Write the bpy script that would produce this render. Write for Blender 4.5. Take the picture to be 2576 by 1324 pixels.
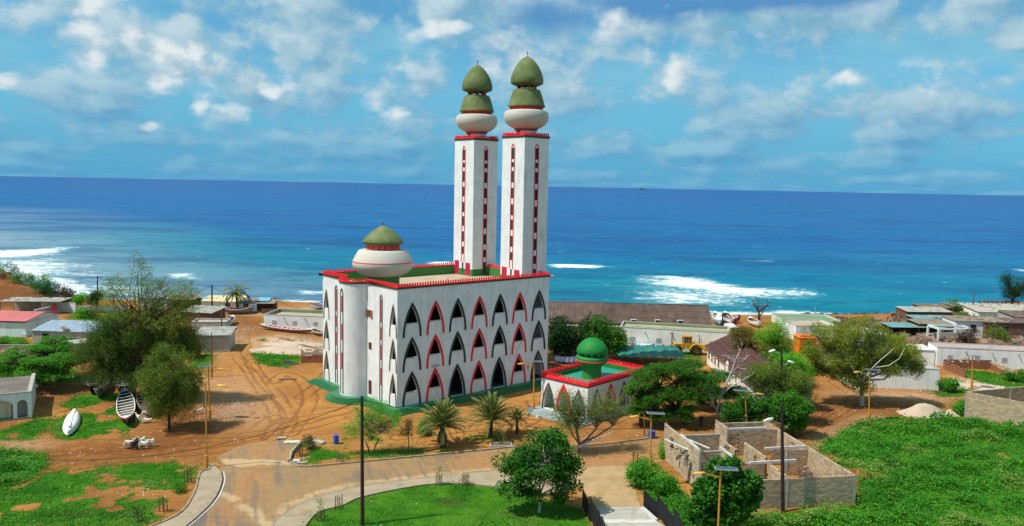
import bpy, math, random
import numpy as np
from mathutils import Vector, Matrix, geometry
for _o in list(bpy.data.objects): bpy.data.objects.remove(_o)
SC = bpy.context.scene
COL = SC.collection
PI = math.pi
# ------------------------------------------------------------------ camera
# measurements taken from the photograph are in pixels of its 2575 x 1324 view
FV = 2720*2575/3478; CXV, CYV = 2575/2, 662.0; HC = 25.5
_p, _r = math.radians(5.52), math.radians(1.11)
FW = np.array([0, math.cos(_p), -math.sin(_p)])
_u0 = np.array([0, math.sin(_p), math.cos(_p)]); _r0 = np.array([1., 0, 0])
RT = _r0*math.cos(_r)+_u0*math.sin(_r); UP = -_r0*math.sin(_r)+_u0*math.cos(_r)
cd = bpy.data.cameras.new('camera'); cam = bpy.data.objects.new('camera', cd); COL.objects.link(cam)
cd.sensor_width = 36; cd.lens = 36*FV/2575; cd.clip_start = 0.5; cd.clip_end = 200000
cam.matrix_world = Matrix(((RT[0], UP[0], -FW[0], 0), (RT[1], UP[1], -FW[1], 0), (RT[2], UP[2], -FW[2], HC), (0, 0, 0, 1)))
SC.camera = cam
def ray(u, v): return FW+RT*(u-CXV)/FV-UP*(v-CYV)/FV
def G(u, v, z=0.0):                       # point at height z seen at (u, v)
    d = ray(u, v); t = (z-HC)/d[2]; return np.array([d[0]*t, d[1]*t, z])
def AY(u, v, Y):                          # point at distance Y seen at (u, v)
    d = ray(u, v); return np.array([0, 0, HC])+d*(Y/d[1])
def HZ(p, v):                             # height of the point above p that is seen at row v
    d = ray(CXV, v); lo, hi = -10., 60.
    for _ in range(40):
        m = (lo+hi)/2; q = np.array([p[0], p[1], m-HC]); vv = CYV-FV*(q@UP)/(q@FW)
        if vv > v: lo = m
        else: hi = m
    return lo
# ------------------------------------------------------------------ light
SUN_EL, SUN_AZ = math.radians(58), math.radians(-111)      # azimuth from +Y, clockwise
sl = bpy.data.lights.new('sun', 'SUN'); sl.energy = 5.0; sl.angle = math.radians(0.5); sl.color = (1, 0.95, 0.86)
so = bpy.data.objects.new('sun', sl); COL.objects.link(so); so.location = (-60, 40, 120)
_d = Vector((math.sin(SUN_AZ)*math.cos(SUN_EL), math.cos(SUN_AZ)*math.cos(SUN_EL), math.sin(SUN_EL)))
so.rotation_euler = _d.to_track_quat('Z', 'Y').to_euler()
SC.view_settings.view_transform = 'Standard'; SC.view_settings.look = 'None'
SC.view_settings.exposure = 0.0; SC.view_settings.gamma = 1; SC.view_settings.use_curve_mapping = False

class NT:                                 # small node-tree helper
    def __init__(s, nt): s.nt = nt; s.n = nt.nodes; s.l = nt.links; s.n.clear()
    def val(s, sock, v):
        if isinstance(v, bpy.types.NodeSocket): s.l.new(v, sock)
        elif v is not None:
            if hasattr(v, '__len__') and len(v) == 3 and sock.type == 'RGBA': v = (*v, 1)
            sock.default_value = v
    def m(s, op, a, b=None, c=None, clamp=False):
        n = s.n.new('ShaderNodeMath'); n.operation = op; n.use_clamp = clamp
        for i, v in enumerate((a, b, c)):
            if v is not None: s.val(n.inputs[i], v)
        return n.outputs[0]
    def vm(s, op, a, b=None):
        n = s.n.new('ShaderNodeVectorMath'); n.operation = op
        s.val(n.inputs[0], a)
        if b is not None: s.val(n.inputs[1], b)
        return n.outputs['Value'] if op in ('LENGTH', 'DOT_PRODUCT') else n.outputs[0]
    def mix(s, f, a, b, mode='MIX'):
        n = s.n.new('ShaderNodeMix'); n.data_type = 'RGBA'; n.blend_type = mode
        s.val(n.inputs[0], f); s.val(n.inputs[6], a); s.val(n.inputs[7], b); return n.outputs[2]
    def noise(s, vec, scale, detail=4, rough=.55, out=0, dist=0):
        n = s.n.new('ShaderNodeTexNoise'); s.val(n.inputs['Vector'], vec)
        n.inputs['Scale'].default_value = scale; n.inputs['Detail'].default_value = detail
        n.inputs['Roughness'].default_value = rough; n.inputs['Distortion'].default_value = dist
        return n.outputs[out]
    def ss(s, x, a, b):                   # smoothstep
        n = s.n.new('ShaderNodeMapRange'); n.interpolation_type = 'SMOOTHSTEP'; s.val(n.inputs[0], x)
        n.inputs[1].default_value = a; n.inputs[2].default_value = b; return n.outputs[0]
    def lin(s, x, a, b, c=0, d=1):
        n = s.n.new('ShaderNodeMapRange'); s.val(n.inputs[0], x)
        for i, v in enumerate((a, b, c, d)): n.inputs[i+1].default_value = v
        return n.outputs[0]
    def attr(s, name):
        n = s.n.new('ShaderNodeAttribute'); n.attribute_name = name; return n.outputs['Fac']
    def xyz(s, v):
        n = s.n.new('ShaderNodeSeparateXYZ'); s.val(n.inputs[0], v); return n.outputs
    def comb(s, x, y, z=0.0):
        n = s.n.new('ShaderNodeCombineXYZ')
        for i, v in enumerate((x, y, z)): s.val(n.inputs[i], v)
        return n.outputs[0]
    def geo(s, k='Position'): return s.n.new('ShaderNodeNewGeometry').outputs[k]
    def obj(s, k='Object'): return s.n.new('ShaderNodeTexCoord').outputs[k]
    def bump(s, h, strength=.3, dist=.05):
        n = s.n.new('ShaderNodeBump'); n.inputs['Strength'].default_value = strength
        n.inputs['Distance'].default_value = dist; s.val(n.inputs['Height'], h); return n.outputs[0]

# world: physical sky with a layer of broken cumulus and thin veil
W = bpy.data.worlds.new('World'); SC.world = W; W.use_nodes = True
w = NT(W.node_tree)
sky = w.n.new('ShaderNodeTexSky'); sky.sky_type = 'NISHITA'; sky.sun_disc = False
sky.sun_elevation = SUN_EL; sky.sun_rotation = SUN_AZ % (2*PI); sky.altitude = 0; sky.air_density = 1.0; sky.dust_density = .35; sky.ozone_density = 2.0
dvec = w.obj('Generated'); dx, dy, dz = w.xyz(dvec)
az = w.m('ARCTAN2', dx, dy); el = w.m('ARCSINE', dz)
P = w.comb(w.m('MULTIPLY', az, 1.0), w.m('MULTIPLY', el, 1.35), 0.0)
warp = w.vm('ADD', P, w.vm('SCALE', w.vm('SUBTRACT', w.noise(P, 9, 5, .6, out=1), (.5, .5, .5)), None))
warp.node.inputs[1].links[0].from_node.inputs['Scale'].default_value = .05
def azel(u, v): return (math.atan((u-1287)/FV), (467+(u-1287)*.0194-v)/FV/math.sqrt(1+((u-1287)/FV)**2))
BL = [(230,25,62,34,1),(235,105,50,45,.9),(225,150,48,50,.8),(375,110,55,50,.9),(440,150,60,50,.95),(500,130,45,50,.95),(535,175,60,45,.9),(420,205,140,32,.8),
      (640,215,40,28,.9),(668,240,35,20,.7),(180,180,30,40,.5),(590,215,80,30,.5),(1115,85,42,24,.95),(1020,80,60,40,.5),(750,180,45,65,.65),(760,140,30,30,.6),
      (1600,85,95,42,.95),(1600,130,60,50,.9),(1690,175,40,40,.95),(1680,210,45,30,.8),(1560,60,60,25,.7),(1235,165,70,45,.75),(1290,150,50,50,.8),(1400,210,50,40,.5),
      (2290,280,32,30,.8),(2290,300,35,22,.7),(2215,320,45,18,.6),(2095,205,34,26,.8),(2110,215,40,18,.6),(505,275,22,28,.7),(575,290,45,25,.6),(385,320,35,14,.75),
      (745,305,30,25,.45),(2300,140,70,60,.35),(25,205,45,16,.6),(1030,195,40,30,.5),(900,140,70,60,.35),(1830,190,35,30,.4),(1860,250,80,25,.45),(1000,290,40,20,.4),(930,250,40,30,.4)]
acc = None
for (u, v, a, b, wt) in BL:
    A, E_ = azel(u, v)
    q = w.vm('MULTIPLY', w.vm('SUBTRACT', warp, (A, E_*1.35, 0)), (FV/a, FV/b/1.35, 0))
    g = w.lin(w.vm('LENGTH', q), 1.75, .15, 0, wt)
    acc = g if acc is None else w.m('MAXIMUM', acc, g)
nz = w.noise(P, 15, 5, .5); nz2 = w.noise(w.vm('ADD', P, (-.014, .022, 0)), 15, 5, .5)
cum = w.ss(w.m('ADD', acc, w.m('MULTIPLY', w.m('SUBTRACT', nz, .5), 1.9)), .30, .82)
# broken cumulus everywhere (the sky goes on outside the frame), flattened towards the horizon
pl = w.comb(w.m('DIVIDE', dx, w.m('ADD', w.m('ABSOLUTE', dz), .16)), w.m('DIVIDE', dy, w.m('ADD', w.m('ABSOLUTE', dz), .16)), 0.0)
n3 = w.noise(pl, 1.7, 5, .55, dist=.2)
elw = w.m('POWER', w.m('ABSOLUTE', el), .62)
def fld(off):
    q = w.vm('ADD', w.comb(az, w.m('MULTIPLY', elw, 1.15), 0.0), off)
    return w.m('ADD', w.noise(q, 10, 8, .55, dist=.1), w.m('MULTIPLY', w.m('SUBTRACT', w.noise(q, 24, 4, .5), .5), .16))
f0 = fld((3.1, .4, 0)); f1 = fld((3.083, .424, 0))
mask = w.ss(f0, .405, .55)
rel = w.lin(w.m('SUBTRACT', f0, f1), -.13, .15)
hi = w.ss(el, .0, .17)
base = w.mix(1, sky.outputs[0], (.52, 1.10, 1.25), 'MULTIPLY')
base = w.mix(w.m('MULTIPLY', w.ss(el, .16, .0), .8), base, (.55, 3.5, 6.9))
c = w.mix(w.m('MULTIPLY', w.ss(n3, .38, .66), w.lin(el, 0, .16, .15, .75)), base, w.mix(hi, (1.0, 4.0, 6.6), (2.6, 6.0, 7.5)))
low = w.mix(rel, (.9, 3.1, 5.8), (2.6, 5.4, 7.1)); top = w.mix(rel, (2.0, 4.4, 6.1), (5.8, 7.4, 8.0))
c = w.mix(w.m('MULTIPLY', mask, w.lin(el, .0, .08, .45, .88)), c, w.mix(hi, low, top))
# grey-blue heavy bank overhead
bank = None
for (u, v, a, b, wt) in [(1850,12,330,42,1.),(1650,18,250,48,.9),(1370,55,150,50,.6),(1280,90,70,35,.35),(2050,20,150,35,.8)]:
    A, E_ = azel(u, v); q = w.vm('MULTIPLY', w.vm('SUBTRACT', warp, (A, E_*1.35, 0)), (FV/a, FV/b/1.35, 0))
    g = w.lin(w.vm('LENGTH', q), 1.5, .2, 0, wt); bank = g if bank is None else w.m('MAXIMUM', bank, g)
c = w.mix(w.m('MULTIPLY', w.ss(w.m('ADD', bank, w.m('MULTIPLY', w.m('SUBTRACT', n3, .5), .6)), .1, .75), .9), c, (.75, 2.8, 5.9))
shade = w.lin(w.m('SUBTRACT', nz, nz2), -.07, .08, 0.0, 1.0)
ccol = w.mix(shade, (4.2, 6.0, 7.1), (8.2, 8.9, 9.1))
c = w.mix(w.m('MULTIPLY', cum, .93), c, ccol)
bg = w.n.new('ShaderNodeBackground'); w.val(bg.inputs[0], c); bg.inputs[1].default_value = .095
wo = w.n.new('ShaderNodeOutputWorld'); w.l.new(bg.outputs[0], wo.inputs[0])

# ------------------------------------------------------------------ materials
def matbase(name):
    m = bpy.data.materials.new(name); m.use_nodes = True; t = NT(m.node_tree)
    b = t.n.new('ShaderNodeBsdfPrincipled'); o = t.n.new('ShaderNodeOutputMaterial'); t.l.new(b.outputs[0], o.inputs[0])
    return m, t, b
def mat(name, col, rough=.8, var=.12, scale=3.0, dirt=None, dirtamt=.35, bump=.2, metal=0, spec=.3, streak=False, fine=25, rnd=0.0, isl=0.0, coat=0):
    m, t, b = matbase(name)
    co = t.geo() if streak or scale < 1 else t.obj()
    n = t.noise(co, scale, 5, .6)
    a = tuple(max(0, c*(1-var)) for c in col); z = tuple(min(1, c*(1+var)) for c in col)
    c = t.mix(t.ss(n, .3, .7), a, z)
    if dirt:
        v = t.vm('MULTIPLY', t.geo(), (1.6, 1.6, .22)) if streak else co
        d = t.noise(v, 1.3 if streak else scale*.6, 6, .68)
        c = t.mix(t.m('MULTIPLY', t.ss(d, .48, .75), dirtamt), c, dirt)
    if rnd:
        r = t.n.new('ShaderNodeObjectInfo').outputs['Random']
        c = t.mix(1, c, t.comb(*[t.lin(r, 0, 1, 1-rnd, 1+rnd*.7)]*3), 'MULTIPLY')
    if isl:
        r = t.geo('Random Per Island')
        c = t.mix(1, c, t.comb(*[t.lin(r, 0, 1, 1-isl, 1+isl*.7)]*3), 'MULTIPLY')
    t.val(b.inputs['Base Color'], c); b.inputs['Roughness'].default_value = rough; b.inputs['Metallic'].default_value = metal
    b.inputs['Specular IOR Level'].default_value = spec; b.inputs['Coat Weight'].default_value = coat
    if bump: t.val(b.inputs['Normal'], t.bump(t.noise(t.geo(), fine, 4, .6), bump, .02))
    return m
def leafmat(name, cols, trans=.35, gl=1.5):
    cols = [tuple(min(.6, q*gl) for q in c_) for c_ in cols]
    m, t, b = matbase(name)
    r = t.geo('Random Per Island'); n = t.noise(t.geo(), .8, 3, .6); n0 = t.noise(t.geo(), .13, 3, .6)
    f = t.m('ADD', t.m('MULTIPLY', r, .45), t.m('ADD', t.m('MULTIPLY', t.ss(n, .3, .7), .3), t.m('MULTIPLY', t.ss(n0, .35, .65), .3)))
    cr = t.n.new('ShaderNodeValToRGB'); t.val(cr.inputs[0], f); e = cr.color_ramp.elements
    e[0].color = (*cols[0], 1); e[1].color = (*cols[-1], 1)
    for i, c in enumerate(cols[1:-1]): q = e.new((i+1)/(len(cols)-1)); q.color = (*c, 1)
    t.val(b.inputs['Base Color'], cr.outputs[0]); b.inputs['Roughness'].default_value = .6; b.inputs['Specular IOR Level'].default_value = .15
    tr = t.n.new('ShaderNodeBsdfTranslucent'); t.val(tr.inputs[0], t.mix(1, cr.outputs[0], (1.3, 1.5, .5), 'MULTIPLY'))
    mx = t.n.new('ShaderNodeMixShader'); mx.inputs[0].default_value = trans
    t.l.new(b.outputs[0], mx.inputs[1]); t.l.new(tr.outputs[0], mx.inputs[2]); t.l.new(mx.outputs[0], t.n['Material Output'].inputs[0])
    return m
M = {}
M['wall'] = mat('white_plaster', (.74, .745, .73), .85, .07, .6, (.40, .39, .36), .42, .15, streak=True)
M['wall_old'] = mat('aged_white_plaster', (.78, .76, .68), .9, .08, .5, (.45, .40, .32), .4, .15, streak=True)
M['wall_pale'] = mat('pale_green_plaster', (.66, .74, .69), .9, .08, .5, (.34, .33, .27), .5, .15, streak=True)
M['wall_yel'] = mat('yellowed_plaster', (.60, .55, .36), .9, .1, .5, (.32, .20, .1), .6, .15, streak=True)
M['dome_white'] = None
M['green'] = mat('green_paint', (.045, .20, .04), .7, .12, 1.5, (.10, .12, .05), .4)
M['green_br'] = mat('bright_green_paint', (.008, .20, .03), .65, .1, 1.5, (.02, .14, .03), .4)
M['green_dk'] = mat('dark_green_paint', (.012, .07, .035), .6, .15, 2)
M['green_step'] = mat('green_tile', (.018, .15, .055), .4, .12, 1.2, (.08, .22, .09), .5, .05, spec=.5)
M['cap'] = mat('olive_dome_paint', (.125, .165, .055), .72, .16, .9, (.24, .23, .12), .95, .25, spec=.2)
M['red'] = mat('red_paint', (.82, .02, .035), .6, .1, 2)
M['crimson'] = mat('crimson_door_paint', (.50, .012, .06), .6, .1, 2)
M['trim_dk'] = mat('dark_teal_trim', (.018, .035, .035), .6, .15, 2)
M['trim_br'] = mat('olive_brown_trim', (.10, .085, .04), .7, .15, 2)
M['dark'] = mat('dark_interior', (.012, .011, .010), .9, .2, 2)  # near-black colour stands in for the shade inside rooms and openings
M['lattice'] = mat('dark_green_lattice', (.015, .055, .04), .6, .3, 18, (.05, .12, .07), .6)
M['lattice_bk'] = mat('black_lattice', (.012, .02, .025), .6, .3, 18)
M['roof'] = mat('roof_screed', (.42, .33, .23), .9, .12, .5, (.2, .15, .1), .5)
M['turq'] = mat('turquoise_roof_paint', (.02, .28, .19), .6, .12, .8, (.02, .22, .15), .5)
M['block'] = mat('cinder_block', (.47, .36, .235), .95, .14, 2.2, (.24, .13, .06), .45, .5, rnd=.22, isl=.0)
M['block_j'] = mat('cinder_block_joined', (.47, .36, .235), .95, .14, 2.2, (.24, .13, .06), .45, .5, isl=.22)
M['mortar'] = mat('mortar', (.13, .10, .07), .95, .15, 3)
M['kerb'] = mat('dusty_kerb', (.34, .27, .19), .95, .2, 2, (.28, .14, .06), .6)
M['fgreen'] = mat('faded_green_screed', (.16, .25, .13), .85, .15, .4, (.30, .28, .2), .6)
M['dteal'] = mat('faded_teal_sheet', (.13, .27, .27), .7, .2, .6, (.25, .2, .15), .6)
M['conc'] = mat('concrete', (.40, .37, .31), .92, .12, 2, (.2, .15, .1), .4)
M['conc_w'] = mat('pale_concrete', (.56, .55, .51), .9, .1, 2, (.3, .25, .2), .4)
M['redblock'] = mat('reddish_block', (.27, .11, .06), .95, .2, 2, rnd=.2)
M['tile'] = mat('brown_roof_tile', (.082, .032, .028), .75, .22, 1.0, (.15, .08, .06), .5, .2, isl=.15, rnd=.12)
M['tile_gr'] = mat('grey_brown_roof_sheet', (.135, .09, .072), .8, .2, .8, (.22, .17, .14), .5, .2, isl=.15, rnd=.12)
M['pinkroof'] = mat('pink_metal_roof', (.56, .15, .14), .5, .1, .4, (.45, .2, .15), .4, .05)
M['metal'] = mat('galvanised_sheet', (.33, .42, .50), .45, .12, .8, (.25, .2, .16), .4, .05, metal=.2)
M['metal_ol'] = mat('old_galvanised_sheet', (.34, .35, .30), .7, .25, 1.2, (.22, .10, .05), .75, .1, metal=.1)
M['yelroof'] = mat('pale_yellow_roof', (.62, .53, .30), .7, .12, .8)
M['wood'] = mat('weathered_wood', (.16, .10, .06), .9, .25, 2)
M['wood_gr'] = mat('grey_boat_wood', (.24, .19, .14), .9, .25, 2)
M['pole'] = mat('dark_wooden_pole', (.035, .02, .018), .8, .25, 1)
M['pole_gr'] = mat('grey_pole', (.13, .11, .10), .8, .2, 1)
M['lamp'] = mat('ochre_lamp_paint', (.56, .25, .035), .5, .12, 2, (.35, .12, .03), .4)
M['lamp_o'] = mat('ochre_lamp_head', (.60, .33, .05), .5, .12, 3)
M['lamp_y'] = mat('yellow_lamp_head', (.75, .46, .03), .45, .1, 2)
M['panel'] = mat('solar_panel', (.03, .05, .09), .25, .1, 4, spec=.6)
M['alu'] = mat('aluminium', (.5, .52, .54), .4, .1, 4, metal=.4)
M['white'] = mat('white_paint', (.78, .78, .76), .6, .08, 2, (.45, .42, .38), .35)
M['blue'] = mat('blue_paint', (.03, .10, .42), .6, .15, 2)
M['ltblue'] = mat('light_blue_paint', (.16, .42, .62), .6, .15, 2)
M['navy'] = mat('navy_paint', (.006, .007, .012), .8, .2, 2)
M['orange'] = mat('orange_paint', (.80, .16, .01), .6, .1, 1)
M['yellow'] = mat('loader_yellow', (.56, .29, .015), .55, .15, 1.2, (.20, .09, .03), .5)
M['rubber'] = mat('rubber', (.03, .026, .022), .9, .2, 3, (.16, .09, .05), .5)
M['rust'] = mat('rusty_steel', (.22, .075, .03), .85, .25, 2)
M['glass'] = mat('window_glass', (.02, .03, .035), .1, .1, 2, bump=0, spec=.8)
M['wool'] = mat('sheep_wool', (.66, .60, .50), .95, .12, 8, (.35, .28, .2), .4, .5)
M['wool_bk'] = mat('black_sheep_wool', (.03, .025, .025), .95, .2, 8)
M['skin'] = mat('dark_skin', (.06, .03, .02), .6, .1, 4)
M['cloth_d'] = mat('dark_cloth', (.02, .02, .03), .9, .2, 5)
M['cloth_w'] = mat('lavender_white_cloth', (.58, .58, .80), .9, .06, 2)
M['rock'] = mat('dark_basalt', (.035, .028, .03), .85, .35, 1.5, isl=.4)
M['stone'] = mat('pale_stone', (.42, .37, .31), .9, .2, 2, isl=.3)
M['pile'] = mat('pale_sand_heap', (.52, .39, .29), .95, .08, 1.5, (.40, .26, .17), .4, .4, fine=8)
M['bark'] = mat('brown_bark', (.085, .055, .038), .95, .3, 3, bump=.6)
M['bark_w'] = mat('white_bark', (.50, .46, .42), .8, .2, 2, (.25, .18, .13), .5, .3)
M['bark_g'] = mat('grey_bark', (.20, .15, .12), .9, .25, 2, bump=.4)
M['wire'] = mat('black_cable', (.012, .012, .012), .7, .1, 2, bump=0)
M['tarp'] = mat('turquoise_tarpaulin', (.02, .16, .13), .6, .2, .7, (.07, .22, .08), .7)
M['fresh'] = leafmat('leaf_fresh_green', [(.02, .08, .008), (.045, .16, .012), (.09, .24, .02)])
M['broad'] = leafmat('leaf_broad_green', [(.008, .045, .006), (.026, .11, .010), (.07, .19, .016)])
M['euc'] = leafmat('leaf_eucalyptus', [(.055, .085, .009), (.14, .17, .018), (.26, .26, .034)])
M['dry'] = leafmat('leaf_dry_grass', [(.06, .11, .02), (.14, .20, .04), (.24, .26, .08)])
M['olive'] = leafmat('leaf_olive', [(.042, .068, .012), (.09, .132, .02), (.165, .20, .032)])
M['olive_dk'] = leafmat('leaf_dark_olive', [(.022, .046, .009), (.055, .095, .017), (.115, .16, .028)])
M['dkgreen'] = leafmat('leaf_dark_green', [(.006, .022, .010), (.014, .045, .015), (.03, .075, .02)])
M['acacia'] = leafmat('leaf_acacia', [(.010, .045, .006), (.035, .11, .010), (.08, .18, .018)])
M['bright'] = leafmat('leaf_bright', [(.03, .12, .008), (.07, .24, .012), (.13, .34, .02)])
M['brownlf'] = leafmat('leaf_brown_olive', [(.06, .045, .015), (.13, .10, .025), (.19, .16, .03)])
M['purplelf'] = leafmat('leaf_purple_brown', [(.03, .02, .018), (.06, .035, .03), (.09, .06, .04)])
M['palm'] = leafmat('leaf_date_palm', [(.05, .065, .02), (.11, .13, .04), (.19, .20, .07)], .2)
M['coco'] = leafmat('leaf_coconut', [(.04, .06, .012), (.10, .12, .02), (.18, .17, .03)], .2)
M['dryfr'] = leafmat('leaf_dry_frond', [(.08, .06, .03), (.15, .12, .06), (.22, .18, .09)], .1)
M['grass'] = leafmat('leaf_ground_cover', [(.012, .08, .003), (.032, .16, .006), (.085, .26, .012)], .3, 1.2)
M['weed'] = leafmat('leaf_lush_weed', [(.010, .07, .006), (.032, .15, .010), (.09, .25, .018)], .3, 1.5)

# ------------------------------------------------------------------ object helpers
def link(o, parent=None):
    COL.objects.link(o)
    if parent is not None: o.parent = parent
    return o
def tag(o, label=None, cat=None, group=None, kind=None):
    if label: o['label'] = label
    if cat: o['category'] = cat
    if group: o['group'] = group
    if kind: o['kind'] = kind
    return o
def thing(name, label, cat, loc=(0, 0, 0), rz=0.0, group=None):
    o = bpy.data.objects.new(name, None); o.empty_display_size = .3; link(o)
    o.location = tuple(float(v) for v in loc); o.rotation_euler = (0, 0, rz); return tag(o, label, cat, group)
class MB:
    def __init__(s): s.v = []; s.f = []
    def add(s, vs, fs):
        k = len(s.v); s.v += [tuple(float(c) for c in p) for p in vs]; s.f += [tuple(i+k for i in f) for f in fs]; return s
    def box(s, x0, x1, y0, y1, z0, z1):
        return s.add([(x0,y0,z0),(x1,y0,z0),(x1,y1,z0),(x0,y1,z0),(x0,y0,z1),(x1,y0,z1),(x1,y1,z1),(x0,y1,z1)],
                     [(0,3,2,1),(4,5,6,7),(0,1,5,4),(1,2,6,5),(2,3,7,6),(3,0,4,7)])
    def obox(s, c, ax, ay, hx, hy, z0, z1):   # oriented box, ax/ay unit 2D axes
        P = [(c[0]+ax[0]*a+ay[0]*b, c[1]+ax[1]*a+ay[1]*b) for a, b in ((-hx,-hy),(hx,-hy),(hx,hy),(-hx,hy))]
        return s.add([(*p, z0) for p in P]+[(*p, z1) for p in P], [(0,3,2,1),(4,5,6,7),(0,1,5,4),(1,2,6,5),(2,3,7,6),(3,0,4,7)])
    def prism(s, poly, z0, z1):
        n = len(poly)
        if sum(poly[i][0]*poly[(i+1)%n][1]-poly[(i+1)%n][0]*poly[i][1] for i in range(n)) < 0: poly = poly[::-1]
        z0 = z0 if hasattr(z0, '__len__') else [z0]*n; z1 = z1 if hasattr(z1, '__len__') else [z1]*n
        return s.add([(p[0], p[1], z) for p, z in zip(poly, z0)]+[(p[0], p[1], z) for p, z in zip(poly, z1)],
              [tuple(range(n-1, -1, -1)), tuple(range(n, 2*n))]+[(i, (i+1)%n, n+(i+1)%n, n+i) for i in range(n)])
    def tube(s, pts, rad, n=6, cap=True):
        pts = [Vector([float(c) for c in p]) for p in pts]
        rad = rad if hasattr(rad, '__len__') else [rad]*len(pts); vs = []; up = Vector((0, 0, 1))
        for i, p in enumerate(pts):
            t = (pts[min(i+1, len(pts)-1)]-pts[max(i-1, 0)])
            t = t.normalized() if t.length > 1e-6 else Vector((0, 0, 1))
            a = t.cross(up) if abs(t.z) < .95 else t.cross(Vector((0, 1, 0)))
            a.normalize(); b = a.cross(t)
            for k in range(n):
                q = 2*PI*k/n; vs.append(p+(a*math.cos(q)+b*math.sin(q))*rad[i])
        fs = [(i*n+k, i*n+(k+1)%n, (i+1)*n+(k+1)%n, (i+1)*n+k) for i in range(len(pts)-1) for k in range(n)]
        if cap: fs += [tuple(range(n-1, -1, -1)), tuple((len(pts)-1)*n+k for k in range(n))]
        return s.add(vs, fs)
    def bar(s, a, b, w, h):
        a = Vector(a); b = Vector(b); t = (b-a).normalized(); x = t.cross(Vector((0, 0, 1)))
        x = x.normalized() if x.length > 1e-4 else Vector((1, 0, 0)); y = x.cross(t)
        vs = [p+x*i*w/2+y*j*h/2 for p in (a, b) for i, j in ((-1,-1),(1,-1),(1,1),(-1,1))]
        return s.add(vs, [(3,2,1,0),(4,5,6,7),(0,1,5,4),(1,2,6,5),(2,3,7,6),(3,0,4,7)])
    def lathe(s, prof, n=32, c=(0, 0), a0=0, a1=2*PI):
        full = abs(a1-a0-2*PI) < 1e-6; m = n if full else n+1; k = len(prof)
        vs = [(c[0]+r*math.cos(a0+(a1-a0)*i/n), c[1]+r*math.sin(a0+(a1-a0)*i/n), z) for i in range(m) for r, z in prof]
        fs = [(i*k+j, ((i+1)%m)*k+j, ((i+1)%m)*k+j+1, i*k+j+1) for i in range(n) for j in range(k-1)]
        return s.add(vs, fs)
    def mesh(s, name, m, smooth=False):
        me = bpy.data.meshes.new(name); me.from_pydata(s.v, [], s.f); me.update()
        if m: me.materials.append(M[m] if isinstance(m, str) else m)
        if smooth:
            me.polygons.foreach_set('use_smooth', [True]*len(me.polygons))
            if smooth == 'a': me.set_sharp_from_angle(angle=math.radians(35))
        return me
    def build(s, name, m, parent=None, smooth=False, kind=None, label=None):
        o = bpy.data.objects.new(name, s.mesh(name, m, smooth)); link(o, parent)
        if kind: o['kind'] = kind
        if label: o['label'] = label
        return o
def npmesh(name, V, F, m):                # V (n,3), F (k,4) or (k,3)
    me = bpy.data.meshes.new(name); k = F.shape[1]
    me.vertices.add(len(V)); me.vertices.foreach_set('co', V.astype(np.float32).ravel())
    me.loops.add(F.size); me.loops.foreach_set('vertex_index', F.astype(np.int32).ravel())
    me.polygons.add(len(F)); me.polygons.foreach_set('loop_start', np.arange(0, F.size, k, dtype=np.int32))
    me.polygons.foreach_set('loop_total', np.full(len(F), k, dtype=np.int32))
    me.update(calc_edges=True)
    if m: me.materials.append(M[m])
    return me
def copy_tree(o, parent=None):
    c = o.copy(); COL.objects.link(c); c.parent = parent
    for ch in [x for x in o.children]: copy_tree(ch, c)
    return c
rng = np.random.default_rng(11); random.seed(5)
# value noise used for terrain and masks
_NT = np.random.default_rng(3).random((256, 256))
def vnoise(x, y):
    xi = np.floor(x).astype(int); yi = np.floor(y).astype(int); fx = x-xi; fy = y-yi
    fx = fx*fx*(3-2*fx); fy = fy*fy*(3-2*fy); g = lambda a, b: _NT[a % 256, b % 256]
    return (g(xi, yi)*(1-fx)+g(xi+1, yi)*fx)*(1-fy)+(g(xi, yi+1)*(1-fx)+g(xi+1, yi+1)*fx)*fy
def fbm(x, y, o=4):
    s = 0; a = .5; t = 0
    for i in range(o): s = s+a*vnoise(x*2**i+i*17.3, y*2**i+i*9.1); t += a; a *= .5
    return s/t
def sstep(x, a, b):
    t = np.clip((x-a)/(b-a), 0, 1); return t*t*(3-2*t)
def polymask(X, Y, uv, soft=1.0, z=0.0, world=False):   # soft mask of a ground polygon
    P = np.array([p if world else G(p[0], p[1], z)[:2] for p in uv]); n = len(P)
    ins = np.zeros(X.shape, bool); d = np.full(X.shape, 1e9)
    for i in range(n):
        x0, y0 = P[i]; x1, y1 = P[(i+1) % n]
        with np.errstate(divide='ignore', invalid='ignore'):
            c = ((y0 > Y) != (y1 > Y)) & (X < (x1-x0)*(Y-y0)/(y1-y0)+x0)
        ins ^= c
        L2 = (x1-x0)**2+(y1-y0)**2+1e-9; t = np.clip(((X-x0)*(x1-x0)+(Y-y0)*(y1-y0))/L2, 0, 1)
        d = np.minimum(d, np.hypot(X-x0-t*(x1-x0), Y-y0-t*(y1-y0)))
    return np.clip(.5+np.where(ins, d, -d)/soft*.5, 0, 1)
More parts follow.
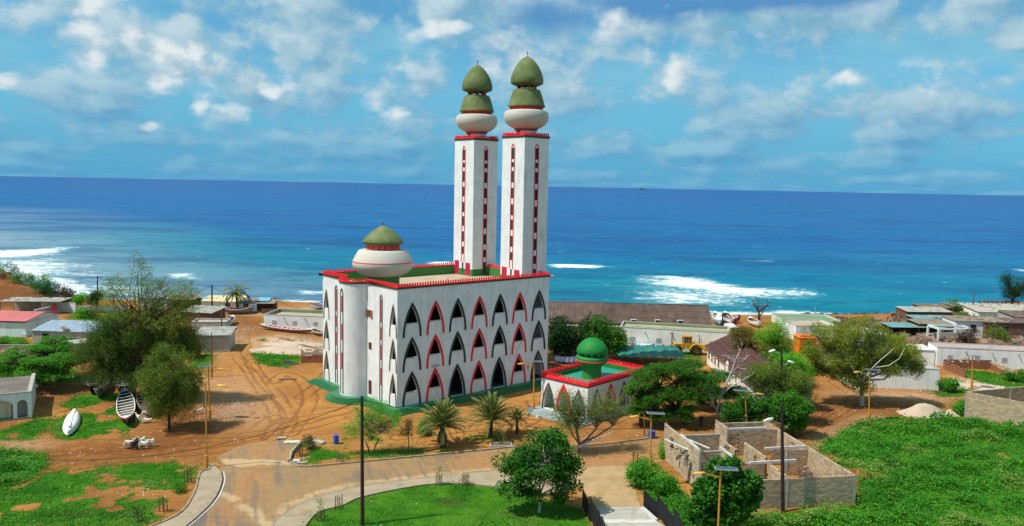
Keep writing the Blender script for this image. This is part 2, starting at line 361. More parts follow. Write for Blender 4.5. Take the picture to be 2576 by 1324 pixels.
# ================================================================== terrain
GRASS = {  # outline in photo pixels -> (polygon, edge softness, density)
 'verge_left': ([(-60,1222),(60,1216),(100,1190),(170,1180),(330,1165),(420,1160),(500,1158),(499,1185),(482,1240),(442,1290),(350,1330),(-60,1330)], 2.0, .62),
 'dense_left': ([(-60,1130),(60,1135),(118,1145),(122,1170),(90,1200),(40,1222),(-60,1240)], 1.6, .97),
 'boat_patch': ([(130,1062),(165,1045),(240,1028),(330,1006),(395,1004),(400,1012),(345,1035),(335,1085),(300,1100),(240,1107),(150,1105),(125,1085)], 1.5, .85),
 'house_patch': ([(-40,1056),(80,1050),(142,1056),(118,1080),(80,1106),(-40,1108)], 1.4, .85),
 'far_boat_patch': ([(148,1022),(190,995),(250,985),(300,990),(330,996),(300,1008),(230,1022),(180,1030)], 1.5, .8),
 'behind_tree': ([(60,945),(150,950),(235,945),(260,955),(160,962),(80,960)], 2., .7),
 'shack_patch': ([(478,897),(535,893),(530,912),(515,926),(480,925)], 1.5, .95),
 'shack_patch_2': ([(495,880),(560,868),(562,882),(520,892)], 1.5, .8),
 'mosque_patch': ([(632,890),(640,884),(668,884),(700,890),(758,896),(752,912),(722,925),(690,922),(655,916)], 1.2, .95),
 'mosque_patch_2': ([(645,855),(668,850),(672,858),(648,862)], 1.2, .7),
 'round_lawn': ([(755,1330),(800,1287),(861,1268),(910,1247),(1037,1222),(1130,1214),(1250,1223),(1300,1243),(1400,1262),(1462,1280),(1492,1330)], 1.0, 1.0),
 'strip': ([(735,1155),(757,1110),(790,1125),(860,1135),(960,1132),(1100,1125),(1190,1100),(1240,1095),(1300,1112),(1303,1122),(1100,1139),(910,1157),(770,1168)], 1.6, .62),
 'strip_2': ([(860,1090),(900,1060),(1000,1110),(960,1135),(880,1135)], 2.5, .5),
 'stair_verge': ([(1586,1172),(1610,1150),(1640,1150),(1672,1190),(1740,1265),(1800,1300),(1830,1330),(1700,1330),(1680,1292),(1652,1282),(1612,1230)], 1.2, .95),
 'field_right': ([(2030,1128),(2120,1085),(2160,1062),(2250,1050),(2330,1046),(2430,1052),(2700,1070),(2700,1330),(1760,1330),(1900,1300),(2160,1268),(2155,1200)], 1.5, 1.0),
 'field_front': ([(1700,1330),(1800,1290),(1900,1298),(2160,1270),(2160,1330)], 1.2, .95),
 'wall_edge': ([(2395,1040),(2410,1010),(2432,1005),(2432,1050)], 1.5, .9),
 'ruin_patch': ([(2345,985),(2360,960),(2400,955),(2440,985),(2420,995),(2370,998)], 2., .85),
 'ruin_patch_2': ([(2420,930),(2480,935),(2550,955),(2600,930),(2600,985),(2520,975),(2480,965),(2430,950)], 2., .9),
 'compound_green': ([(2330,865),(2420,862),(2500,868),(2520,855),(2600,858),(2600,880),(2480,872),(2350,872)], 3., .9),
 'loader_green': ([(1560,872),(1640,862),(1700,872),(1770,890),(1760,902),(1640,895),(1580,890)], 2.5, .8),
 'left_mid': ([(160,800),(190,780),(250,780),(330,790),(330,840),(250,815)], 3., .75),
 'left_mid_2': ([(0,840),(60,850),(75,875),(60,900),(0,905)], 3., .9),
 'hut_green': ([(480,785),(550,778),(560,792),(520,800),(480,800)], 3., .8),
 'hill_green': ([(-250,655),(60,672),(150,690),(200,735),(130,718),(0,703),(-250,701)], 3., .95),
}
RED_AND_SHADE = [([(1960,800),(2250,795),(2600,775),(2640,875),(2330,860),(2050,880)], 8, .7), ([(-60,1100),(100,1085),(150,1108),(300,1103),(330,1090),(360,1040),(420,1000),(520,1000),(610,1040),(640,1075),(600,1120),(500,1150),(330,1165),(100,1190),(-60,1140)], 4, .95),
       ([(555,790),(600,782),(668,800),(665,835),(620,840),(575,825)], 5, 1.), ([(170,1180),(250,1190),(330,1200),(320,1280),(200,1300),(130,1270),(150,1220)], 3, .8),
       ([(80,960),(350,960),(480,985),(440,1010),(100,1010)], 4, .9), ([(1660,1130),(1700,1010),(1930,980),(2060,990),(2440,985),(2430,1020),(2200,1080),(2050,1110),(1960,1150)], 5, .6),  # second patch puts the tree shade on the square into the soil colour
       ([(-250,700),(60,704),(190,733),(245,762),(252,782),(90,778),(-60,772),(-250,770)], 3, 1.), ([(1370,880),(1430,880),(1400,960),(1370,960)], 4, .5)]  # last patch paints the dark shade near the stores as soil tone
PALE = [([(655,850),(700,843),(760,852),(815,860),(815,900),(740,890),(690,885),(650,872)], 2.5, 1.), ([(2395,950),(2470,945),(2515,965),(2530,985),(2450,985)], 1.5, 1.),
        ([(2100,990),(2200,985),(2330,985),(2400,998),(2330,1008),(2200,995)], 3, .6), ([(2060,1108),(2160,1060),(2200,1050),(2230,1075),(2150,1110),(2080,1130)], 2, .75),
        ([(-60,1112),(100,1108),(120,1118),(60,1130),(-60,1128)], 2, .6), ([(560,800),(620,840),(560,900),(520,880),(560,850)], 4, .3),
        ([(505,955),(600,950),(640,1000),(655,1050),(620,1070),(560,1020),(520,1000)], 4, .45), ([(655,775),(830,775),(830,792),(640,790),(530,786)], 4, .9)]
DARKP = [([(120,1292),(180,1285),(250,1292),(180,1302)], 1., .8), ([(1115,1258),(1150,1255),(1160,1265),(1125,1270)], .8, .9)]
def spline_pts(pts, n=6):
    P_ = [np.array(p, float) for p in pts]; P_ = [2*P_[0]-P_[1]]+P_+[2*P_[-1]-P_[-2]]; out = []
    for i in range(1, len(P_)-2):
        for k in range(n):
            t_ = k/n; a, b_, c_, d_ = P_[i-1:i+3]; out.append(.5*((2*b_)+(c_-a)*t_+(2*a-5*b_+4*c_-d_)*t_**2+(3*b_-a-3*c_+d_)*t_**3))
    return [tuple(p) for p in out+[P_[-2]]]
def shore_y(x):
    return np.interp(x, [-400, -165, -148, -125, -104, -84, -54, 45, 64, 88, 105, 125, 400], [300, 250, 232, 208, 188, 181, 184, 177, 179, 184, 196, 203, 215])
def ground_h(x, y, g=None):
    x = np.asarray(x, float); y = np.asarray(y, float); ys = shore_y(x)
    z = .10*(fbm(x*.11, y*.11, 3)-.5)+.05*(fbm(x*.6+9, y*.6, 3)-.5)-.03
    flat = polymask(x, y, ROADZONE, 3.0); z = z*(1-flat)-.06*flat
    hill = np.exp(-((x+152)/42)**2-((y-207)/24)**2)*4.2*sstep(-x, 78, 118)
    rt = sstep(x, 95, 130)*sstep(y, 150, 172)*.6
    z = z+hill+rt
    k = sstep(y, ys-15, ys+4)
    return z*(1-k)+(-5.2)*k*np.where(k > 0, 1, 1)
ROADZONE = [(330,1340),(440,1290),(480,1240),(497,1185),(500,1155),(640,1108),(770,1108),(760,1165),(1303,1118),(1500,1105),(1665,1090),(1662,1175),(1650,1290),(1720,1340)]
xs = np.concatenate([np.linspace(-420, -95, 90), np.linspace(-94.7, 94.7, 660), np.linspace(95, 420, 100)])
ys = np.concatenate([np.linspace(-60, 44, 24), np.linspace(45, 125, 320), np.linspace(125.7, 262, 170), np.linspace(264, 330, 12)])
X, Y = np.meshgrid(xs, ys)
Zg = ground_h(X, Y)
def idx_grid(ny, nx):
    i = np.arange(ny*nx).reshape(ny, nx); return np.stack([i[:-1, :-1], i[:-1, 1:], i[1:, 1:], i[1:, :-1]], -1).reshape(-1, 4)
def covered(x, y):                        # how green the ground is
    g = np.zeros(x.shape)
    n = fbm(x*.35+3, y*.35, 4)
    for k, (pl_, sf, dn) in GRASS.items():
        pm = polymask(x, y, pl_, sf)
        if pm.max() <= 0: continue
        a = .62-dn*.42 if dn < .9 else .02
        g = np.maximum(g, pm*(sstep(n, a, a+.16) if dn < .99 else 1)*(1 if dn > .8 else .9))
    bare = sstep(fbm(x*.13+31, y*.13+5, 4), .66, .75)*sstep(fbm(x*.6, y*.6+9, 3), .45, .6)
    fld_ = polymask(x, y, GRASS['field_right'][0], 1.)
    return g*(1-.8*bare*fld_)
gr = covered(X, Y)
far = ((Y < 50) | (abs(X) > 95)) & (Y < 165)
gr = np.where(far & (gr < .1), sstep(fbm(X*.06, Y*.06, 4), .42, .55)*.9, gr)
red = np.zeros(X.shape); pale = np.zeros(X.shape); dk = np.zeros(X.shape)
for pl_, sf, a in RED_AND_SHADE: red = np.maximum(red, polymask(X, Y, pl_, sf)*a)
for pl_, sf, a in PALE: pale = np.maximum(pale, polymask(X, Y, pl_, sf)*a)
for pl_, sf, a in DARKP: dk = np.maximum(dk, polymask(X, Y, pl_, sf)*a)
TRK = [[(-40,1112),(150,1108),(330,1112),(480,1098),(620,1090),(690,1050)],[(-40,1122),(200,1128),(420,1140),(560,1128),(690,1100)],[(690,1108),(728,1060),(700,1000),(655,950),(618,880),(612,820),(600,800)],[(680,1105),(700,1050),(672,1000),(640,950),(600,900)],
       [(160,1180),(330,1150),(480,1125),(600,1112)],[(730,1090),(780,1010),(760,960),(720,940),(690,960)],[(200,1100),(210,1070),(130,1060),(120,1040),(250,1010),(420,985)],[(760,1000),(810,960),(830,930)],[(700,1060),(840,1040),(900,1020)],
       [(1960,1100),(2080,1060),(2200,1010),(2430,1000)],[(2000,1090),(2100,1040),(2150,1000),(2100,960)],[(1700,1090),(1850,1080),(1960,1060)],[(620,1095),(760,1075),(850,1050)],[(500,1110),(560,1060),(620,1040)],[(1000,1100),(1160,1080),(1340,1060),(1460,1090)],[(1290,1080),(1350,1045),(1340,1010)]]
trk = np.zeros(X.shape); lane = np.zeros(X.shape)
for ti, pl_ in enumerate(TRK):
    P_ = np.array([G(u, v)[:2] for u, v in spline_pts(pl_)]); d = np.full(X.shape, 99.)
    m_ = (X > P_[:, 0].min()-4) & (X < P_[:, 0].max()+4) & (Y > P_[:, 1].min()-4) & (Y < P_[:, 1].max()+4); xx, yy = X[m_], Y[m_]; dd = np.full(xx.shape, 99.)
    for a_, b_ in zip(P_[:-1], P_[1:]):
        L2 = ((b_-a_)**2).sum()+1e-9; t_ = np.clip(((xx-a_[0])*(b_[0]-a_[0])+(yy-a_[1])*(b_[1]-a_[1]))/L2, 0, 1); dd = np.minimum(dd, np.hypot(xx-a_[0]-t_*(b_[0]-a_[0]), yy-a_[1]-t_*(b_[1]-a_[1])))
    wob = .35*(fbm(xx*.3+ti, yy*.3, 3)-.5); q = np.exp(-((dd-.8+wob)/.24)**2)*(.4+.9*fbm(xx*.5, yy*.5+ti, 3)); trk[m_] = np.maximum(trk[m_], q); lane[m_] = np.maximum(lane[m_], np.exp(-(dd/1.9)**4)*(.5+.6*fbm(xx*.3, yy*.3+ti, 3)))
Zg = Zg-.07*trk+.03*lane
beach = sstep(Y, shore_y(X)-17, shore_y(X)-9)*(1-.75*sstep(X, 56, 66))*(1-.8*sstep(-X, 92, 100))
me = npmesh('ground', np.stack([X, Y, Zg+gr*.04], -1).reshape(-1, 3), idx_grid(*X.shape), None)
for nm, arr in (('grass', gr), ('red', red), ('pale', pale), ('beach', beach), ('mulch', dk), ('track', trk), ('lane', lane)):
    me.attributes.new(nm, 'FLOAT', 'POINT').data.foreach_set('value', arr.astype(np.float32).ravel())
m, t, b = matbase('soil')
pos = t.geo(); tw = t.vm('MULTIPLY', pos, (1, 1, 1))
n1 = t.noise(pos, .12, 6, .65); n2 = t.noise(pos, .9, 6, .7, dist=.6); n3_ = t.noise(pos, 7, 5, .7)
c = t.mix(t.ss(n1, .35, .65), (.43, .21, .055), (.32, .135, .035))
# wheel ruts: noise stretched along wandering directions
ang = t.m('MULTIPLY', t.m('SUBTRACT', t.noise(pos, .035, 1), .5), 5.0)
px, py, pz = t.xyz(pos)
rx = t.m('ADD', t.m('MULTIPLY', px, t.m('COSINE', ang)), t.m('MULTIPLY', py, t.m('SINE', ang)))
ry = t.m('SUBTRACT', t.m('MULTIPLY', py, t.m('COSINE', ang)), t.m('MULTIPLY', px, t.m('SINE', ang)))
rut = t.noise(t.comb(t.m('MULTIPLY', rx, .12), t.m('MULTIPLY', ry, 1.5)), 1.0, 5, .65)
c = t.mix(t.m('MULTIPLY', t.ss(rut, .50, .64), .7), c, (.25, .095, .03))
c = t.mix(t.m('MULTIPLY', t.ss(rut, .46, .34), .35), c, (.52, .28, .085))
c = t.mix(t.m('MULTIPLY', t.attr('lane'), .55), c, t.mix(t.ss(n2, .3, .7), (.50, .235, .055), (.42, .18, .045)))
big = t.noise(pos, .07, 5, .65)
c = t.mix(t.m('MULTIPLY', t.ss(big, .50, .66), .6), c, (.33, .13, .04))
R_ = t.m('MULTIPLY', t.attr('red'), t.lin(n2, .25, .6, .72, 1))
c = t.mix(R_, c, t.mix(t.ss(n2, .4, .7), (.215, .075, .022), (.13, .045, .014)))
c = t.mix(t.m('MULTIPLY', t.attr('red'), t.m('MULTIPLY', t.ss(rut, .53, .66), .75)), c, (.44, .20, .07))
c = t.mix(t.m('MULTIPLY', t.ss(t.attr('track'), .25, .8), .75), c, (.19, .07, .022))
c = t.mix(t.m('MULTIPLY', t.attr('pale'), t.ss(n2, .3, .55)), c, (.60, .42, .27))
c = t.mix(t.m('MULTIPLY', t.ss(n2, .54, .72), .55), c, (.22, .088, .03))
c = t.mix(t.m('MULTIPLY', t.ss(n3_, .6, .8), .35), c, (.60, .46, .30))
c = t.mix(t.attr('beach'), c, t.mix(t.ss(n2, .4, .7), (.50, .34, .20), (.36, .24, .14)))
gg = t.ss(t.m('ADD', t.attr('grass'), t.m('MULTIPLY', t.m('SUBTRACT', t.noise(pos, 2.2, 5, .7), .5), .7)), .38, .62)
gc = t.mix(t.ss(t.noise(pos, .45, 4, .6), .35, .65), (.028, .12, .005), (.07, .20, .010))
gc = t.mix(t.m('MULTIPLY', t.ss(n3_, .45, .7), .7), gc, (.018, .075, .005)); gc = t.mix(t.m('MULTIPLY', t.ss(n2, .55, .75), .6), gc, (.02, .09, .006))
c = t.mix(gg, c, gc)
c = t.mix(t.m('MULTIPLY', t.attr('mulch'), t.ss(n3_, .2, .5)), c, (.05, .03, .02))
t.val(b.inputs['Base Color'], c); b.inputs['Roughness'].default_value = .95; b.inputs['Specular IOR Level'].default_value = .1
h = t.m('ADD', t.m('MULTIPLY', rut, t.m('MULTIPLY', t.m('SUBTRACT', 1.0, gg), 1.5)), t.m('ADD', t.m('MULTIPLY', n2, .7), t.m('MULTIPLY', n3_, .25)))
t.val(b.inputs['Normal'], t.bump(h, .8, .22)); me.materials.append(m)
me.polygons.foreach_set('use_smooth', [True]*len(me.polygons))
tag(link(bpy.data.objects.new('ground', me)), kind='structure')
def gz(x, y): return float(ground_h(np.array([x]), np.array([y]))[0])
def GG(u, v, dz=0.0):
    p = G(u, v, 0); z = gz(p[0], p[1])
    if abs(z) > .3:
        for _ in range(6): p = G(u, v, z); z = gz(p[0], p[1])
    return np.array([p[0], p[1], z+dz])

# ------------------------------------------------------------------ sea
SEA = -3.0
rows = 1/np.linspace(1/150, 1/2200, 520); rows = np.concatenate([rows, np.geomspace(2300, 90000, 40)])
cols = np.linspace(-1.35, 1.35, 640)
XX = rows[:, None]*cols[None, :]; YY = np.repeat(rows[:, None], len(cols), 1)
amp = np.exp(-YY/900)
def swell(x, y, wl, d, ph): return np.sin(2*PI*(y+x*d+6*np.sin(x*.013+ph))/wl+ph)
zz = SEA+amp*(.20*swell(XX, YY, 46, .12, .4)+.10*swell(XX, YY, 27, -.2, 2.)+.9*(fbm(XX*.05, YY*.11, 4)-.5)+.5*(fbm(XX*.3+5, YY*.5, 3)-.5))
def band(pts, wid, z=SEA):                # breaker crest along a world polyline given in photo pixels
    P_ = np.array([G(u, v, z)[:2] for u, v in pts]); yc = np.interp(XX, P_[:, 0], P_[:, 1])
    ins = sstep(XX, P_[0, 0], P_[0, 0]+10)*sstep(-XX, -P_[-1, 0], -P_[-1, 0]+10)
    return np.exp(-((YY-yc)/wid)**2)*ins
# dark swell faces lifting before the reef
for pts, wid, a in [([(1380,655),(1450,658),(1600,662),(1750,672)],5,.9), ([(1900,722),(2050,735),(2250,745),(2575,748),(2700,750)],7,.9), ([(1780,694),(1900,690),(2200,705),(2575,715),(2700,718)],8,.8),
                    ([(150,627),(210,628),(280,634)],4,.9), ([(660,706),(720,708),(820,712)],4,.7), ([(430,690),(520,694),(640,700)],3,.6), ([(1400,690),(1700,700),(1760,702)],5,.5), ([(2000,765),(2300,772),(2700,775)],5,.6), ([(1800,755),(1950,760),(2100,764)],4,.5), ([(0,600),(300,610),(600,625)],8,.5), ([(300,720),(480,730),(640,738)],3,.5), ([(1400,640),(2000,655),(2600,668)],9,.6)]:
    zz += band(pts, wid)*a
foam = np.zeros(XX.shape)
for pl_, sf, a in [([(1632,708),(1700,700),(1760,702),(1850,722),(2030,740),(1980,744),(1900,745),(1830,742),(1750,732),(1680,724),(1640,718)],9,1.15),
                   ([(1605,735),(1640,716),(1750,735),(1850,745),(1830,762),(1720,768),(1640,758)],14,.85),
                   ([(1375,666),(1450,666),(1532,671),(1500,675),(1400,675)],3,1.2), ([(1520,670),(1545,671),(1545,673),(1520,673)],2,.9),
                   ([(-80,634),(80,628),(168,622),(165,630),(120,642),(60,648),(-80,650)],9,1.15), ([(-80,655),(160,650),(200,690),(120,720),(0,690),(-80,690)],12,.72),
                   ([(30,675),(90,678),(170,705),(240,740),(190,752),(100,700),(40,690)],5,1.15), ([(200,705),(330,700),(420,735),(300,760),(220,745)],12,.66),
                   ([(425,688),(475,690),(500,700),(440,700)],4,1.), ([(700,757),(830,758),(830,768),(700,768)],3,1.3), ([(510,766),(600,770),(700,764),(700,772),(560,778),(510,776)],4,1.1),
                   ([(745,732),(830,735),(830,742),(760,742)],4,.95), ([(1080,660),(1140,660),(1140,668),(1080,668)],3,1.),
                   ([(1785,788),(1900,790),(2010,786),(2120,790),(2245,793),(2240,803),(2100,800),(1960,800),(1785,806)],4,1.2),
                   ([(1960,783),(2080,785),(2080,792),(1960,792)],4,.9), ([(2230,790),(2330,785),(2330,795),(2230,800)],4,.8), ([(2545,678),(2640,684),(2640,688),(2560,682)],3,1.),
                   ([(260,760),(480,750),(500,775),(300,778)],8,.9)]:
    foam = np.maximum(foam, polymask(XX, YY, pl_, sf, SEA)*a)
zz += np.clip(foam-1, 0, 1)*1.3+foam*.25*(fbm(XX*.5, YY*.5, 3))
sh = np.clip((YY-shore_y(XX))/260, 0, 1)
teal = polymask(XX, YY, [(1380,675),(1600,700),(1900,750),(2300,760),(2300,800),(1500,800),(1380,760)], 30, SEA)*.8
teal = np.maximum(teal, polymask(XX, YY, [(350,560),(820,640),(830,760),(480,760),(300,700),(200,600)], 40, SEA)*.6)
mud = polymask(XX, YY, [(-300,560),(150,590),(330,660),(520,700),(830,745),(830,780),(150,780),(-300,640)], 40, SEA)
mud = np.maximum(mud, polymask(XX, YY, [(-500,500),(100,530),(300,580),(250,640),(-500,640)], 60, SEA)*.45)
me = npmesh('sea', np.stack([XX, YY, zz], -1).reshape(-1, 3), idx_grid(*XX.shape), None)
for nm, arr in (('foam', foam), ('depth', sh), ('teal', teal), ('mud', mud)):
    me.attributes.new(nm, 'FLOAT', 'POINT').data.foreach_set('value', arr.astype(np.float32).ravel())
m, t, b = matbase('sea_water')
pos = t.geo(); px, py, pz = t.xyz(pos)
sp = t.comb(t.m('MULTIPLY', px, .35), py)
nb = t.noise(sp, .018, 5, .6); nf = t.noise(sp, .10, 9, .74)
lg = t.m('LOGARITHM', t.m('MAXIMUM', py, 10.0), 10.0)
c = t.mix(t.ss(t.attr('depth'), 0, 1), (.0, .18, .29), (.0, .105, .29))
c = t.mix(t.ss(lg, 2.8, 4.0), c, (.0, .07, .27))
c = t.mix(t.attr('teal'), c, (.0, .21, .26))
c = t.mix(t.m('MULTIPLY', t.attr('mud'), .9), c, (.27, .37, .42))
c = t.mix(t.m('MULTIPLY', t.ss(nb, .45, .62), .5), c, (.0, .055, .19))
c = t.mix(t.m('MULTIPLY', t.ss(nf, .48, .7), .6), c, (.0, .045, .14))
c = t.mix(t.m('MULTIPLY', t.ss(nf, .45, .28), .45), c, (.06, .36, .50))
fn = t.m('ADD', t.m('MULTIPLY', t.noise(t.vm('MULTIPLY', pos, (.5, 1, 1)), .8, 8, .76), .8), t.m('MULTIPLY', t.noise(t.vm('MULTIPLY', pos, (.3, 1, 1)), .11, 4, .6), .5))
fm = t.ss(t.m('ADD', t.attr('foam'), t.m('MULTIPLY', t.m('SUBTRACT', fn, .62), 3.6)), .50, 1.1)
halo = t.ss(t.attr('foam'), .15, .9)
c = t.mix(t.m('MULTIPLY', halo, .55), c, (.10, .42, .46))
caps = t.m('MULTIPLY', t.ss(t.noise(t.comb(t.m('MULTIPLY', px, .4), py), .16, 6, .75), .735, .80), t.ss(lg, 3.2, 2.4))
fm = t.m('MAXIMUM', fm, t.m('MULTIPLY', caps, .8))
c = t.mix(fm, c, (.80, .82, .80))
t.val(b.inputs['Base Color'], c); t.val(b.inputs['Roughness'], t.mix(fm, (.34,)*3, (.9,)*3)); b.inputs['Specular IOR Level'].default_value = .22; b.inputs['IOR'].default_value = 1.2
hb = t.m('ADD', t.m('MULTIPLY', t.noise(t.comb(t.m('MULTIPLY', px, .4), py), .35, 8, .72), 1.), t.m('MULTIPLY', t.noise(t.comb(t.m('MULTIPLY', px, .3), py), .05, 5, .6), 2.5))
t.val(b.inputs['Normal'], t.bump(hb, 1.0, 1.1)); me.materials.append(m)
me.polygons.foreach_set('use_smooth', [True]*len(me.polygons))
tag(link(bpy.data.objects.new('sea', me)), kind='structure')

# ------------------------------------------------------------------ roads and pavements
def flat_sheet(name, uv, z, m, step=None, world=False, kind='structure'):
    P_ = [Vector(p) if world else Vector(G(p[0], p[1], z)[:2]) for p in uv]
    r = geometry.delaunay_2d_cdt(P_, [], [list(range(len(P_)))], 1, 1e-5)
    mb = MB(); mb.add([(p[0], p[1], z) for p in r[0]], [tuple(f) for f in r[2]])
    o = mb.build(name, m, kind=kind)
    if len(o.data.polygons) and o.data.polygons[0].normal.z < 0: o.data.flip_normals()
    return o
def spline(pts, n=6):                     # Catmull-Rom through pixel points
    P_ = [np.array(p, float) for p in pts]; P_ = [2*P_[0]-P_[1]]+P_+[2*P_[-1]-P_[-2]]; out = []
    for i in range(1, len(P_)-2):
        for k in range(n):
            t_ = k/n; a, b_, c_, d_ = P_[i-1:i+3]
            out.append(.5*((2*b_)+(c_-a)*t_+(2*a-5*b_+4*c_-d_)*t_**2+(3*b_-a-3*c_+d_)*t_**3))
    return [tuple(p) for p in out+[P_[-2]]]
m, t, b = matbase('dusty_asphalt')
pos = t.geo(); px, py, pz = t.xyz(pos)
n1 = t.noise(pos, .16, 5, .6, dist=.5); n2 = t.noise(pos, 1.6, 6, .7)
st = t.noise(t.comb(t.m('MULTIPLY', t.m('ADD', px, t.m('MULTIPLY', py, .35)), 1.1), t.m('MULTIPLY', py, .12)), 1.0, 5, .65, dist=.6)
c = t.mix(n2, (.125, .10, .08), (.17, .13, .095))
f = t.ss(t.m('ADD', t.m('MULTIPLY', n1, .6), t.m('MULTIPLY', st, .55)), .40, .62)
c = t.mix(f, c, t.mix(t.ss(n2, .3, .7), (.33, .20, .08), (.27, .155, .065)))
edge = t.m('MULTIPLY', t.m('SUBTRACT', t.m('ADD', t.m('MULTIPLY', n2, .6), t.m('MULTIPLY', st, .6)), .6), 1.5)
c = t.mix(t.m('MULTIPLY', t.ss(t.m('ADD', t.attr('dust'), edge), .3, .75), .88), c, t.mix(t.ss(n2, .3, .7), (.40, .20, .065), (.31, .135, .04)))
c = t.mix(t.m('MULTIPLY', t.ss(t.m('ADD', t.attr('dustl'), edge), .3, .75), .9), c, (.47, .32, .17))
c = t.mix(t.m('MULTIPLY', t.ss(t.noise(pos, .25, 4, .6), .60, .68), .6), c, (.24, .10, .035))
t.val(b.inputs['Base Color'], c); b.inputs['Roughness'].default_value = .9
t.val(b.inputs['Normal'], t.bump(t.m('ADD', n2, t.noise(pos, 12, 3)), .3, .05)); M['asphalt'] = m
KL = spline([(553,1184),(556,1205),(548,1232),(530,1262),(500,1292),(455,1330)])       # left kerb
KU = spline([(727,1156),(740,1166),(770,1171),(910,1159),(1036,1147),(1099,1141),(1235,1128),(1303,1122),(1481,1118),(1590,1106),(1661,1096)])
KD = spline([(678,1332),(690,1312),(704,1298),(751,1268),(812,1245),(934,1218),(1037,1205),(1126,1192),(1252,1183),(1380,1178),(1455,1176)])
road = KL[::-1]+[(560,1165),(545,1150),(600,1122),(660,1110),(757,1108),(742,1128),(727,1156)]+KU[1:]+[(1668,1130),(1690,1160),(1585,1170),(1455,1176)]+KD[::-1][1:]
DUST = [([(640,1112),(705,1110),(690,1150),(668,1165),(665,1200),(650,1240),(610,1275),(570,1332),(515,1332),(548,1270),(590,1235),(615,1190),(625,1150)], 2.2, .95),
        ([(742,1128),(727,1156),(700,1160),(720,1130)], 1.0, .8), ([(1060,1160),(1250,1140),(1480,1124),(1620,1112),(1660,1110),(1665,1150),(1470,1176),(1250,1180),(1080,1190),(1200,1165)], 2.2, 1.),
        ([(765,1162),(860,1157),(850,1170),(800,1176),(770,1172)], .9, 1.), ([(560,1165),(545,1150),(600,1122),(640,1112),(640,1130),(600,1150)], 2., .7), ([(1480,1124),(1668,1096),(1690,1165),(1585,1172),(1455,1178)], 1.5, .9)]
DUSTL = [([(540,1226),(572,1236),(640,1283),(690,1312),(700,1332),(676,1332),(620,1290),(575,1258),(538,1232)], .7, 1.), ([(540,1156),(700,1158),(740,1166),(760,1172),(600,1172),(548,1168)], .5, .9), ([(700,1298),(751,1268),(812,1245),(934,1218),(1037,1205),(1250,1182),(1250,1174),(1037,1195),(930,1206),(800,1235),(730,1262),(690,1290)], .8, .8)]
RP = np.array([G(u, v)[:2] for u, v in road]); gx, gy = np.meshgrid(np.arange(RP[:, 0].min(), RP[:, 0].max(), .33), np.arange(RP[:, 1].min(), RP[:, 1].max(), .33)); gx = gx+rng.uniform(-.04, .04, gx.shape)
ins_ = polymask(gx, gy, RP, .2, world=True) > .99
pv = [Vector(p) for p in RP]+[Vector((a_, b_)) for a_, b_ in zip(gx[ins_], gy[ins_])]
r_ = geometry.delaunay_2d_cdt(pv, [], [list(range(len(RP)))], 1, 1e-5)
rv = np.array([(p[0], p[1], 0.0) for p in r_[0]]); mb = MB(); mb.v = [tuple(p) for p in rv]; mb.f = [tuple(f) for f in r_[2]]
ro = mb.build('road', M['asphalt'], kind='structure')
if ro.data.polygons[0].normal.z < 0: ro.data.flip_normals()
wn = 1+.5*(fbm(rv[:, 0]*.9, rv[:, 1]*.9, 4)-.5)
for nm, L_ in (('dust', DUST), ('dustl', DUSTL)):
    v_ = np.zeros(len(rv))
    for pl_, sf, a_ in L_: v_ = np.maximum(v_, polymask(rv[:, 0]+1.2*(fbm(rv[:, 0]*.5, rv[:, 1]*.5+7, 3)-.5), rv[:, 1]+1.2*(fbm(rv[:, 0]*.5+9, rv[:, 1]*.5, 3)-.5), pl_, sf)*a_)
    ro.data.attributes.new(nm, 'FLOAT', 'POINT').data.foreach_set('value', v_.astype(np.float32))
flat_sheet('path', [(1455,1176),(1585,1170),(1590,1205),(1602,1245),(1612,1276),(1500,1276),(1470,1236),(1440,1215)], .02, mat('path_concrete', (.40, .27, .13), .95, .12, .8, (.30, .15, .06), .6, .3))
PV = mat('pavement_concrete', (.34, .27, .18), .92, .14, .7, (.36, .20, .09), .8, .3)
def slab(name, uv, z0, z1, m, world=False):
    P_ = [tuple(p) if world else tuple(G(u, v, z1)[:2]) for p in uv for (u, v) in [p]]
    r = geometry.delaunay_2d_cdt([Vector(p) for p in P_], [], [list(range(len(P_)))], 1, 1e-5)
    mb = MB(); mb.add([(p[0], p[1], z1) for p in r[0]], [tuple(f) for f in r[2]])
    n = len(P_); mb.add([(*p, z0) for p in P_]+[(*p, z1) for p in P_], [(i, (i+1) % n, n+(i+1) % n, n+i) for i in range(n)])
    return mb.build(name, m, kind='structure')
KLi = spline([(530,1165),(524,1180),(518,1180),(502,1190),(486,1242),(446,1292),(352,1332)])
slab('pavement', [(538,1168),(553,1184)]+KL[1:]+[(452,1334),(352,1334)]+KLi[::-1][1:], -.2, .10, PV)
KDi = spline([(762,1330),(799,1288),(861,1270),(910,1249),(1037,1223),(1130,1215),(1250,1224),(1300,1243),(1380,1240),(1440,1225)])
slab('pavement', KD+[(1440,1225)]+KDi[::-1][1:]+[(700,1334)], -.2, .09, PV)
def kerb(uv, m, w_=.16, z0=-.1, z1=.14, name='kerb', thick=None):
    mb = MB(); P_ = [G(u, v, z1)[:2] for u, v in uv]
    for i in range(len(P_)-1):
        a, b_ = P_[i], P_[i+1]; L_ = np.linalg.norm(b_-a)
        if L_ < .05: continue
        t_ = (b_-a)/L_; nn = np.array([-t_[1], t_[0]]); c_ = (a+b_)/2; j = random.uniform(-.012, .012)
        mb.obox(c_, t_, nn, L_/2-.012, w_/2, z0, z1+j)
    mb.build(name, m, kind='structure')
kerb(KU, 'kerb', .17); kerb([(727,1156),(732,1135),(757,1108)], 'kerb', .25, z1=.3); kerb(KLi[1:], 'kerb', .14, z1=.2)
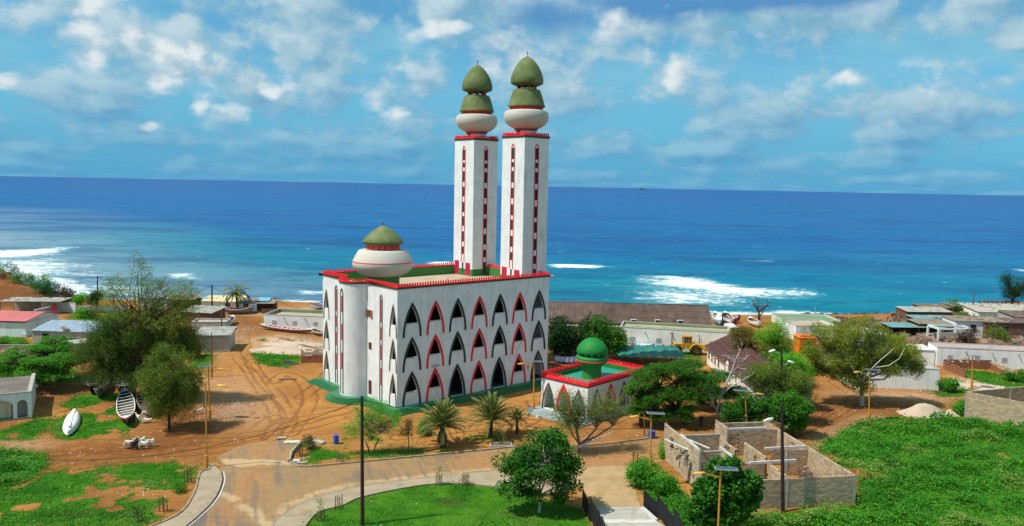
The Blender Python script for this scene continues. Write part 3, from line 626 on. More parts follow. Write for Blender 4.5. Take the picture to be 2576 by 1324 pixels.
kerb(KL, 'kerb', .18, z1=.16); kerb([(u+9, v+2) for u, v in KL], 'conc_w', .12, z1=.03, name='gutter_edge'); kerb([(u+4.5, v+1) for u, v in KL], 'mortar', .2, z1=.012, name='gutter')
kerb(KD, 'kerb', .13, z1=.115)
# ================================================================== the mosque
AZ = math.radians(48.3); NC = G(1347.6*2575/3478, 1385.4*2575/3478, .5)
MQ = thing('mosque', 'large white mosque with two tall green capped minarets and a green dome, beside the sea', 'mosque', (NC[0], NC[1], .5), PI/2-AZ)
LX, LY, LT = 23.4, 16.9, 13.35            # long side, short side, wall top (local x = along the long side)
def lancet(c, hw, z0, ha, n=9, zs=None, off=0.0):   # pointed arch outline from left foot over apex to right foot
    R_ = (ha*ha+hw*hw)/(2*hw); cx_ = R_-hw; R2 = R_+off
    zs = z0 if zs is None else zs; zt = math.sqrt(max(0, R2*R2-cx_*cx_)); out = []
    for i in range(n+1):
        z = zs-z0+(zt-(zs-z0))*(1-(1-i/n)**1.6); x = math.sqrt(max(0, R2*R2-z*z))-cx_; out.append((x, z+z0))
    return [(c-x, z) for x, z in out]+[(c+x, z) for x, z in out[::-1][1:]]
def facade(name, m, parent, outer, holes, P3, depth, mi=None, md='dark'):   # wall sheet with real openings; P3(s, z, d) -> local 3D
    pts = [Vector(p) for p in outer]; loops = [list(range(len(pts)))]; 
    for h in holes:
        k = len(pts); pts += [Vector(p) for p in h]; loops.append(list(range(k, k+len(h))))
    edges = [(l[i], l[(i+1) % len(l)]) for l in loops for i in range(len(l))]
    r = geometry.delaunay_2d_cdt(pts, edges, [], 0, 1e-5)
    mb = MB(); V_ = r[0]
    def inside(p, poly):
        c_ = False
        for i in range(len(poly)):
            (x0, y0), (x1, y1) = poly[i], poly[(i+1) % len(poly)]
            if (y0 > p[1]) != (y1 > p[1]) and p[0] < (x1-x0)*(p[1]-y0)/(y1-y0)+x0: c_ = not c_
        return c_
    fs = []
    for f in r[2]:
        c_ = ((V_[f[0]]+V_[f[1]]+V_[f[2]])/3)
        if inside(c_, outer) and not any(inside(c_, h) for h in holes): fs.append(tuple(f))
    mb.add([P3(p[0], p[1], 0) for p in V_], fs); mb.build(name, m, parent)
    for h in holes:
        n = len(h); MB().add([P3(p[0], p[1], 0.0) for p in h]+[P3(p[0], p[1], depth) for p in h], [(i, (i+1) % n, n+(i+1) % n, n+i) for i in range(n)]).build('window_reveal', mi or m, parent)
def arch_band(name, m, parent, c, hw, z0, ha, P3, wid, proud, foot=None):
    a = lancet(c, hw, z0, ha, 10, foot, 0); b_ = lancet(c, hw, z0, ha, 10, foot, wid); n = len(a); mb = MB()
    vs = [P3(p[0], p[1], .03) for p in a]+[P3(p[0], p[1], .03) for p in b_]+[P3(p[0], p[1], -proud) for p in a]+[P3(p[0], p[1], -proud) for p in b_]
    fs = []
    for i in range(n-1): fs += [(2*n+i, 2*n+i+1, 3*n+i+1, 3*n+i), (n+i, n+i+1, 3*n+i+1, 3*n+i), (i, i+1, 2*n+i+1, 2*n+i)]
    fs += [(0, n, 3*n, 2*n), (n-1, 2*n-1, 4*n-1, 3*n-1)]
    mb.add(vs, fs); return mb.build(name, m, parent)
PL = lambda s, z, d: (s, d, z)            # long facade y = 0, inside is +y
PS = lambda s, z, d: (d, s, z)            # short facade x = 0
AC = [2.0, 5.25, 8.47, 11.77, 15.03, 18.32, 21.65]; FL_ = [0.0, 3.93, 7.86]
holes = []
for j, z0 in enumerate(FL_):
    for i, c_ in enumerate(AC):
        door = j == 0 and i in (2, 4, 6)
        holes.append(lancet(c_, 1.01, z0-.02, 3.5, 8, z0+(.02 if door else 1.5)))
facade('wall', 'wall', MQ, [(0, -.5), (LX, -.5), (LX, LT), (0, LT)], holes, PL, .2)
for j, z0 in enumerate(FL_):
    for i, c_ in enumerate(AC):
        arch_band('arch_frame', 'trim_dk' if i % 2 == 0 else 'red', MQ, c_, 1.04, z0-.05, 3.54, PL, .22, .09, z0-.05)
        if not (j == 0 and i in (2, 4, 6)):
            xx = .86; MB().box(c_-xx, c_+xx, -.05, .2, z0+1.42, z0+1.52).build('window_sill', 'conc_w', MQ)
# short facade
M['shut'] = mat('brown_shutter', (.34, .12, .04), .7, .2, 3); M['maroon'] = mat('maroon_shutter', (.12, .02, .015), .7)
holes = []
CW, CR = 8.45, 2.1
for j, z0 in enumerate(FL_):
    for c_ in (.78, 15.93): holes.append(lancet(c_, .60, z0, 3.45, 8, z0+1.35))
small = [(5.28, 6.0, .3, 2.0), (5.28, 6.0, 5.6, 6.5), (5.45, 6.1, 9.4, 10.3), (11.0, 11.6, .3, 2.0), (11.0, 11.6, 5.6, 6.5), (11.1, 11.7, 9.4, 10.3)]
for a, b_, c_, d_ in small: holes.append([(a, c_), (b_, c_), (b_, d_), (a, d_)])
sl_out = [(0, -.5), (LY, -.5), (LY, LT), (0, LT)]
facade('wall', 'wall', MQ, sl_out, holes, PS, .26)
for j, z0 in enumerate(FL_):
    for c_ in (.78, 15.93): arch_band('arch_frame', 'trim_br', MQ, c_, .64, z0-.05, 3.55, PS, .09, .08, z0)
for a, b_, c_, d_ in small:
    MB().box(.1, .15, a, b_, c_, d_).build('window_shutter', 'maroon', MQ)
for a, b_ in ((5.45, 6.1), (11.1, 11.7)):
    for y in (a-.32, b_+.02): MB().box(-.12, -.04, y, y+.32, 9.38, 10.32).build('window_shutter', 'shut', MQ)
def wall_strip(parent, P3, c_, zb, zt, wd, frame, segs, lat, curve=None):
    # tall slot: pale sunken field, lattice panels, raised frame with a pointed head
    arch_band('slot_frame', frame, parent, c_, wd/2, zt-wd*1.15, wd*1.15, P3, .09 if wd < .7 else .13, .07, zt-wd*1.15)
    mb = MB()
    w2 = .09 if wd < .7 else .13
    for sx in (-1, 1):
        a, b_ = sorted((c_+sx*wd/2, c_+sx*(wd/2+w2)))
        q = [P3(a, zb, -.07), P3(b_, zb, -.07), P3(b_, zb, .03), P3(a, zb, .03), P3(a, zt-wd*1.15, -.07), P3(b_, zt-wd*1.15, -.07), P3(b_, zt-wd*1.15, .03), P3(a, zt-wd*1.15, .03)]
        mb.add(q, [(0,1,2,3),(4,5,6,7),(0,1,5,4),(1,2,6,5),(2,3,7,6),(3,0,4,7)])
    mb.build('slot_frame', frame, parent)
    for (a, b_) in segs:
        q = [P3(c_-wd/2, a, -.025), P3(c_+wd/2, a, -.025), P3(c_+wd/2, b_, -.025), P3(c_-wd/2, b_, -.025)]
        q += [P3(c_-wd/2, a, .02), P3(c_+wd/2, a, .02), P3(c_+wd/2, b_, .02), P3(c_-wd/2, b_, .02)]
        MB().add(q, [(0,1,2,3),(0,1,5,4),(1,2,6,5),(2,3,7,6),(3,0,4,7)]).build('lattice_panel', lat, parent)
# crimson lattice colour
m, t, b = matbase('crimson_lattice'); co = t.obj(); x_, y_, z_ = t.xyz(co)
k = t.m('MULTIPLY', t.m('SINE', t.m('MULTIPLY', z_, 22.0)), t.m('SINE', t.m('MULTIPLY', t.m('ADD', x_, y_), 22.0)))
t.val(b.inputs['Base Color'], t.mix(t.ss(k, -.25, .25), (.30, .01, .035), (.55, .22, .20))); b.inputs['Roughness'].default_value = .7; M['crim_lat'] = m
for c_ in (3.25, 13.46):
    wall_strip(MQ, PS, c_, .15, 12.3, .36, 'trim_dk', [(1.9, 3.9), (4.9, 6.6), (7.2, 8.6), (9.2, 11.9)], 'crim_lat')
# half-round stair turret
mb = MB(); mb.lathe([(CR, -.5), (CR, LT)], 40, (0, CW), PI/2, 3*PI/2); mb.build('stair_turret', 'wall', MQ, smooth=True)
def PT(s, z, d): q = s/CR; return (-(CR-d)*math.cos(q), CW+(CR-d)*math.sin(q), z)
wall_strip(MQ, PT, 0, .2, 12.6, .42, 'trim_dk', [(3.1, 5.1), (6.6, 8.5), (9.9, 11.8)], 'crim_lat')
# blind far walls, interior slabs and core
mb = MB(); mb.add([(0, LY, -.5), (LX, LY, -.5), (LX, LY, LT), (0, LY, LT)], [(0, 3, 2, 1)]); mb.add([(LX, 0, -.5), (LX, LY, -.5), (LX, LY, LT), (LX, 0, LT)], [(0, 1, 2, 3)]); mb.build('wall', 'wall', MQ)
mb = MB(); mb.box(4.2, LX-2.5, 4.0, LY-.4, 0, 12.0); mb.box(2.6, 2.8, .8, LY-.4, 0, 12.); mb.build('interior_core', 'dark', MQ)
M['inner'] = mat('shade_darkened_plaster', (.045, .04, .04), .9, .15, 2)  # plaster darkened, the shade of the arcade is put into its colour
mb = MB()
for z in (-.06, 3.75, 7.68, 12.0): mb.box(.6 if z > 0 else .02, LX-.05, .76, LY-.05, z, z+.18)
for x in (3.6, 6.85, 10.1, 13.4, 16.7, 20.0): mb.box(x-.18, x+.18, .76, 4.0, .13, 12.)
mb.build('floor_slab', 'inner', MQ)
MB().add([(0, 0, 12.32), (LX, 0, 12.32), (LX, LY, 12.32), (0, LY, 12.32)], [(0, 1, 2, 3)]).build('roof_deck', 'roof', MQ)
# outline of the parapet (with the turret bulge), cornice and finials
def outline(off, n=18):
    o_ = [(-off, -off), (LX+off, -off), (LX+off, LY+off), (-off, LY+off)]; r = CR+off
    dy = math.sqrt(r*r-off*off)
    arc = [(-r*math.cos(q), CW+r*math.sin(q)) for q in np.linspace(math.asin(dy/r), -math.asin(dy/r), n)]
    return o_+arc
def ring(mb, o0, o1, z0, z1):
    n = len(o0); vs = [(*p, z) for z in (z0, z1) for o_ in (o0, o1) for p in o_]
    for i in range(n):
        j = (i+1) % n; mb.add([vs[i], vs[j], vs[n+j], vs[n+i], vs[2*n+i], vs[2*n+j], vs[3*n+j], vs[3*n+i]], [(3,2,1,0),(4,5,6,7),(0,1,5,4),(2,3,7,6)])
OZ = .004
mb = MB(); ring(mb, outline(.10), outline(-.22), LT-.02, LT+.16); mb.build('cornice', 'green_dk', MQ)
mb = MB(); ring(mb, outline(.13), outline(-.24), LT+.162, LT+.28); mb.build('parapet_band', 'red', MQ)
mb = MB()
mb.add([(.02, .24, 12.33), (LX-.3, .24, 12.33), (LX-.3, .24, LT+.1), (.02, .24, LT+.1)], [(0, 1, 2, 3)])
mb.box(.24, LX-.24, LY-.27, LY-.23, 12.33, LT+.14); mb.box(LX-.27, LX-.23, .24, LY-.24, 12.33, LT+.14); mb.box(.24, .28, .3, LY-.3, 12.33, LT+.14)
mb.build('parapet_lining', 'green', MQ)
def finials(pts, closed, step, h, m, parent, z, name='parapet_finials', r=.11):
    mb = MB(); P_ = list(pts)+([pts[0]] if closed else [])
    for a, b_ in zip(P_[:-1], P_[1:]):
        L_ = math.hypot(b_[0]-a[0], b_[1]-a[1]); n = max(1, round(L_/step)); tx, ty = ((b_[0]-a[0])/L_, (b_[1]-a[1])/L_)
        for k in range(n):
            x = a[0]+(b_[0]-a[0])*(k+.5)/n; y = a[1]+(b_[1]-a[1])*(k+.5)/n
            for (rr, z0), (r2, z1) in zip([(.45, 0), (1, .45), (.45, .72)], [(1, .45), (.45, .72), (.02, 1)]):
                vs = []
                for q, zz_ in ((rr, z0), (r2, z1)):
                    for sx, sy in ((-1, -.6), (1, -.6), (1, .6), (-1, .6)): vs.append((x+tx*sx*q*r-ty*sy*q*r, y+ty*sx*q*r+tx*sy*q*r, z+h*zz_))
                mb.add(vs, [(0,1,5,4),(1,2,6,5),(2,3,7,6),(3,0,4,7)])
    mb.build(name, m, parent, kind='stuff')
finials(outline(-.03), True, .36, .40, 'red', MQ, LT+.28)
# podium and steps
def podium(off, rad):
    o_ = [(-off, -off), (LX+1.2, -off), (LX+1.2, LY+off), (-off, LY+off)]; r = CR+rad; q0 = math.acos(min(1, off/r))
    return o_+[(-r*math.cos(q), CW+r*math.sin(q)) for q in np.linspace(q0, -q0, 16)]
for k, (of, rd) in enumerate([(.8, .95), (1.06, 1.21), (1.32, 1.47), (1.58, 1.73)]):
    z1 = -.012-.13*k; po = podium(of, rd)
    mb = MB(); mb.prism(po, -.62, z1); mb.build('podium' if k == 0 else 'step', 'green_step', MQ)
# bulbous roof dome
m, t, b = matbase('woven_white_dome'); co = t.obj(); x_, y_, z_ = t.xyz(co)
an = t.m('ARCTAN2', y_, x_)
k = t.m('MULTIPLY', t.m('SINE', t.m('MULTIPLY', an, 58.0)), t.m('SINE', t.m('MULTIPLY', z_, 20.0)))
dots = t.ss(k, .25, .75); lowd = t.noise(t.vm('MULTIPLY', t.geo(), (1, 1, .4)), .7, 5, .65)
c = t.mix(t.m('MULTIPLY', dots, .6), (.60, .575, .49), (.24, .22, .18))
c = t.mix(t.m('MULTIPLY', t.ss(lowd, .42, .7), .35), c, (.50, .40, .28))
t.val(b.inputs['Base Color'], c); b.inputs['Roughness'].default_value = .75; t.val(b.inputs['Normal'], t.bump(k, .5, .05)); M['woven'] = m
def sub(name, loc, parent):
    o = bpy.data.objects.new(name, None); o.empty_display_size = .2; link(o, parent); o.location = loc; return o
DL = (3.5, CW, 0)
def lathe_at(name, prof, m, parent, loc, n=48, smooth='a', label=None):
    o = MB().lathe(prof, n).build(name, m, parent, smooth=smooth, label=label); o.location = loc; return o
lathe_at('dome_drum', [(2.0, 12.3), (2.0, 14.2)], 'green', MQ, DL)
bl = lathe_at('dome_bulb', [(1.95, 13.85), (2.25, 13.93), (2.9, 14.2), (3.35, 14.6), (3.6, 15.0), (3.67, 15.35), (3.6, 15.65), (3.58, 15.72), (3.3, 16.3), (2.97, 16.85), (2.85, 16.98), (2.7, 17.02), (1.9, 17.03)], 'woven', MQ, DL)
lathe_at('dome_stripe', [(3.60, 15.55), (3.645, 15.55), (3.635, 15.66), (3.56, 15.66)], 'red', MQ, DL)
lathe_at('dome_collar', [(1.98, 16.95), (1.98, 17.7)], 'red', MQ, DL)
for k in range(16):
    q = 2*PI*(k+.5)/16; ca, sa = math.cos(q), math.sin(q)
    f = lambda s, z, d: (DL[0]+ca*(1.98+d)-sa*s, DL[1]+sa*(1.98+d)+ca*s, z)
    MB().add([f(-.2, 17.1, .03), f(.2, 17.1, .03), f(0, 17.52, .03), f(-.2, 17.1, -.03), f(.2, 17.1, -.03), f(0, 17.52, -.03)], [(0,1,2),(0,1,4,3),(1,2,5,4),(2,0,3,5)]).build('collar_opening', 'yelroof', MQ)
    MB().add([f(-.12, 17.14, .05), f(.12, 17.14, .05), f(0, 17.42, .05), f(-.12, 17.14, .03), f(.12, 17.14, .03), f(0, 17.42, .03)], [(0,1,2),(0,1,4,3),(1,2,5,4),(2,0,3,5)]).build('collar_opening', 'dark', MQ)
lathe_at('dome_cap', [(1.95, 17.6), (2.15, 17.64), (2.38, 17.8), (2.46, 17.98), (2.40, 18.15), (2.1, 18.5), (1.65, 18.95), (1.1, 19.4), (.55, 19.72), (.18, 19.86), (.02, 19.90)], 'cap', MQ, DL)
lathe_at('dome_finial', [(.04, 19.85), (.04, 20.1), (.11, 20.2), (.11, 20.28), (.03, 20.36), (.02, 20.42)], 'pole_gr', MQ, DL, 8)
# minarets
A_ = 4.3; ST = 31.15
def minaret(x0, y0, label):
    T = sub('minaret', (x0, y0, 0), MQ); T['label'] = label
    MB().box(0, A_, 0, A_, -.5, ST).build('shaft', 'wall', T)
    MB().box(-.06, A_+.06, -.06, A_+.06, ST+.002, ST+.24).build('cornice', 'green_dk', T)
    MB().box(-.10, A_+.10, -.10, A_+.10, ST+.242, ST+.36).build('parapet_band', 'red', T)
    finials([(0, 0), (A_, 0), (A_, A_), (0, A_)], True, .36, .42, 'red', T, ST+.36)
    c_ = (A_/2, A_/2, 0)
    lathe_at('neck', [(1.3, ST+.36), (1.3, ST+1.5)], 'wall', T, c_)
    MB().box(c_[0]-1.33, c_[0]-1.2, c_[1]-.3, c_[1]+.3, ST+.4, ST+1.1).build('neck_door', 'dark', T)
    lathe_at('bulb', [(1.35, 32.2), (1.45, 32.35), (1.9, 32.55), (2.45, 32.9), (2.8, 33.35), (2.93, 33.85), (2.9, 34.25), (2.75, 34.6), (2.45, 34.74), (2.2, 34.76)], 'woven', T, c_)
    lathe_at('bulb_molding', [(1.32, 32.1), (1.5, 32.14), (1.42, 32.3), (1.62, 32.36), (1.5, 32.46)], mat('brown_moulding', (.30, .16, .10), .8) if 'mould' not in M else M['mould'], T, c_)
    lathe_at('collar', [(2.12, 34.6), (2.12, 35.35)], 'red', T, c_)
    for k in range(20):
        q = 2*PI*k/20; ca, sa = math.cos(q), math.sin(q)
        f = lambda s, z, d: (c_[0]+ca*(2.12+d)-sa*s, c_[1]+sa*(2.12+d)+ca*s, z)
        MB().add([f(-.13, 34.78, .03), f(.13, 34.78, .03), f(0, 35.2, .03), f(-.13, 34.78, -.02), f(.13, 34.78, -.02), f(0, 35.2, -.02)], [(0,1,2),(0,1,4,3),(1,2,5,4),(2,0,3,5)]).build('collar_opening', 'green_dk', T)
    lathe_at('lower_cap', [(2.1, 35.22), (2.42, 35.2), (2.42, 35.32), (2.35, 35.5), (2.12, 36.3), (1.9, 36.95), (1.78, 37.3), (1.6, 37.42), (.2, 37.44)], 'cap', T, c_)
    for k in range(8):
        q = 2*PI*(k+.3)/8; o = MB().lathe([(.13, 37.35), (.13, 38.05)], 8).build('pillar', 'red', T); o.location = (c_[0]+1.15*math.cos(q), c_[1]+1.15*math.sin(q), 0)
    lathe_at('upper_cap', [(.2, 37.85), (1.35, 37.86), (1.5, 37.92), (2.08, 38.18), (2.12, 38.3), (2.13, 38.7), (2.05, 39.15), (1.85, 39.7), (1.55, 40.3), (1.2, 40.8), (.8, 41.25), (.4, 41.55), (.15, 41.68), (.02, 41.75)], 'cap', T, c_)
    lathe_at('finial', [(.03, 41.6), (.03, 42.0), (.09, 42.1), (.09, 42.18), (.02, 42.3), (.015, 42.4)], 'pole_gr', T, c_, 8)
    sg = [(30.35-.5-(y-190)*.0158, 30.35-.5-(y2-190)*.0158) for y, y2 in [(190,280),(305,345),(378,470),(515,600),(650,740),(775,860),(910,1000),(1045,1110)]]
    sg = [(b_, a) for a, b_ in sg]
    wall_strip(T, lambda s, z, d: (d, s, z), A_/2, 14.2, 30.3, .5, 'red', sg, 'lattice')
    wall_strip(T, lambda s, z, d: (s, d, z), A_/2, 13.3, 30.3, .5, 'red', [(a-(29.8-a)*.03, b_-(29.8-b_)*.03) for a, b_ in sg], 'lattice_bk')
    # doors and green skirting at roof level
    MB().box(-.05, -.002, .5, 1.5, 12.34, 14.1).build('door', 'crimson', T); MB().box(-.05, -.002, 3.0, 3.95, 12.34, 14.3).build('door', 'crimson', T)
    MB().box(-.04, -.001, 2.0, 2.3, 12.7, 14.1).build('lattice_panel', 'lattice', T)
    mb = MB(); mb.box(-.03, -.001, 0, .5, 12.34, 13.25); mb.box(-.03, -.001, 1.5, 3.0, 12.34, 13.25); mb.box(-.03, -.001, 3.95, A_, 12.34, 13.25); mb.box(-.03, A_+.03, -.03, -.001, 12.34, 13.25); mb.build('skirting', 'green', T)
    MB().box(A_/2-.2, A_/2+.2, -.06, -.002, 12.6, 14.2).build('lattice_panel', 'lattice', T)
M['mould'] = mat('brown_moulding', (.30, .16, .10), .8)
minaret(20.36, 1.94, 'minaret nearer the camera, right hand tower'); minaret(20.7, 12.6, 'farther minaret, left hand tower')
for (x, y) in ((9, 1.6), (5.6, 3.5), (13, 8)): MB().box(x-.05, x+.05, y-.05, y+.05, 12.33, 13.0).build('roof_pipe', 'pole_gr', MQ)
mb = MB(); mb.tube([(LX+.05, -.1, LT+.05), (LX+.5, -.25, LT+.05)], .16, 8); mb.build('corner_spout', 'conc', MQ)
mb = MB(); mb.tube([(-.05, LY, LT+.05), (-.35, LY+.3, LT+.05)], .18, 8); mb.build('corner_spout', 'navy', MQ)
MB().box(4.75, 5.7, -.35, -.02, 4.05, 4.15).build('balcony_light', 'conc', MQ)
MB().add([(18.0, -.03, 4.35), (18.15, -.03, 4.35), (18.75, -.03, 5.3), (18.6, -.03, 5.3), (18.0, -.001, 4.35), (18.15, -.001, 4.35), (18.75, -.001, 5.3), (18.6, -.001, 5.3)], [(0,1,2,3),(0,1,5,4),(1,2,6,5),(2,3,7,6),(3,0,4,7)]).build('wall_light', 'yelroof', MQ)
MB().box(19.75, 20.15, -.04, -.001, 1.7, 2.3).build('wall_plaque', 'conc', MQ)

# ================================================================== the mausoleum with the bright green dome
bN = G((1780+575/2.6486)*2575/3478, (980+872/2.6486)*2575/3478, 4.2)
MZ = thing('mausoleum', 'small white arcaded shrine with a bright green dome and red parapet, right of the mosque', 'shrine', (bN[0], bN[1], 0), PI/2-math.radians(42.6))
mx, my, mh = 11.0, 6.6, 4.0
hol = [lancet(c_, .85, .4, 2.9, 8, .45) for c_ in (1.6, 4.2, 6.8, 9.4)]
facade('wall', 'wall', MZ, [(0, -.1), (mx, -.1), (mx, mh), (0, mh)], hol, PL, .35)
for i, c_ in enumerate((1.6, 4.2, 6.8, 9.4)): arch_band('arch_frame', 'red' if i % 2 else 'trim_br', MZ, c_, .9, .4, 2.95, PL, .2 if i % 2 else .08, .1, .4)
hol = [lancet(c_, .8, .4, 2.9, 8, .45) for c_ in (1.2, 3.3, 5.5)]
facade('wall', 'wall', MZ, [(0, -.1), (my, -.1), (my, mh), (0, mh)], hol, PS, .35)
for i, c_ in enumerate((1.2, 3.3, 5.5)): arch_band('arch_frame', 'red' if i == 1 else 'trim_br', MZ, c_, .85, .4, 2.95, PS, .22 if i == 1 else .08, .12, .4)
mb = MB(); mb.add([(0, my, 0), (mx, my, 0), (mx, my, mh), (0, my, mh)], [(0, 1, 2, 3)]); mb.add([(mx, 0, 0), (mx, my, 0), (mx, my, mh), (mx, 0, mh)], [(0, 1, 2, 3)])
mb.box(2.0, mx-.1, 2.0, my-.1, .41, 3.5); mb.build('wall', 'wall', MZ)
MB().box(.02, mx-.02, .02, my-.02, 3.52, 3.6).build('roof_deck', 'turq', MZ)
def rect(o, x, y): return [(-o, -o), (x+o, -o), (x+o, y+o), (-o, y+o)]
mb = MB(); ring(mb, rect(.08, mx, my), rect(-.2, mx, my), mh-.1, mh+.02); mb.build('cornice', 'trim_dk', MZ)
mb = MB(); ring(mb, rect(.12, mx, my), rect(-.22, mx, my), mh+.022, mh+.2); ring(mb, rect(.02, mx, my), rect(-.14, mx, my), mh+.202, mh+.34); mb.build('parapet_band', 'red', MZ)
mb = MB(); mb.box(.22, mx-.22, my-.25, my-.21, 3.61, mh+.1); mb.box(mx-.25, mx-.21, .22, my-.22, 3.61, mh+.1); mb.box(.22, .26, .22, my-.22, 3.61, mh+.1); mb.build('parapet_lining', 'green_br', MZ)
finials(rect(-.06, mx, my), True, .36, .42, 'red', MZ, mh+.34, r=.1)
q = (mx/2-.35, my/2+.1, 0)
lathe_at('dome_drum', [(1.12, 3.6), (1.12, 5.0), (1.3, 5.15), (1.65, 5.42), (1.86, 5.68)], 'green', MZ, q)
lathe_at('dome_stripe', [(1.84, 5.66), (1.92, 5.68), (1.9, 5.78), (1.8, 5.78)], 'red', MZ, q)
lathe_at('dome_bulb', [(1.86, 5.76), (1.85, 6.02), (1.7, 6.2), (1.3, 6.28), (1.05, 6.3)], 'green_br', MZ, q)
lathe_at('dome_lantern', [(1.05, 6.2), (1.05, 6.6)], 'trim_dk', MZ, q)
for k in range(10):
    a = 2*PI*k/10; o = MB().box(-.16, .16, -.06, .06, 6.3, 6.55).build('lantern_block', 'conc_w', MZ); o.location = (q[0]+1.2*math.cos(a), q[1]+1.2*math.sin(a), 0); o.rotation_euler = (0, 0, a+PI/2)
lathe_at('dome_cap', [(1.2, 6.5), (1.6, 6.5), (1.76, 6.58), (1.8, 6.72), (1.74, 7.0), (1.58, 7.35), (1.3, 7.7), (.9, 8.0), (.45, 8.2), (.1, 8.28), (.02, 8.3)], 'green_br', MZ, q)
lathe_at('dome_finial', [(.03, 8.2), (.03, 8.6), (.1, 8.7), (.03, 8.8), (.02, 9.3), (.01, 9.6)], 'pole_gr', MZ, q, 8)
for k in range(3):
    o_ = .35+.35*k; mb = MB(); mb.prism([(-.9-o_, -o_*.6), (mx+.1, -o_*.6), (mx+.1, my+.3), (-.9-o_, my+.6)], -.1, .40-.13*k); mb.build('step', mat('grey_green_step', (.30, .36, .34), .8, .15, 1) if 'gst' not in M else M['gst'], MZ)
    if 'gst' not in M: M['gst'] = bpy.data.materials['grey_green_step']
# ================================================================== generic buildings
def frame2(near, right, left, h, top=True):   # near corner, direction and length to the right corner, and to the left/back corner
    z = h if top else 0.0
    n = G(*near, z)[:2]; r_ = G(*right, z)[:2]; l_ = G(*left, z)[:2]
    ux = r_-n; lx = np.linalg.norm(ux); ux /= lx; uy = np.array([-ux[1], ux[0]]); ly = float((l_-n)@uy)
    return n, math.atan2(ux[1], ux[0]), float(lx), abs(ly)
def lattice_window(parent, P3, c_, z, w_=.75, h_=.6):
    mb = MB()
    def bx(a, b_, c0, d0, p0=-.04, p1=.02):
        q = [P3(a, c0, p0), P3(b_, c0, p0), P3(b_, d0, p0), P3(a, d0, p0), P3(a, c0, p1), P3(b_, c0, p1), P3(b_, d0, p1), P3(a, d0, p1)]
        mb.add(q, [(0,1,2,3),(0,1,5,4),(1,2,6,5),(2,3,7,6),(3,0,4,7)])
    for k in range(4): zz_ = z+h_*k/3-.04; bx(c_-w_/2, c_+w_/2, zz_, zz_+.08)
    for k in range(5): x = c_-w_/2+w_*k/4; bx(x-.035, x+.035, z, z+h_, -.03, .02)
    o = mb.build('window', 'conc_w', parent)
    mb = MB(); mb.add([P3(c_-w_/2, z, -.008), P3(c_+w_/2, z, -.008), P3(c_+w_/2, z+h_, -.008), P3(c_-w_/2, z+h_, -.008)], [(0, 1, 2, 3)]); mb.build('pane', 'dark', o)
def parapet_house(name, label, cat, fr, h, wallm, roofm, rz=None, t_=.2, pm=None, cap='conc'):
    n, a, lx, ly = fr; rz = h-.35 if rz is None else rz
    o = thing(name, label, cat, (n[0], n[1], 0), a)
    for nm, q in (('wall', (0, lx, 0, t_)), ('wall', (0, lx, ly-t_, ly)), ('wall', (0, t_, t_, ly-t_)), ('wall', (lx-t_, lx, t_, ly-t_))): MB().box(*q, -.4, h).build(nm, wallm, o)
    MB().box(t_, lx-t_, t_, ly-t_, rz-.1, rz).build('roof', roofm, o)
    mb = MB(); e = .04
    for q in ((-e, lx+e, -e, t_), (-e, lx+e, ly-t_, ly+e), (-e, t_, t_, ly-t_), (lx-t_, lx+e, t_, ly-t_)): mb.box(*q, h+.002, h+.07)
    mb.build('coping', cap, o)
    if pm:
        mb = MB(); mb.box(t_, lx-t_, ly-t_-.03, ly-t_-.002, rz, h); mb.box(t_+.002, t_+.03, t_, ly-t_-.03, rz, h); mb.build('parapet_lining', pm, o)
    return o, lx, ly
def opening(parent, c0, c1, z0, z1, side='f', lx=0, ly=0, m='dark', fm='wood', name='window'):
    P3 = {'f': lambda s, z, d: (s, d, z), 'l': lambda s, z, d: (d, s, z), 'r': lambda s, z, d: (lx-d, s, z)}[side]
    mb = MB(); e = .07
    for a, b_, c_, d_ in ((c0-e, c1+e, z0-e, z0), (c0-e, c1+e, z1, z1+e), (c0-e, c0, z0, z1), (c1, c1+e, z0, z1)):
        q = [P3(a, c_, -.05), P3(b_, c_, -.05), P3(b_, d_, -.05), P3(a, d_, -.05), P3(a, c_, .02), P3(b_, c_, .02), P3(b_, d_, .02), P3(a, d_, .02)]
        mb.add(q, [(0,1,2,3),(0,1,5,4),(1,2,6,5),(2,3,7,6),(3,0,4,7)])
    o = mb.build(name, fm, parent)
    mb = MB(); mb.add([P3(c0, z0, -.012), P3(c1, z0, -.012), P3(c1, z1, -.012), P3(c0, z1, -.012)], [(0, 1, 2, 3)]); mb.build('pane' if name == 'window' else 'panel', m, o)
def spout(parent, x, z, P3=PL):
    MB().bar(P3(x, z, .05), P3(x, z-.03, -.42), .12, .12).build('roof_spout', 'conc', parent)
    return
def sheet_roof(parent, p00, p10, p11, p01, ncol, nrow, m, name='roof_sheet', wave=.05, ridges=3, lap=.03):
    # corrugated sheets laid in rows, eave p00->p10, ridge p01->p11; each sheet is a part
    p00, p10, p11, p01 = map(np.array, (p00, p10, p11, p01)); nrm = np.cross(p10-p00, p01-p00); nrm = nrm/np.linalg.norm(nrm)
    if nrm[2] < 0: nrm = -nrm
    pt = lambda a, b_, d=0: (p00*(1-a)+p10*a)*(1-b_)+(p01*(1-a)+p11*a)*b_+nrm*d
    for j in range(nrow):
        for i in range(ncol):
            mb = MB(); vs = []; k = ridges*2; dj = random.uniform(-.006, .012)
            for b_, dz_ in (((j-.03*(j > 0))/nrow, lap), ((j+1)/nrow, 0.0)):
                for s in range(k+1): vs.append(pt((i+.004+(s/k)*.992)/ncol, b_, dz_+dj+(wave if s % 2 else 0)))
            fs = [(s, s+1, k+2+s, k+1+s) for s in range(k)]
            mb.add(vs, fs); mb.add([v-nrm*.02 for v in vs[:k+1]]+vs[:k+1], [(s, s+1, k+2+s, k+1+s) for s in range(k)])
            mb.build(name, m, parent)
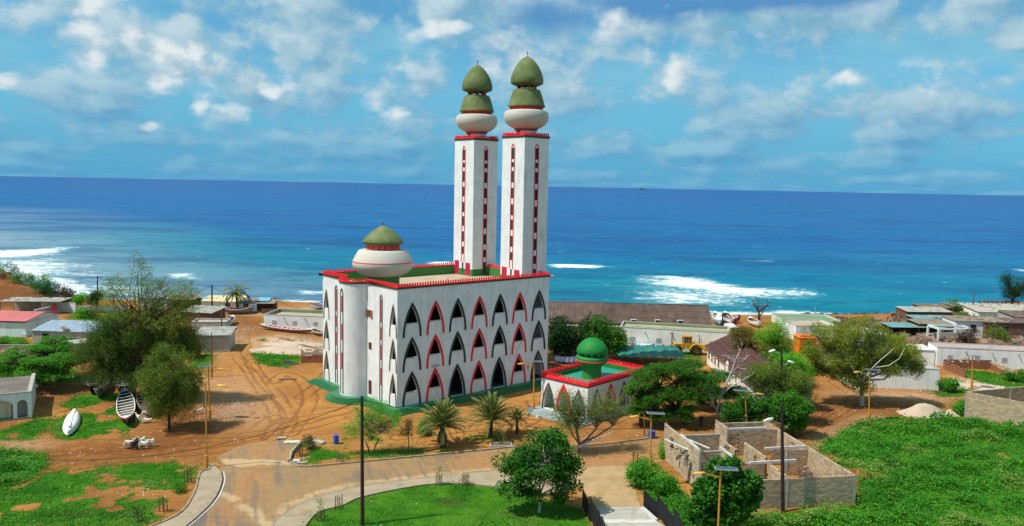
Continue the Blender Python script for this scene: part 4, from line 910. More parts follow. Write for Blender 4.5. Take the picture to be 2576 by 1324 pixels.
# --- long white market stores behind the mosque (left and right), and at the far right
LOCK = []
o, lx, ly = parapet_house('store_building', 'long low white store with lattice vents left of the mosque, a pirogue along its wall', 'building',
    frame2((663, 791.5), (850, 799), (701, 777), 2.3), 2.3, 'wall', 'roof', rz=1.75, pm='fgreen')
for k in range(6):
    lattice_window(o, PL, 1.9+k*3.75, .75); spout(o, 3.7+k*3.75, 1.9)
for k in (10.9,): MB().tube([(k, -.08, 2.2), (k, -.08, .1)], .05, 6).build('downpipe', 'conc', o)
o, lx, ly = parapet_house('store_building', 'long white store with pale green roof edge and lattice vents behind the yellow loader', 'building',
    frame2((1560, 823), (1838, 838.5), (1530, 806), 3.3), 3.3, 'wall_old', 'roof', rz=2.9, pm='fgreen')
for k in range(4): lattice_window(o, PL, 2.0+k*4.15, 1.15, .8, .7)
for k in range(4): spout(o, 3.9+k*4.15, 2.8)
MB().box(0, lx, .21, ly*.5, 2.905, 3.12).build('roof_band', mat('faded_green_band', (.17, .27, .15), .8, .15, 1, (.3, .27, .2), .5), o)
# warehouse with the long brown roof
n = G(1383, 806, 1.9)[:2]; r_ = G(1787.6, 805+9, 1.9)[:2]
WH = thing('warehouse', 'very long warehouse with brown corrugated roof at the edge of the beach', 'warehouse', (n[0], n[1], 0), math.atan2(*(r_-n)[::-1]))
wl = float(np.linalg.norm(r_-n)); wd = 6.5
MB().box(0, wl, 0, wd, -1, 1.7).build('wall', mat('tan_block_wall', (.30, .20, .11), .95, .2, 1.2, (.2, .12, .07), .5), WH)
MB().box(-.1, wl+.6, -1.5, -.02, -1, 1.15).build('wall', bpy.data.materials['tan_block_wall'], WH)
MB().box(-.1, wl+.7, -1.6, -.03, 1.152, 1.25).build('roof_ledge', 'conc', WH)
E1 = 9.6; sheet_roof(WH, (-.3, -.35, 1.72), (E1, -.35, 1.72), (E1, wd/2, 4.75), (-.3, wd/2, 4.75), 8, 3, 'tile_gr', ridges=5, wave=.07)
sheet_roof(WH, (E1+.05, -.35, 1.62), (wl+.2, -.35, 1.62), (wl+.2, wd/2, 4.6), (E1+.05, wd/2, 4.6), 30, 3, 'tile_gr', ridges=5, wave=.07)
mb = MB(); mb.add([(-.3, wd/2+.01, 4.7), (wl+.2, wd/2+.01, 4.55), (wl+.2, wd+.3, 1.6), (-.3, wd+.3, 1.7)], [(0, 1, 2, 3)]); mb.add([(wl, 0, 1.6), (wl, wd, 1.6), (wl, wd/2, 4.5)], [(0, 1, 2)]); mb.build('roof', 'tile_gr', WH)
MB().tube([(-.3, wd/2, 4.8), (E1, wd/2, 4.8), (wl+.2, wd/2, 4.66)], .09, 6).build('roof_ridge', 'tile_gr', WH)
for x in (wl*.52, wl*.67, wl*.81): MB().box(x-.5, x+.5, -.05, .35, 1.95, 2.35).build('roof_vent', 'white', WH); MB().box(x-.4, x+.4, -.09, -.05, 2.0, 2.3).build('roof_vent', 'dark', WH)
# right: long white house
o, lx, ly = parapet_house('store_building', 'long white house with four lattice vents and red and green flat roof, far right', 'building',
    frame2((2358, 874), (2640, 887), (2329, 861), 2.75), 2.75, 'wall', 'redroof' if 0 else mat('red_screed', (.36, .08, .06), .85, .15, .6, (.25, .30, .22), .5), rz=2.2)
for k in range(5): lattice_window(o, PL, 1.8+k*3.75, .95, .72, .7)
for k in range(4): spout(o, 3.9+k*3.6, 2.35)
for k in range(3): MB().box(1.5+k*1.9, 3.2+k*1.9, 1.0, 2.3, 2.21, 2.27).build('roof_sheet', 'turq', o)
MB().box(-3.4, -.15, .5, 5.5, 0, 2.1).build('side_wall', 'wall', o); MB().box(-3.4, -.15, .4, .5, 2.1, 2.18).build('coping', 'conc', o)
# white L-shaped yard wall behind the eucalyptus
a = G(2360, 982, 0)[:2]; b_ = G(2193, 974, 0)[:2]
o, lx, ly = parapet_house('yard_house', 'low white house with smooth blank wall behind the eucalyptus tree', 'house', (b_, math.atan2(*(a-b_)[::-1]), float(np.linalg.norm(a-b_)), 7.0), 2.75, 'wall', 'dark', rz=2.0)
a = G(2103, 953, 0)[:2]; b_ = G(2168, 986, 0)[:2]; o = thing('yard_wall', 'low pale boundary wall left of the eucalyptus trunk', 'wall', (a[0], a[1], 0), math.atan2(*(b_-a)[::-1]))
MB().box(0, float(np.linalg.norm(b_-a)), 0, .2, -.2, 1.0).build('wall', 'wall', o); MB().box(-.03, float(np.linalg.norm(b_-a))+.03, -.04, .24, 1.002, 1.08).build('coping', 'conc', o)

# --- brown gabled house behind the acacias
E0 = G(1771, 869.5, 2.6); E1_ = G(1893, 975, 2.6); d = (E1_-E0)[:2]; gl = float(np.linalg.norm(d))
GH = thing('gabled_house', 'white house with a large worn brown tiled gable roof among the trees', 'house', (E0[0], E0[1], 0), math.atan2(d[1], d[0]))
gw = 3.6; rh = 4.35
MB().box(.25, gl-.25, .45, gw*2-.45, -.2, 2.62).build('wall', 'wall_old', GH)
mb = MB()
for x in (.25, gl-.35): mb.prism([(x, .5), (x+.1, .5), (x+.1, gw*2-.5), (x, gw*2-.5)], 2.5, 2.6); mb.add([(x, .5, 2.6), (x, gw*2-.5, 2.6), (x, gw, rh-.15)], [(0, 1, 2)])
mb.build('gable', 'wall_old', GH)
sheet_roof(GH, (0, 0, 2.55), (gl, 0, 2.55), (gl, gw, rh), (0, gw, rh), 22, 5, 'tile', ridges=2, wave=.06, lap=.06)
sheet_roof(GH, (0, gw*2, 2.55), (gl, gw*2, 2.55), (gl, gw, rh), (0, gw, rh), 11, 2, 'tile', ridges=4, wave=.05)
MB().tube([(0, gw, rh+.06), (gl, gw, rh+.06)], .1, 6).build('roof_ridge', 'tile', GH)
for x in (1.6, 3.4, 5.2, 7.2):
    MB().box(x-.5, x+.5, .37, .45, .9, 2.1).build('window', 'white', GH); MB().box(x-.36, x+.36, .34, .37, 1.0, 2.0).build('pane', 'glass', GH.children[-1])
mb = MB(); n_ = 14; mb.add([(gl*.52+.6*math.cos(q), .0+.05*math.sin(q), 2.3+.85*math.sin(q)) for q in np.linspace(0, 2*PI, n_, endpoint=False)]+[(gl*.52+.6*math.cos(q), .12, 2.3+.85*math.sin(q)) for q in np.linspace(0, 2*PI, n_, endpoint=False)], [tuple(range(n_)), tuple(range(2*n_-1, n_-1, -1))]+[(i, (i+1)%n_, n_+(i+1)%n_, n_+i) for i in range(n_)]); mb.build('oval_panel', 'white', GH)

# --- left side houses
o, lx, ly = parapet_house('pink_roofed_house', 'white house with a sloping pink metal roof at the left edge', 'house',
    (G(63, 812, 2.3)[:2], math.atan2(*(G(128.6, 794.5, 2.3)-G(63, 812, 2.3))[:2][::-1]), 9.0, 10.0), 2.25, 'wall_pale', 'dark', rz=2.0)
cs = lambda s, d: (s, d)
f_ = G(63, 812, 2.3)[:2]; ux = (G(128.6, 794.5, 2.3)[:2]-f_); W1 = float(np.linalg.norm(ux))
sheet_roof(o, (-.3, 10.2, 2.5), (-.3, -.3, 2.5), (4.8, -.3, 3.3), (4.8, 10.2, 3.3), 7, 1, 'pinkroof', ridges=4, wave=.035)
sheet_roof(o, (9.3, 10.2, 2.5), (9.3, -.3, 2.5), (4.8, -.3, 3.3), (4.8, 10.2, 3.3), 7, 1, 'pinkroof', ridges=4, wave=.035)
mb = MB(); mb.add([(.0, .01, 2.3), (9, .01, 2.3), (4.8, .01, 3.2)], [(0, 1, 2)]); mb.build('gable', 'wall_pale', o)
opening(o, 4.4, 5.4, .6, 1.9, 'l'); opening(o, 8.0, 9.0, .6, 1.9, 'l'); opening(o, 6.0, 6.9, .4, 1.6, 'f')
MB().box(-.25, 0, -.3, .4, 0, .5).build('step', 'conc_w', o)
# grey metal roof house
n = G(76, 833, 2.1); r_ = G(255, 838, 2.1)
o = thing('metal_roofed_house', 'block house with a blue grey corrugated metal roof beside the pink roofed house', 'house', (n[0], n[1], 0), math.atan2(*(r_-n)[:2][::-1])); lx = float(np.linalg.norm((r_-n)[:2]))
MB().box(.2, lx-.2, .2, 5.2, -.3, 2.1).build('wall', 'conc', o)
sheet_roof(o, (0, 0, 2.12), (lx, 0, 2.12), (lx, 5.2, 2.95), (0, 5.2, 2.95), 9, 1, 'metal', ridges=6, wave=.03)
opening(o, 1.8, 2.7, .7, 1.7, 'f'); o.children[-1].location.y = .2
mb = MB(); mb.add([(.2, .2, 2.1), (.2, 5.2, 2.1), (.2, 5.2, 2.85)], [(0, 1, 2)]); mb.add([(.2, 5.2, 0), (lx-.2, 5.2, 0), (lx-.2, 5.2, 2.9), (.2, 5.2, 2.9)], [(0, 1, 2, 3)]); mb.build('gable', 'conc', o)
dsh = MB().lathe([(.02, 0), (.3, .05), (.6, .2), (.75, .38)], 18).build('satellite_dish', 'white', o, smooth=True); dsh.location = (lx*.46, 0.3, 2.3); dsh.rotation_euler = (-.5, .2, 0)

# ================================================================== concrete block walls
BS, BH_ = .44, .205
_blk = None
def block_mesh():
    global _blk
    if _blk is None:
        mb = MB(); x, y, z = BS/2-.011, .08, BH_/2-.009; e = .012
        mb.add([(-x, -y, -z), (x, -y, -z), (x, y, -z), (-x, y, -z), (-x, -y, z), (x, -y, z), (x, y, z), (-x, y, z)], [(0,3,2,1),(4,5,6,7),(0,1,5,4),(1,2,6,5),(2,3,7,6),(3,0,4,7)])
        _blk = mb.mesh('block', 'block')
    return _blk
class BlockWall:
    """running-bond wall from a to b (local 2D), height h; budget of single blocks kept as parts"""
    def __init__(s, parent, budget=0): s.p = parent; s.left = budget; s.mb = MB(); s.core = MB()
    def wall(s, a, b_, h, openings=(), z0=0.0, single=False, ragged=0.0):
        a = np.array(a, float); b_ = np.array(b_, float); L_ = float(np.linalg.norm(b_-a)); t_ = (b_-a)/L_; ang = math.atan2(t_[1], t_[0]); nn = np.array([-t_[1], t_[0]])
        rowsn = int(round(h/BH_)); bh = h/rowsn
        for j in range(rowsn):
            x = -BS/2 if j % 2 else 0.0
            top = j >= rowsn-2
            while x < L_-.02:
                x0, x1 = max(0, x), min(L_, x+BS); x += BS
                if x1-x0 < .06: continue
                cx_, cz = (x0+x1)/2, z0+(j+.5)*bh
                if any(o_[0] < cx_ < o_[1] and o_[2] < cz < o_[3] for o_ in openings): continue
                if ragged and top and random.random() < ragged: continue
                c_ = a+t_*cx_; w_ = (x1-x0)/BS
                if single and s.left > 0:
                    ob = bpy.data.objects.new('block', block_mesh()); link(ob, s.p); ob.location = (c_[0]+nn[0]*random.uniform(-.008, .008), c_[1]+nn[1]*random.uniform(-.008, .008), cz)
                    ob.rotation_euler = (0, 0, ang+random.uniform(-.008, .008)); ob.scale = (w_, 1, bh/BH_); s.left -= 1
                else: s.mb.obox(c_+nn*random.uniform(-.008, .008), t_, nn, (x1-x0)/2-.011, .08, cz-bh/2+.009, cz+bh/2-.009)
        segs = [(0, L_)]                      # mortar core, set back from both faces, cut at the openings
        cuts = sorted({0., L_}|{max(0, min(L_, q)) for o_ in openings for q in o_[:2]})
        for q0, q1 in zip(cuts[:-1], cuts[1:]):
            if q1-q0 < .03: continue
            mid = (q0+q1)/2; ops = sorted([(o_[2], o_[3]) for o_ in openings if o_[0] < mid < o_[1]]); z = z0-.3
            for (c0, c1) in ops+[(z0+h-bh*(2 if ragged else 0)-.02, None)]:
                if c0 > z+.02: s.core.obox(a+t_*mid, t_, nn, (q1-q0)/2-.002, .062, z, c0)
                if c1 is None: break
                z = c1
    def finish(s):
        if s.mb.v: s.mb.build('blockwork', 'block_j', s.p, kind='stuff')
        s.core.build('mortar', 'mortar', s.p)
# --- the unfinished house
UO = np.array([17.0, 61.6]); UA = math.atan2(.175, .984)
UH = thing('unfinished_house', 'roofless unfinished house of grey brown cinder blocks with bare rooms in the foreground', 'building', (UO[0], UO[1], 0), UA)
bw = BlockWall(UH, 300); SX, SY = 11.6, 15.5
bw.wall((2.4, 0), (SX, 0), 2.45, single=True); bw.wall((0, 0), (2.4, 0), 2.0, ragged=.3)
bw.wall((0, 12.4), (0, 4.5), 3.4, openings=[(5.0, 5.9, 1.25, 2.35), (1.4, 2.4, 1.6, 2.6)], single=True)
bw.wall((0, 4.42), (0, .1), 1.7, ragged=.4)
bw.wall((SX, .1), (SX, SY), 2.45, openings=[(9.0, 9.8, 1.0, 2.1)])
bw.wall((6.4, SY), (SX-.1, SY), 2.3); bw.wall((6.4, 12.8), (6.4, SY-.1), 2.7); bw.wall((6.5, 12.72), (SX-.1, 12.72), 2.45, openings=[(.1, 1.0, -1, 2.0)])
bw.wall((.1, 11.4), (5.0, 11.4), 2.45); bw.wall((5.0, 8.0), (5.0, 11.3), 2.2, openings=[(1.2, 2.1, -1, 2.0)])
bw.wall((3.8, 5.3), (3.8, 8.6), 2.1); bw.wall((.1, 7.1), (3.1, 7.1), 2.3); bw.wall((6.4, 5.0), (6.4, 9.1), 2.45, openings=[(1.2, 2.0, -1, 2.1)])
bw.wall((3.2, 5.0), (6.3, 5.0), 2.0); bw.wall((6.1, .1), (6.1, 3.6), 2.3, ragged=.3); bw.wall((9.4, 7.1), (SX-.1, 7.1), 2.3); bw.wall((8.9, 3.9), (10.2, 3.9), 1.9, ragged=.5)
bw.wall((9.4, 9.7), (SX-.1, 9.7), 1.5, ragged=.4)
bw.finish()
for p0, p1 in (((4.2, 3.8, 2.45), (8.5, 3.8, 2.5)), ((7.4, 7.2, 2.45), (11.4, 7.2, 2.5)), ((6.4, 12.72, 2.56), (10.4, 12.72, 2.56)), ((3.8, 5.2, 2.2), (3.8, 8.7, 2.2))): MB().bar(p0, p1, .17, .2).build('lintel', 'conc_w', UH)
MB().bar((0, 4.4, 3.5), (0, 8.8, 3.5), .17, .17).build('lintel', 'conc_w', UH); MB().bar((.1, 11.4, 2.52), (5., 11.4, 2.52), .17, .12).build('lintel', 'conc', UH); MB().bar((1.2, 7.1, 2.4), (3.2, 7.1, 2.4), .17, .14).build('lintel', 'conc', UH)
for p0, p1 in (((-1.3, 9.2, 3.0), (.15, 6.4, 2.75)), ((-1.2, 8.4, 2.35), (.3, 8.3, 2.35)), ((-.8, 7.3, 2.2), (.2, 7.0, 2.2)), ((.2, 9.9, 3.1), (1.3, 5.4, 3.3)), ((-.35, 5.2, 1.2), (.25, 5.8, 1.2)), ((-.1, 4.9, 1.9), (.5, 6.0, 1.7))): MB().bar(p0, p1, .2, .05).build('plank', 'wood_gr' if p0[2] < 3 else 'conc_w', UH)
for x, y, h in ((0, 0, 2.0), (2.4, -.01, 2.5), (SX, 0, 2.5), (0, 4.46, 3.45), (0, 12.4, 3.45), (SX, SY, 2.5), (7.15, -.01, 2.5), (5.6, -.01, 2.5), (0, 7.2, 3.4), (SX, 5.1, 2.5), (7.4, 3.8, 2.4), (6.1, 3.7, 2.4), (6.4, 12.75, 2.7), (9.5, 7.1, 2.4)):
    MB().box(x-.1, x+.1, y-.1, y+.1, -.3, h).build('column', 'conc', UH)
    mb = MB()
    for ex, ey in ((-.05, -.05), (.05, -.05), (.05, .05), (-.05, .05)): mb.tube([(x+ex, y+ey, h), (x+ex*2+random.uniform(-.05, .05), y+ey*2+random.uniform(-.05, .05), h+random.uniform(.3, .8))], .012, 4)
    mb.build('rebar', 'rust', UH)
mb = MB()
for k in range(14): x = 5.4+k*.45; mb.tube([(x, 0, 2.45), (x+random.uniform(-.03, .03), 0, 2.45+random.uniform(.2, .45))], .008, 4)
mb.tube([(5.3, 0, 2.62), (8.4, 0, 2.66), (11.5, 0, 2.62)], .012, 4); mb.build('rebar', 'rust', UH)
# loose blocks and a small heap around the house
for (x, y, z, a) in ((1.0, 9.2, 3.45, .3), (1.25, 8.7, 3.45, 1.2), (.9, 8.2, 3.45, .4)):
    pass
for i, (x, y) in enumerate([(2.8, 6.2), (3.1, 6.5), (8.3, 2.2), (8.8, 2.5), (8.5, 1.8), (10.6, 4.6), (2.0, 3.0), (1.5, 2.6), (1.2, 3.2)]):
    ob = bpy.data.objects.new('loose_block', block_mesh()); link(ob); tag(ob, 'loose cinder block lying on the ground inside the roofless house', 'block', 'loose blocks inside the unfinished house')
    c_, s_ = math.cos(UA), math.sin(UA); ob.location = (UO[0]+x*c_-y*s_, UO[1]+x*s_+y*c_, .1); ob.rotation_euler = (0, 0, i*1.3)
# --- block compound wall at the right edge
n = G(2433, 985.5, 3.0)[:2]; r_ = G(2575, 1012, 3.0)[:2]; bk = G(2575, 972, 3.0)[:2]
CWL = thing('compound_wall', 'tall open cinder block compound wall at the right edge of the picture', 'wall', (n[0], n[1], 0), 0)
bw = BlockWall(CWL, 300); d1 = (r_-n)*2.2; d2 = (bk-n)*1.5
bw.wall((0, 0), tuple(d1), 3.0, single=True); bw.wall((0, .02), tuple(d2), 3.0); bw.finish()
for p in ((0, 0), tuple(d1*.5), tuple(d2*.5)): MB().box(p[0]-.1, p[0]+.1, p[1]-.1, p[1]+.1, -.2, 3.03).build('column', 'conc', CWL)
# --- ruined low walls in front of the long white house
a, b_, c_, d_ = [G(*q, 0)[:2] for q in ((2372, 927), (2428, 950), (2492, 929), (2550, 950))]
RU = thing('ruined_walls', 'low ruined reddish block walls in front of the long white house', 'ruin', (a[0], a[1], 0), 0)
M['block'], _k = M['redblock'], M['block']; _blk0, _blk = _blk, None
bw = BlockWall(RU, 220); bw.wall((0, 0), tuple(b_-a), 1.15, single=True, ragged=.2); bw.wall((0, .05), tuple(c_-a), 1.35, single=True, ragged=.2); bw.wall(tuple(c_-a), tuple(d_-a), 1.15, single=True, ragged=.2); bw.finish()
M['block'], _blk = _k, _blk0
# --- slatted roof block building, low block houses on the left
def rowhouse(label, fr, h, slats=0, rooms=0, budget=90):
    n, an, lx, ly = fr; o = thing('block_house', label, 'building', (n[0], n[1], 0), an); bw = BlockWall(o, budget)
    bw.wall((0, 0), (0, ly), h, single=True); bw.wall((0.1, 0), (lx, 0), h); bw.wall((0.1, ly), (lx, ly), h); bw.wall((lx, .1), (lx, ly-.1), h)
    for k in range(rooms): x = lx*(k+1)/(rooms+1); bw.wall((x, .1), (x, ly-.1), h-.05)
    bw.finish()
    for q in ((-.1, lx+.1, -.1, .1), (-.1, lx+.1, ly-.1, ly+.1), (-.1, .1, .1, ly-.1)): MB().box(*q, h+.002, h+.1).build('ring_beam', 'conc', o)
    for k in range(slats): x = 1.5+(lx-1.8)*k/slats; MB().bar((x, .1, h+.14), (x+.4, ly*.62, h+.14), .24, .07).build('roof_slat', 'conc_w', o)
    return o
rowhouse('block house roofed with a row of white concrete slats left of the tall casuarina', frame2((113.5, 877), (236, 862), (72.5, 865), 2.3), 2.3, slats=15, rooms=0)
rowhouse('roofless low block rooms at the left edge above the umbrella tree', (G(56, 885, 2.2)[:2]+np.array([-12, -1.2]), .1, 12.0, 4.2), 2.2, rooms=3, budget=60)
# --- arched veranda house at the left edge
n = G(78, 987, 2.75)[:2]; l_ = G(0, 994, 2.75)[:2]; u = n-l_; an = math.atan2(u[1], u[0]); bkc = G(0, 929, 2.75)[:2]
VH = thing('veranda_house', 'pale green plastered house with arched veranda at the left edge', 'house', (n[0], n[1], 0), an)
dep = 9.0; wid = 12.0
hol = [[(-.84+.48*math.cos(q), 1.5+.52*math.sin(q)) for q in np.linspace(0, PI, 9)]+[(-1.32, .02), (-.36, .02)]]
for cx_, hw in ((-3.4, 1.72), (-7.3, 1.7)): hol.append([(cx_+hw*math.cos(q), 1.5+.72*math.sin(q)) for q in np.linspace(0, PI, 11)]+[(cx_-hw, .02), (cx_+hw, .02)])
facade('wall', 'wall_pale', VH, [(-wid, 0), (0, 0), (0, 2.75), (-wid, 2.75)], hol, PL, .3)
mb = MB(); mb.box(-.3, 0, .02, dep, 0, 2.75); mb.build('wall', 'wall_pale', VH)
MB().box(-wid, -1.9, .9, 1.1, 0, 2.6).build('inner_wall', 'wall_yel', VH); MB().box(-wid, -.3, 1.15, dep, 0, 2.55).build('inner_wall', 'conc', VH)
MB().add([(-wid, .3, 2.6), (-.3, .3, 2.6), (-.3, dep, 2.6), (-wid, dep, 2.6)], [(0, 1, 2, 3)]).build('roof', mat('old_grey_roof', (.17, .14, .12), .95, .2, .5, (.1, .08, .07), .5), VH)
mb = MB(); mb.box(-wid, .04, -.04, .12, 2.752, 2.86); mb.box(-.34, .04, .122, dep, 2.752, 2.86); mb.build('coping', 'conc', VH)
MB().box(-1.75, -.1, -.03, .3, -.1, .12).build('step', 'conc', VH); MB().box(-1.95, -1.7, -.06, -.001, 2.15, 2.35).build('wall_light', 'white', VH)
for i in range(9): x, y = -.8-random.random()*1.2, .8+i*.85; s_ = random.uniform(.12, .28); MB().lathe([(.01, 0), (s_, .02), (s_*.9, s_*.5), (.01, s_*.7)], 7, (x, y)).build('roof_rubble', random.choice(['white', 'turq', 'stone', 'wall_pale']), VH); VH.children[-1].location.z = 2.6

# ================================================================== shacks by the beach and on the point
def shed(name, label, uv, w_, d_, h, wm, rm, an=None, slope=.25, rows=1, ncol=6, posts=False, cat='shed', zt=None, door=None, win=None, over=.25, ridges=4):
    p = GG(*uv); an = random.uniform(-.12, .12) if an is None else an
    o = thing(name, label, cat, p, an); m_ = h+slope
    if posts:
        for x in (0, w_/2, w_):
            for y in (0, d_): MB().tube([(x, y, -.2), (x, y, h)], .06, 5).build('post', 'wood', o)
        MB().box(0.1, w_-.1, d_-.1, d_-.02, -.2, h-.1).build('wall', wm, o)
    else:
        MB().box(0, w_, 0, d_, -.6, h).build('wall', wm, o)
        mb = MB(); mb.add([(0, 0, h), (0, d_, h), (0, d_, m_)], [(0, 1, 2)]); mb.add([(w_, 0, h), (w_, d_, h), (w_, d_, m_)], [(0, 1, 2)]); mb.add([(0, d_, h), (w_, d_, h), (w_, d_, m_), (0, d_, m_)], [(0, 1, 2, 3)]); mb.build('gable', wm, o)
    sheet_roof(o, (-over, -over, h+.03), (w_+over, -over, h+.03), (w_+over, d_+over, m_+.05), (-over, d_+over, m_+.05), ncol, rows, rm, ridges=ridges, wave=.035)
    mb = MB()
    for _ in range(int(w_*d_*.35)):
        x_, y_ = random.uniform(0, w_), random.uniform(0, d_); z_ = h+.06+slope*y_/d_; s_ = random.uniform(.06, .22); a_ = random.uniform(0, PI)
        mb.obox((x_, y_), np.array([math.cos(a_), math.sin(a_)]), np.array([-math.sin(a_), math.cos(a_)]), s_*random.choice([1, 1, 4]), s_*.5, z_, z_+random.uniform(.05, .16))
    mb.build('roof_weights', random.choice(['wood', 'stone', 'conc', 'wood_gr']), o, kind='stuff')
    if door: opening(o, door[0], door[1], 0, h*.82, 'f', name='door')
    if win: opening(o, win[0], win[1], h*.4, h*.78, 'f')
    return o
M['brick_br'] = mat('brown_shack_wall', (.16, .075, .055), .9, .25, 1, (.08, .05, .04), .5)
shed('beach_hut', 'white beach hut with a pale yellow roof left of the coconut palm', (509, 777), 7.2, 4.5, 1.5, 'wall_old', 'yelroof', .02, .55, ncol=5, win=(4.6, 5.4))
o = shed('beach_shelter', 'open beach shelter with blue tarpaulin roof and white signboard right of the coconut palm', (600, 786), 6.6, 4.2, 1.7, 'brick_br', 'wood_gr', .12, .45, posts=True, ncol=5)
sheet_roof(o, (3.2, 1.2, 2.06), (5.6, 1.2, 2.06), (5.6, 4.0, 2.38), (3.2, 4.0, 2.38), 2, 1, 'ltblue', name='tarpaulin')
MB().box(2.0, 3.5, -.5, -.42, .3, 1.75).build('signboard', 'white', o)
for k in range(4): MB().box(2.15+.0*k, 3.35-.15*(k % 2), -.53, -.502, .55+k*.28, .62+k*.28).build('sign_line', 'blue', o)
MB().box(4.6, 7.2, -1.4, -1.2, -.2, .9).build('wall', 'brick_br', o)
shed('workshop', 'grey block workshop with a rusty corrugated roof beside the dirt track', (494, 886), 4.7, 5.2, 2.5, 'conc', 'metal_ol', .18, .35, ncol=5, win=None)
o, lx, ly = parapet_house('flat_roofed_hut', 'low flat roofed concrete hut just behind the rusty roofed workshop', 'hut', (GG(482, 836)[:2], .12, 5.6, 3.5), 1.7, 'conc', 'conc', rz=1.5)
shed('brick_hut', 'small red brick hut half hidden behind the casuarina', (428, 905), 3.4, 3.0, 1.9, 'rust', 'tile', .1, .4, ncol=4)
shed('grey_roofed_hut', 'hut with grey sheet roof showing through the casuarina near the shore', (455, 812), 6.0, 4.5, 2.0, 'brick_br', 'metal_ol', -.2, .5)
shed('beach_hut', 'dark wooden beach hut behind the casuarina crown', (372, 778), 9, 4, 2.0, 'brick_br', 'wood_gr', .02, .5, ncol=6, posts=True)
shed('beach_hut', 'small white walled beach hut left of the casuarina crown', (348, 778), 5.5, 3, 2.2, 'wall_old', 'metal', .02, .2, ncol=4)
# left far: shack with columns, yard walls, fence
o = shed('open_shack', 'flat roofed open shack with white columns behind the pink roofed house', (2, 789), 10.5, 4.5, 2.3, 'conc', 'metal_ol', .08, .1, ncol=6, posts=True)
MB().box(9.3, 9.9, -.1, 0, 0, 1.9).build('door', 'crimson', o)
for lab, a, b_, h in (('white yard wall running down from the red slope', (145, 783), (190, 786), 1.7), ('grey sloping yard wall beside the pink roofed house', (88, 799), (143, 786), 1.3), ('white end of the yard wall near the red hillside', (106, 786), (145, 781), 1.8), ('long low white wall behind the small yellow green tree', (190, 784), (320, 784), 1.0)):
    p, q = GG(*a), GG(*b_); o = thing('yard_wall', lab, 'wall', p, math.atan2(q[1]-p[1], q[0]-p[0])); L_ = float(np.linalg.norm((q-p)[:2]))
    MB().box(0, L_, 0, .2, -.6, h).build('wall', 'wall' if 'white' in lab else 'conc', o); MB().box(-.03, L_+.03, -.04, .24, h+.002, h+.1).build('coping', 'conc_w', o)
for i, u in enumerate((155, 184, 232, 286, 340)):
    p = GG(u, 768); o = MB().box(-.12, .12, -.12, .12, -.2, 2.0).build('gate_post', 'rust'); o.location = p; tag(o, 'rusty post on the red bank at the far left, '+('leftmost', 'second from the left', 'middle one', 'second from the right', 'rightmost')[i]+' of five', 'post', 'posts on the red bank')
# right background: rooftops, stalls, sheds on the point
o, lx, ly = parapet_house('green_roofed_building', 'building with a long flat pale green roof near the rocks', 'building', (GG(1985, 833)[:2], -.02, 10.5, 11), 1.5, 'wall_old', 'fgreen', rz=1.35)
o, lx, ly = parapet_house('white_house', 'small white block house with stepped roof behind the bright green tree', 'house', (GG(2000, 858)[:2], .1, 7.5, 6), 2.6, 'wall', 'roof', rz=2.4)
o = shed('kiosk', 'bright orange kiosk beside the eucalyptus crown', (2009, 893), 2.6, 2.4, 2.7, 'orange', 'orange', .05, .1, ncol=2, cat='kiosk', door=(.9, 1.8))
S_ = [('long_shack', 'long brown shack with uneven silver sheet roof on the stony point', (2281, 812), 9.0, 4.5, 2.2, 'brick_br', 'metal_ol', .04, .35, False, 9),
      ('market_stall', 'open stall with pale turquoise roof sheets near the shore', (2242, 847), 9.5, 4.0, 1.7, 'brick_br', 'dteal', .02, .15, True, 6),
      ('market_stall', 'dark open stall with a light awning right of the turquoise stall', (2310, 846), 6.0, 4.0, 2.2, 'brick_br', 'wood_gr', .03, .2, True, 4),
      ('market_stall', 'low stall with brown plank roof left of the turquoise stall', (2170, 838), 10.0, 4.5, 1.3, 'brick_br', 'wood', .0, .15, True, 6),
      ('market_stall', 'low shelter with pale slatted roof behind the dark stall', (2300, 824), 7.0, 3.0, 1.7, 'wood', 'dteal', .05, .2, True, 5),
      ('low_shack', 'low brown shack with rusty roof on the crest of the point', (2325, 789), 10.0, 5, 1.2, 'brick_br', 'wood', .03, .2, False, 5),
      ('sandy_hut', 'sand coloured hut with flat orange roof edge right of the bare plant', (2400, 789), 7.5, 5, 1.5, 'yelroof', 'wood_gr', .03, .1, False, 4),
      ('grey_roofed_hall', 'wide low hall with shallow grey roof below the pergola', (2460, 803), 13.5, 9, 1.5, 'wall_old', 'conc', -.06, .55, False, 8),
      ('shore_shed', 'grey walled shed with long roof at the far right edge', (2552, 836), 10.5, 6, 2.9, 'conc', 'tile_gr', -.04, .3, False, 8),
      ('plaster_house', 'peeling white plaster house with thatch edged flat roof behind the bare bush', (2402, 849), 8.6, 5, 3.0, 'wall', 'wood_gr', -.03, .15, False, 6),
      ('brown_house', 'brown walled house joined to the peeling white house', (2477, 853), 10.0, 5, 3.0, 'brick_br', 'tile_gr', -.03, .1, False, 6),
      ('tin_shed', 'small tin shed with reddish roof among the shore stalls', (2120, 846), 5.5, 4, 1.6, 'rust', 'tile', .06, .3, False, 4),
      ('tin_shed', 'white speckled tin shed seen through the eucalyptus crown', (2150, 870), 5.5, 4, 2.0, 'wall_old', 'white', .06, .3, False, 4)]
for (nm, lb, uv, w_, d_, h, wm, rm, an, sl_, po, nc_) in S_: shed(nm, lb, uv, w_, d_, h, wm, rm, an, sl_, posts=po, ncol=nc_, win=None if po else (w_*.3, w_*.3+.9))
p = GG(2474, 780); o = thing('pergola', 'dark timber pergola on the skyline right of the tall thin pole', 'pergola', p, 0)
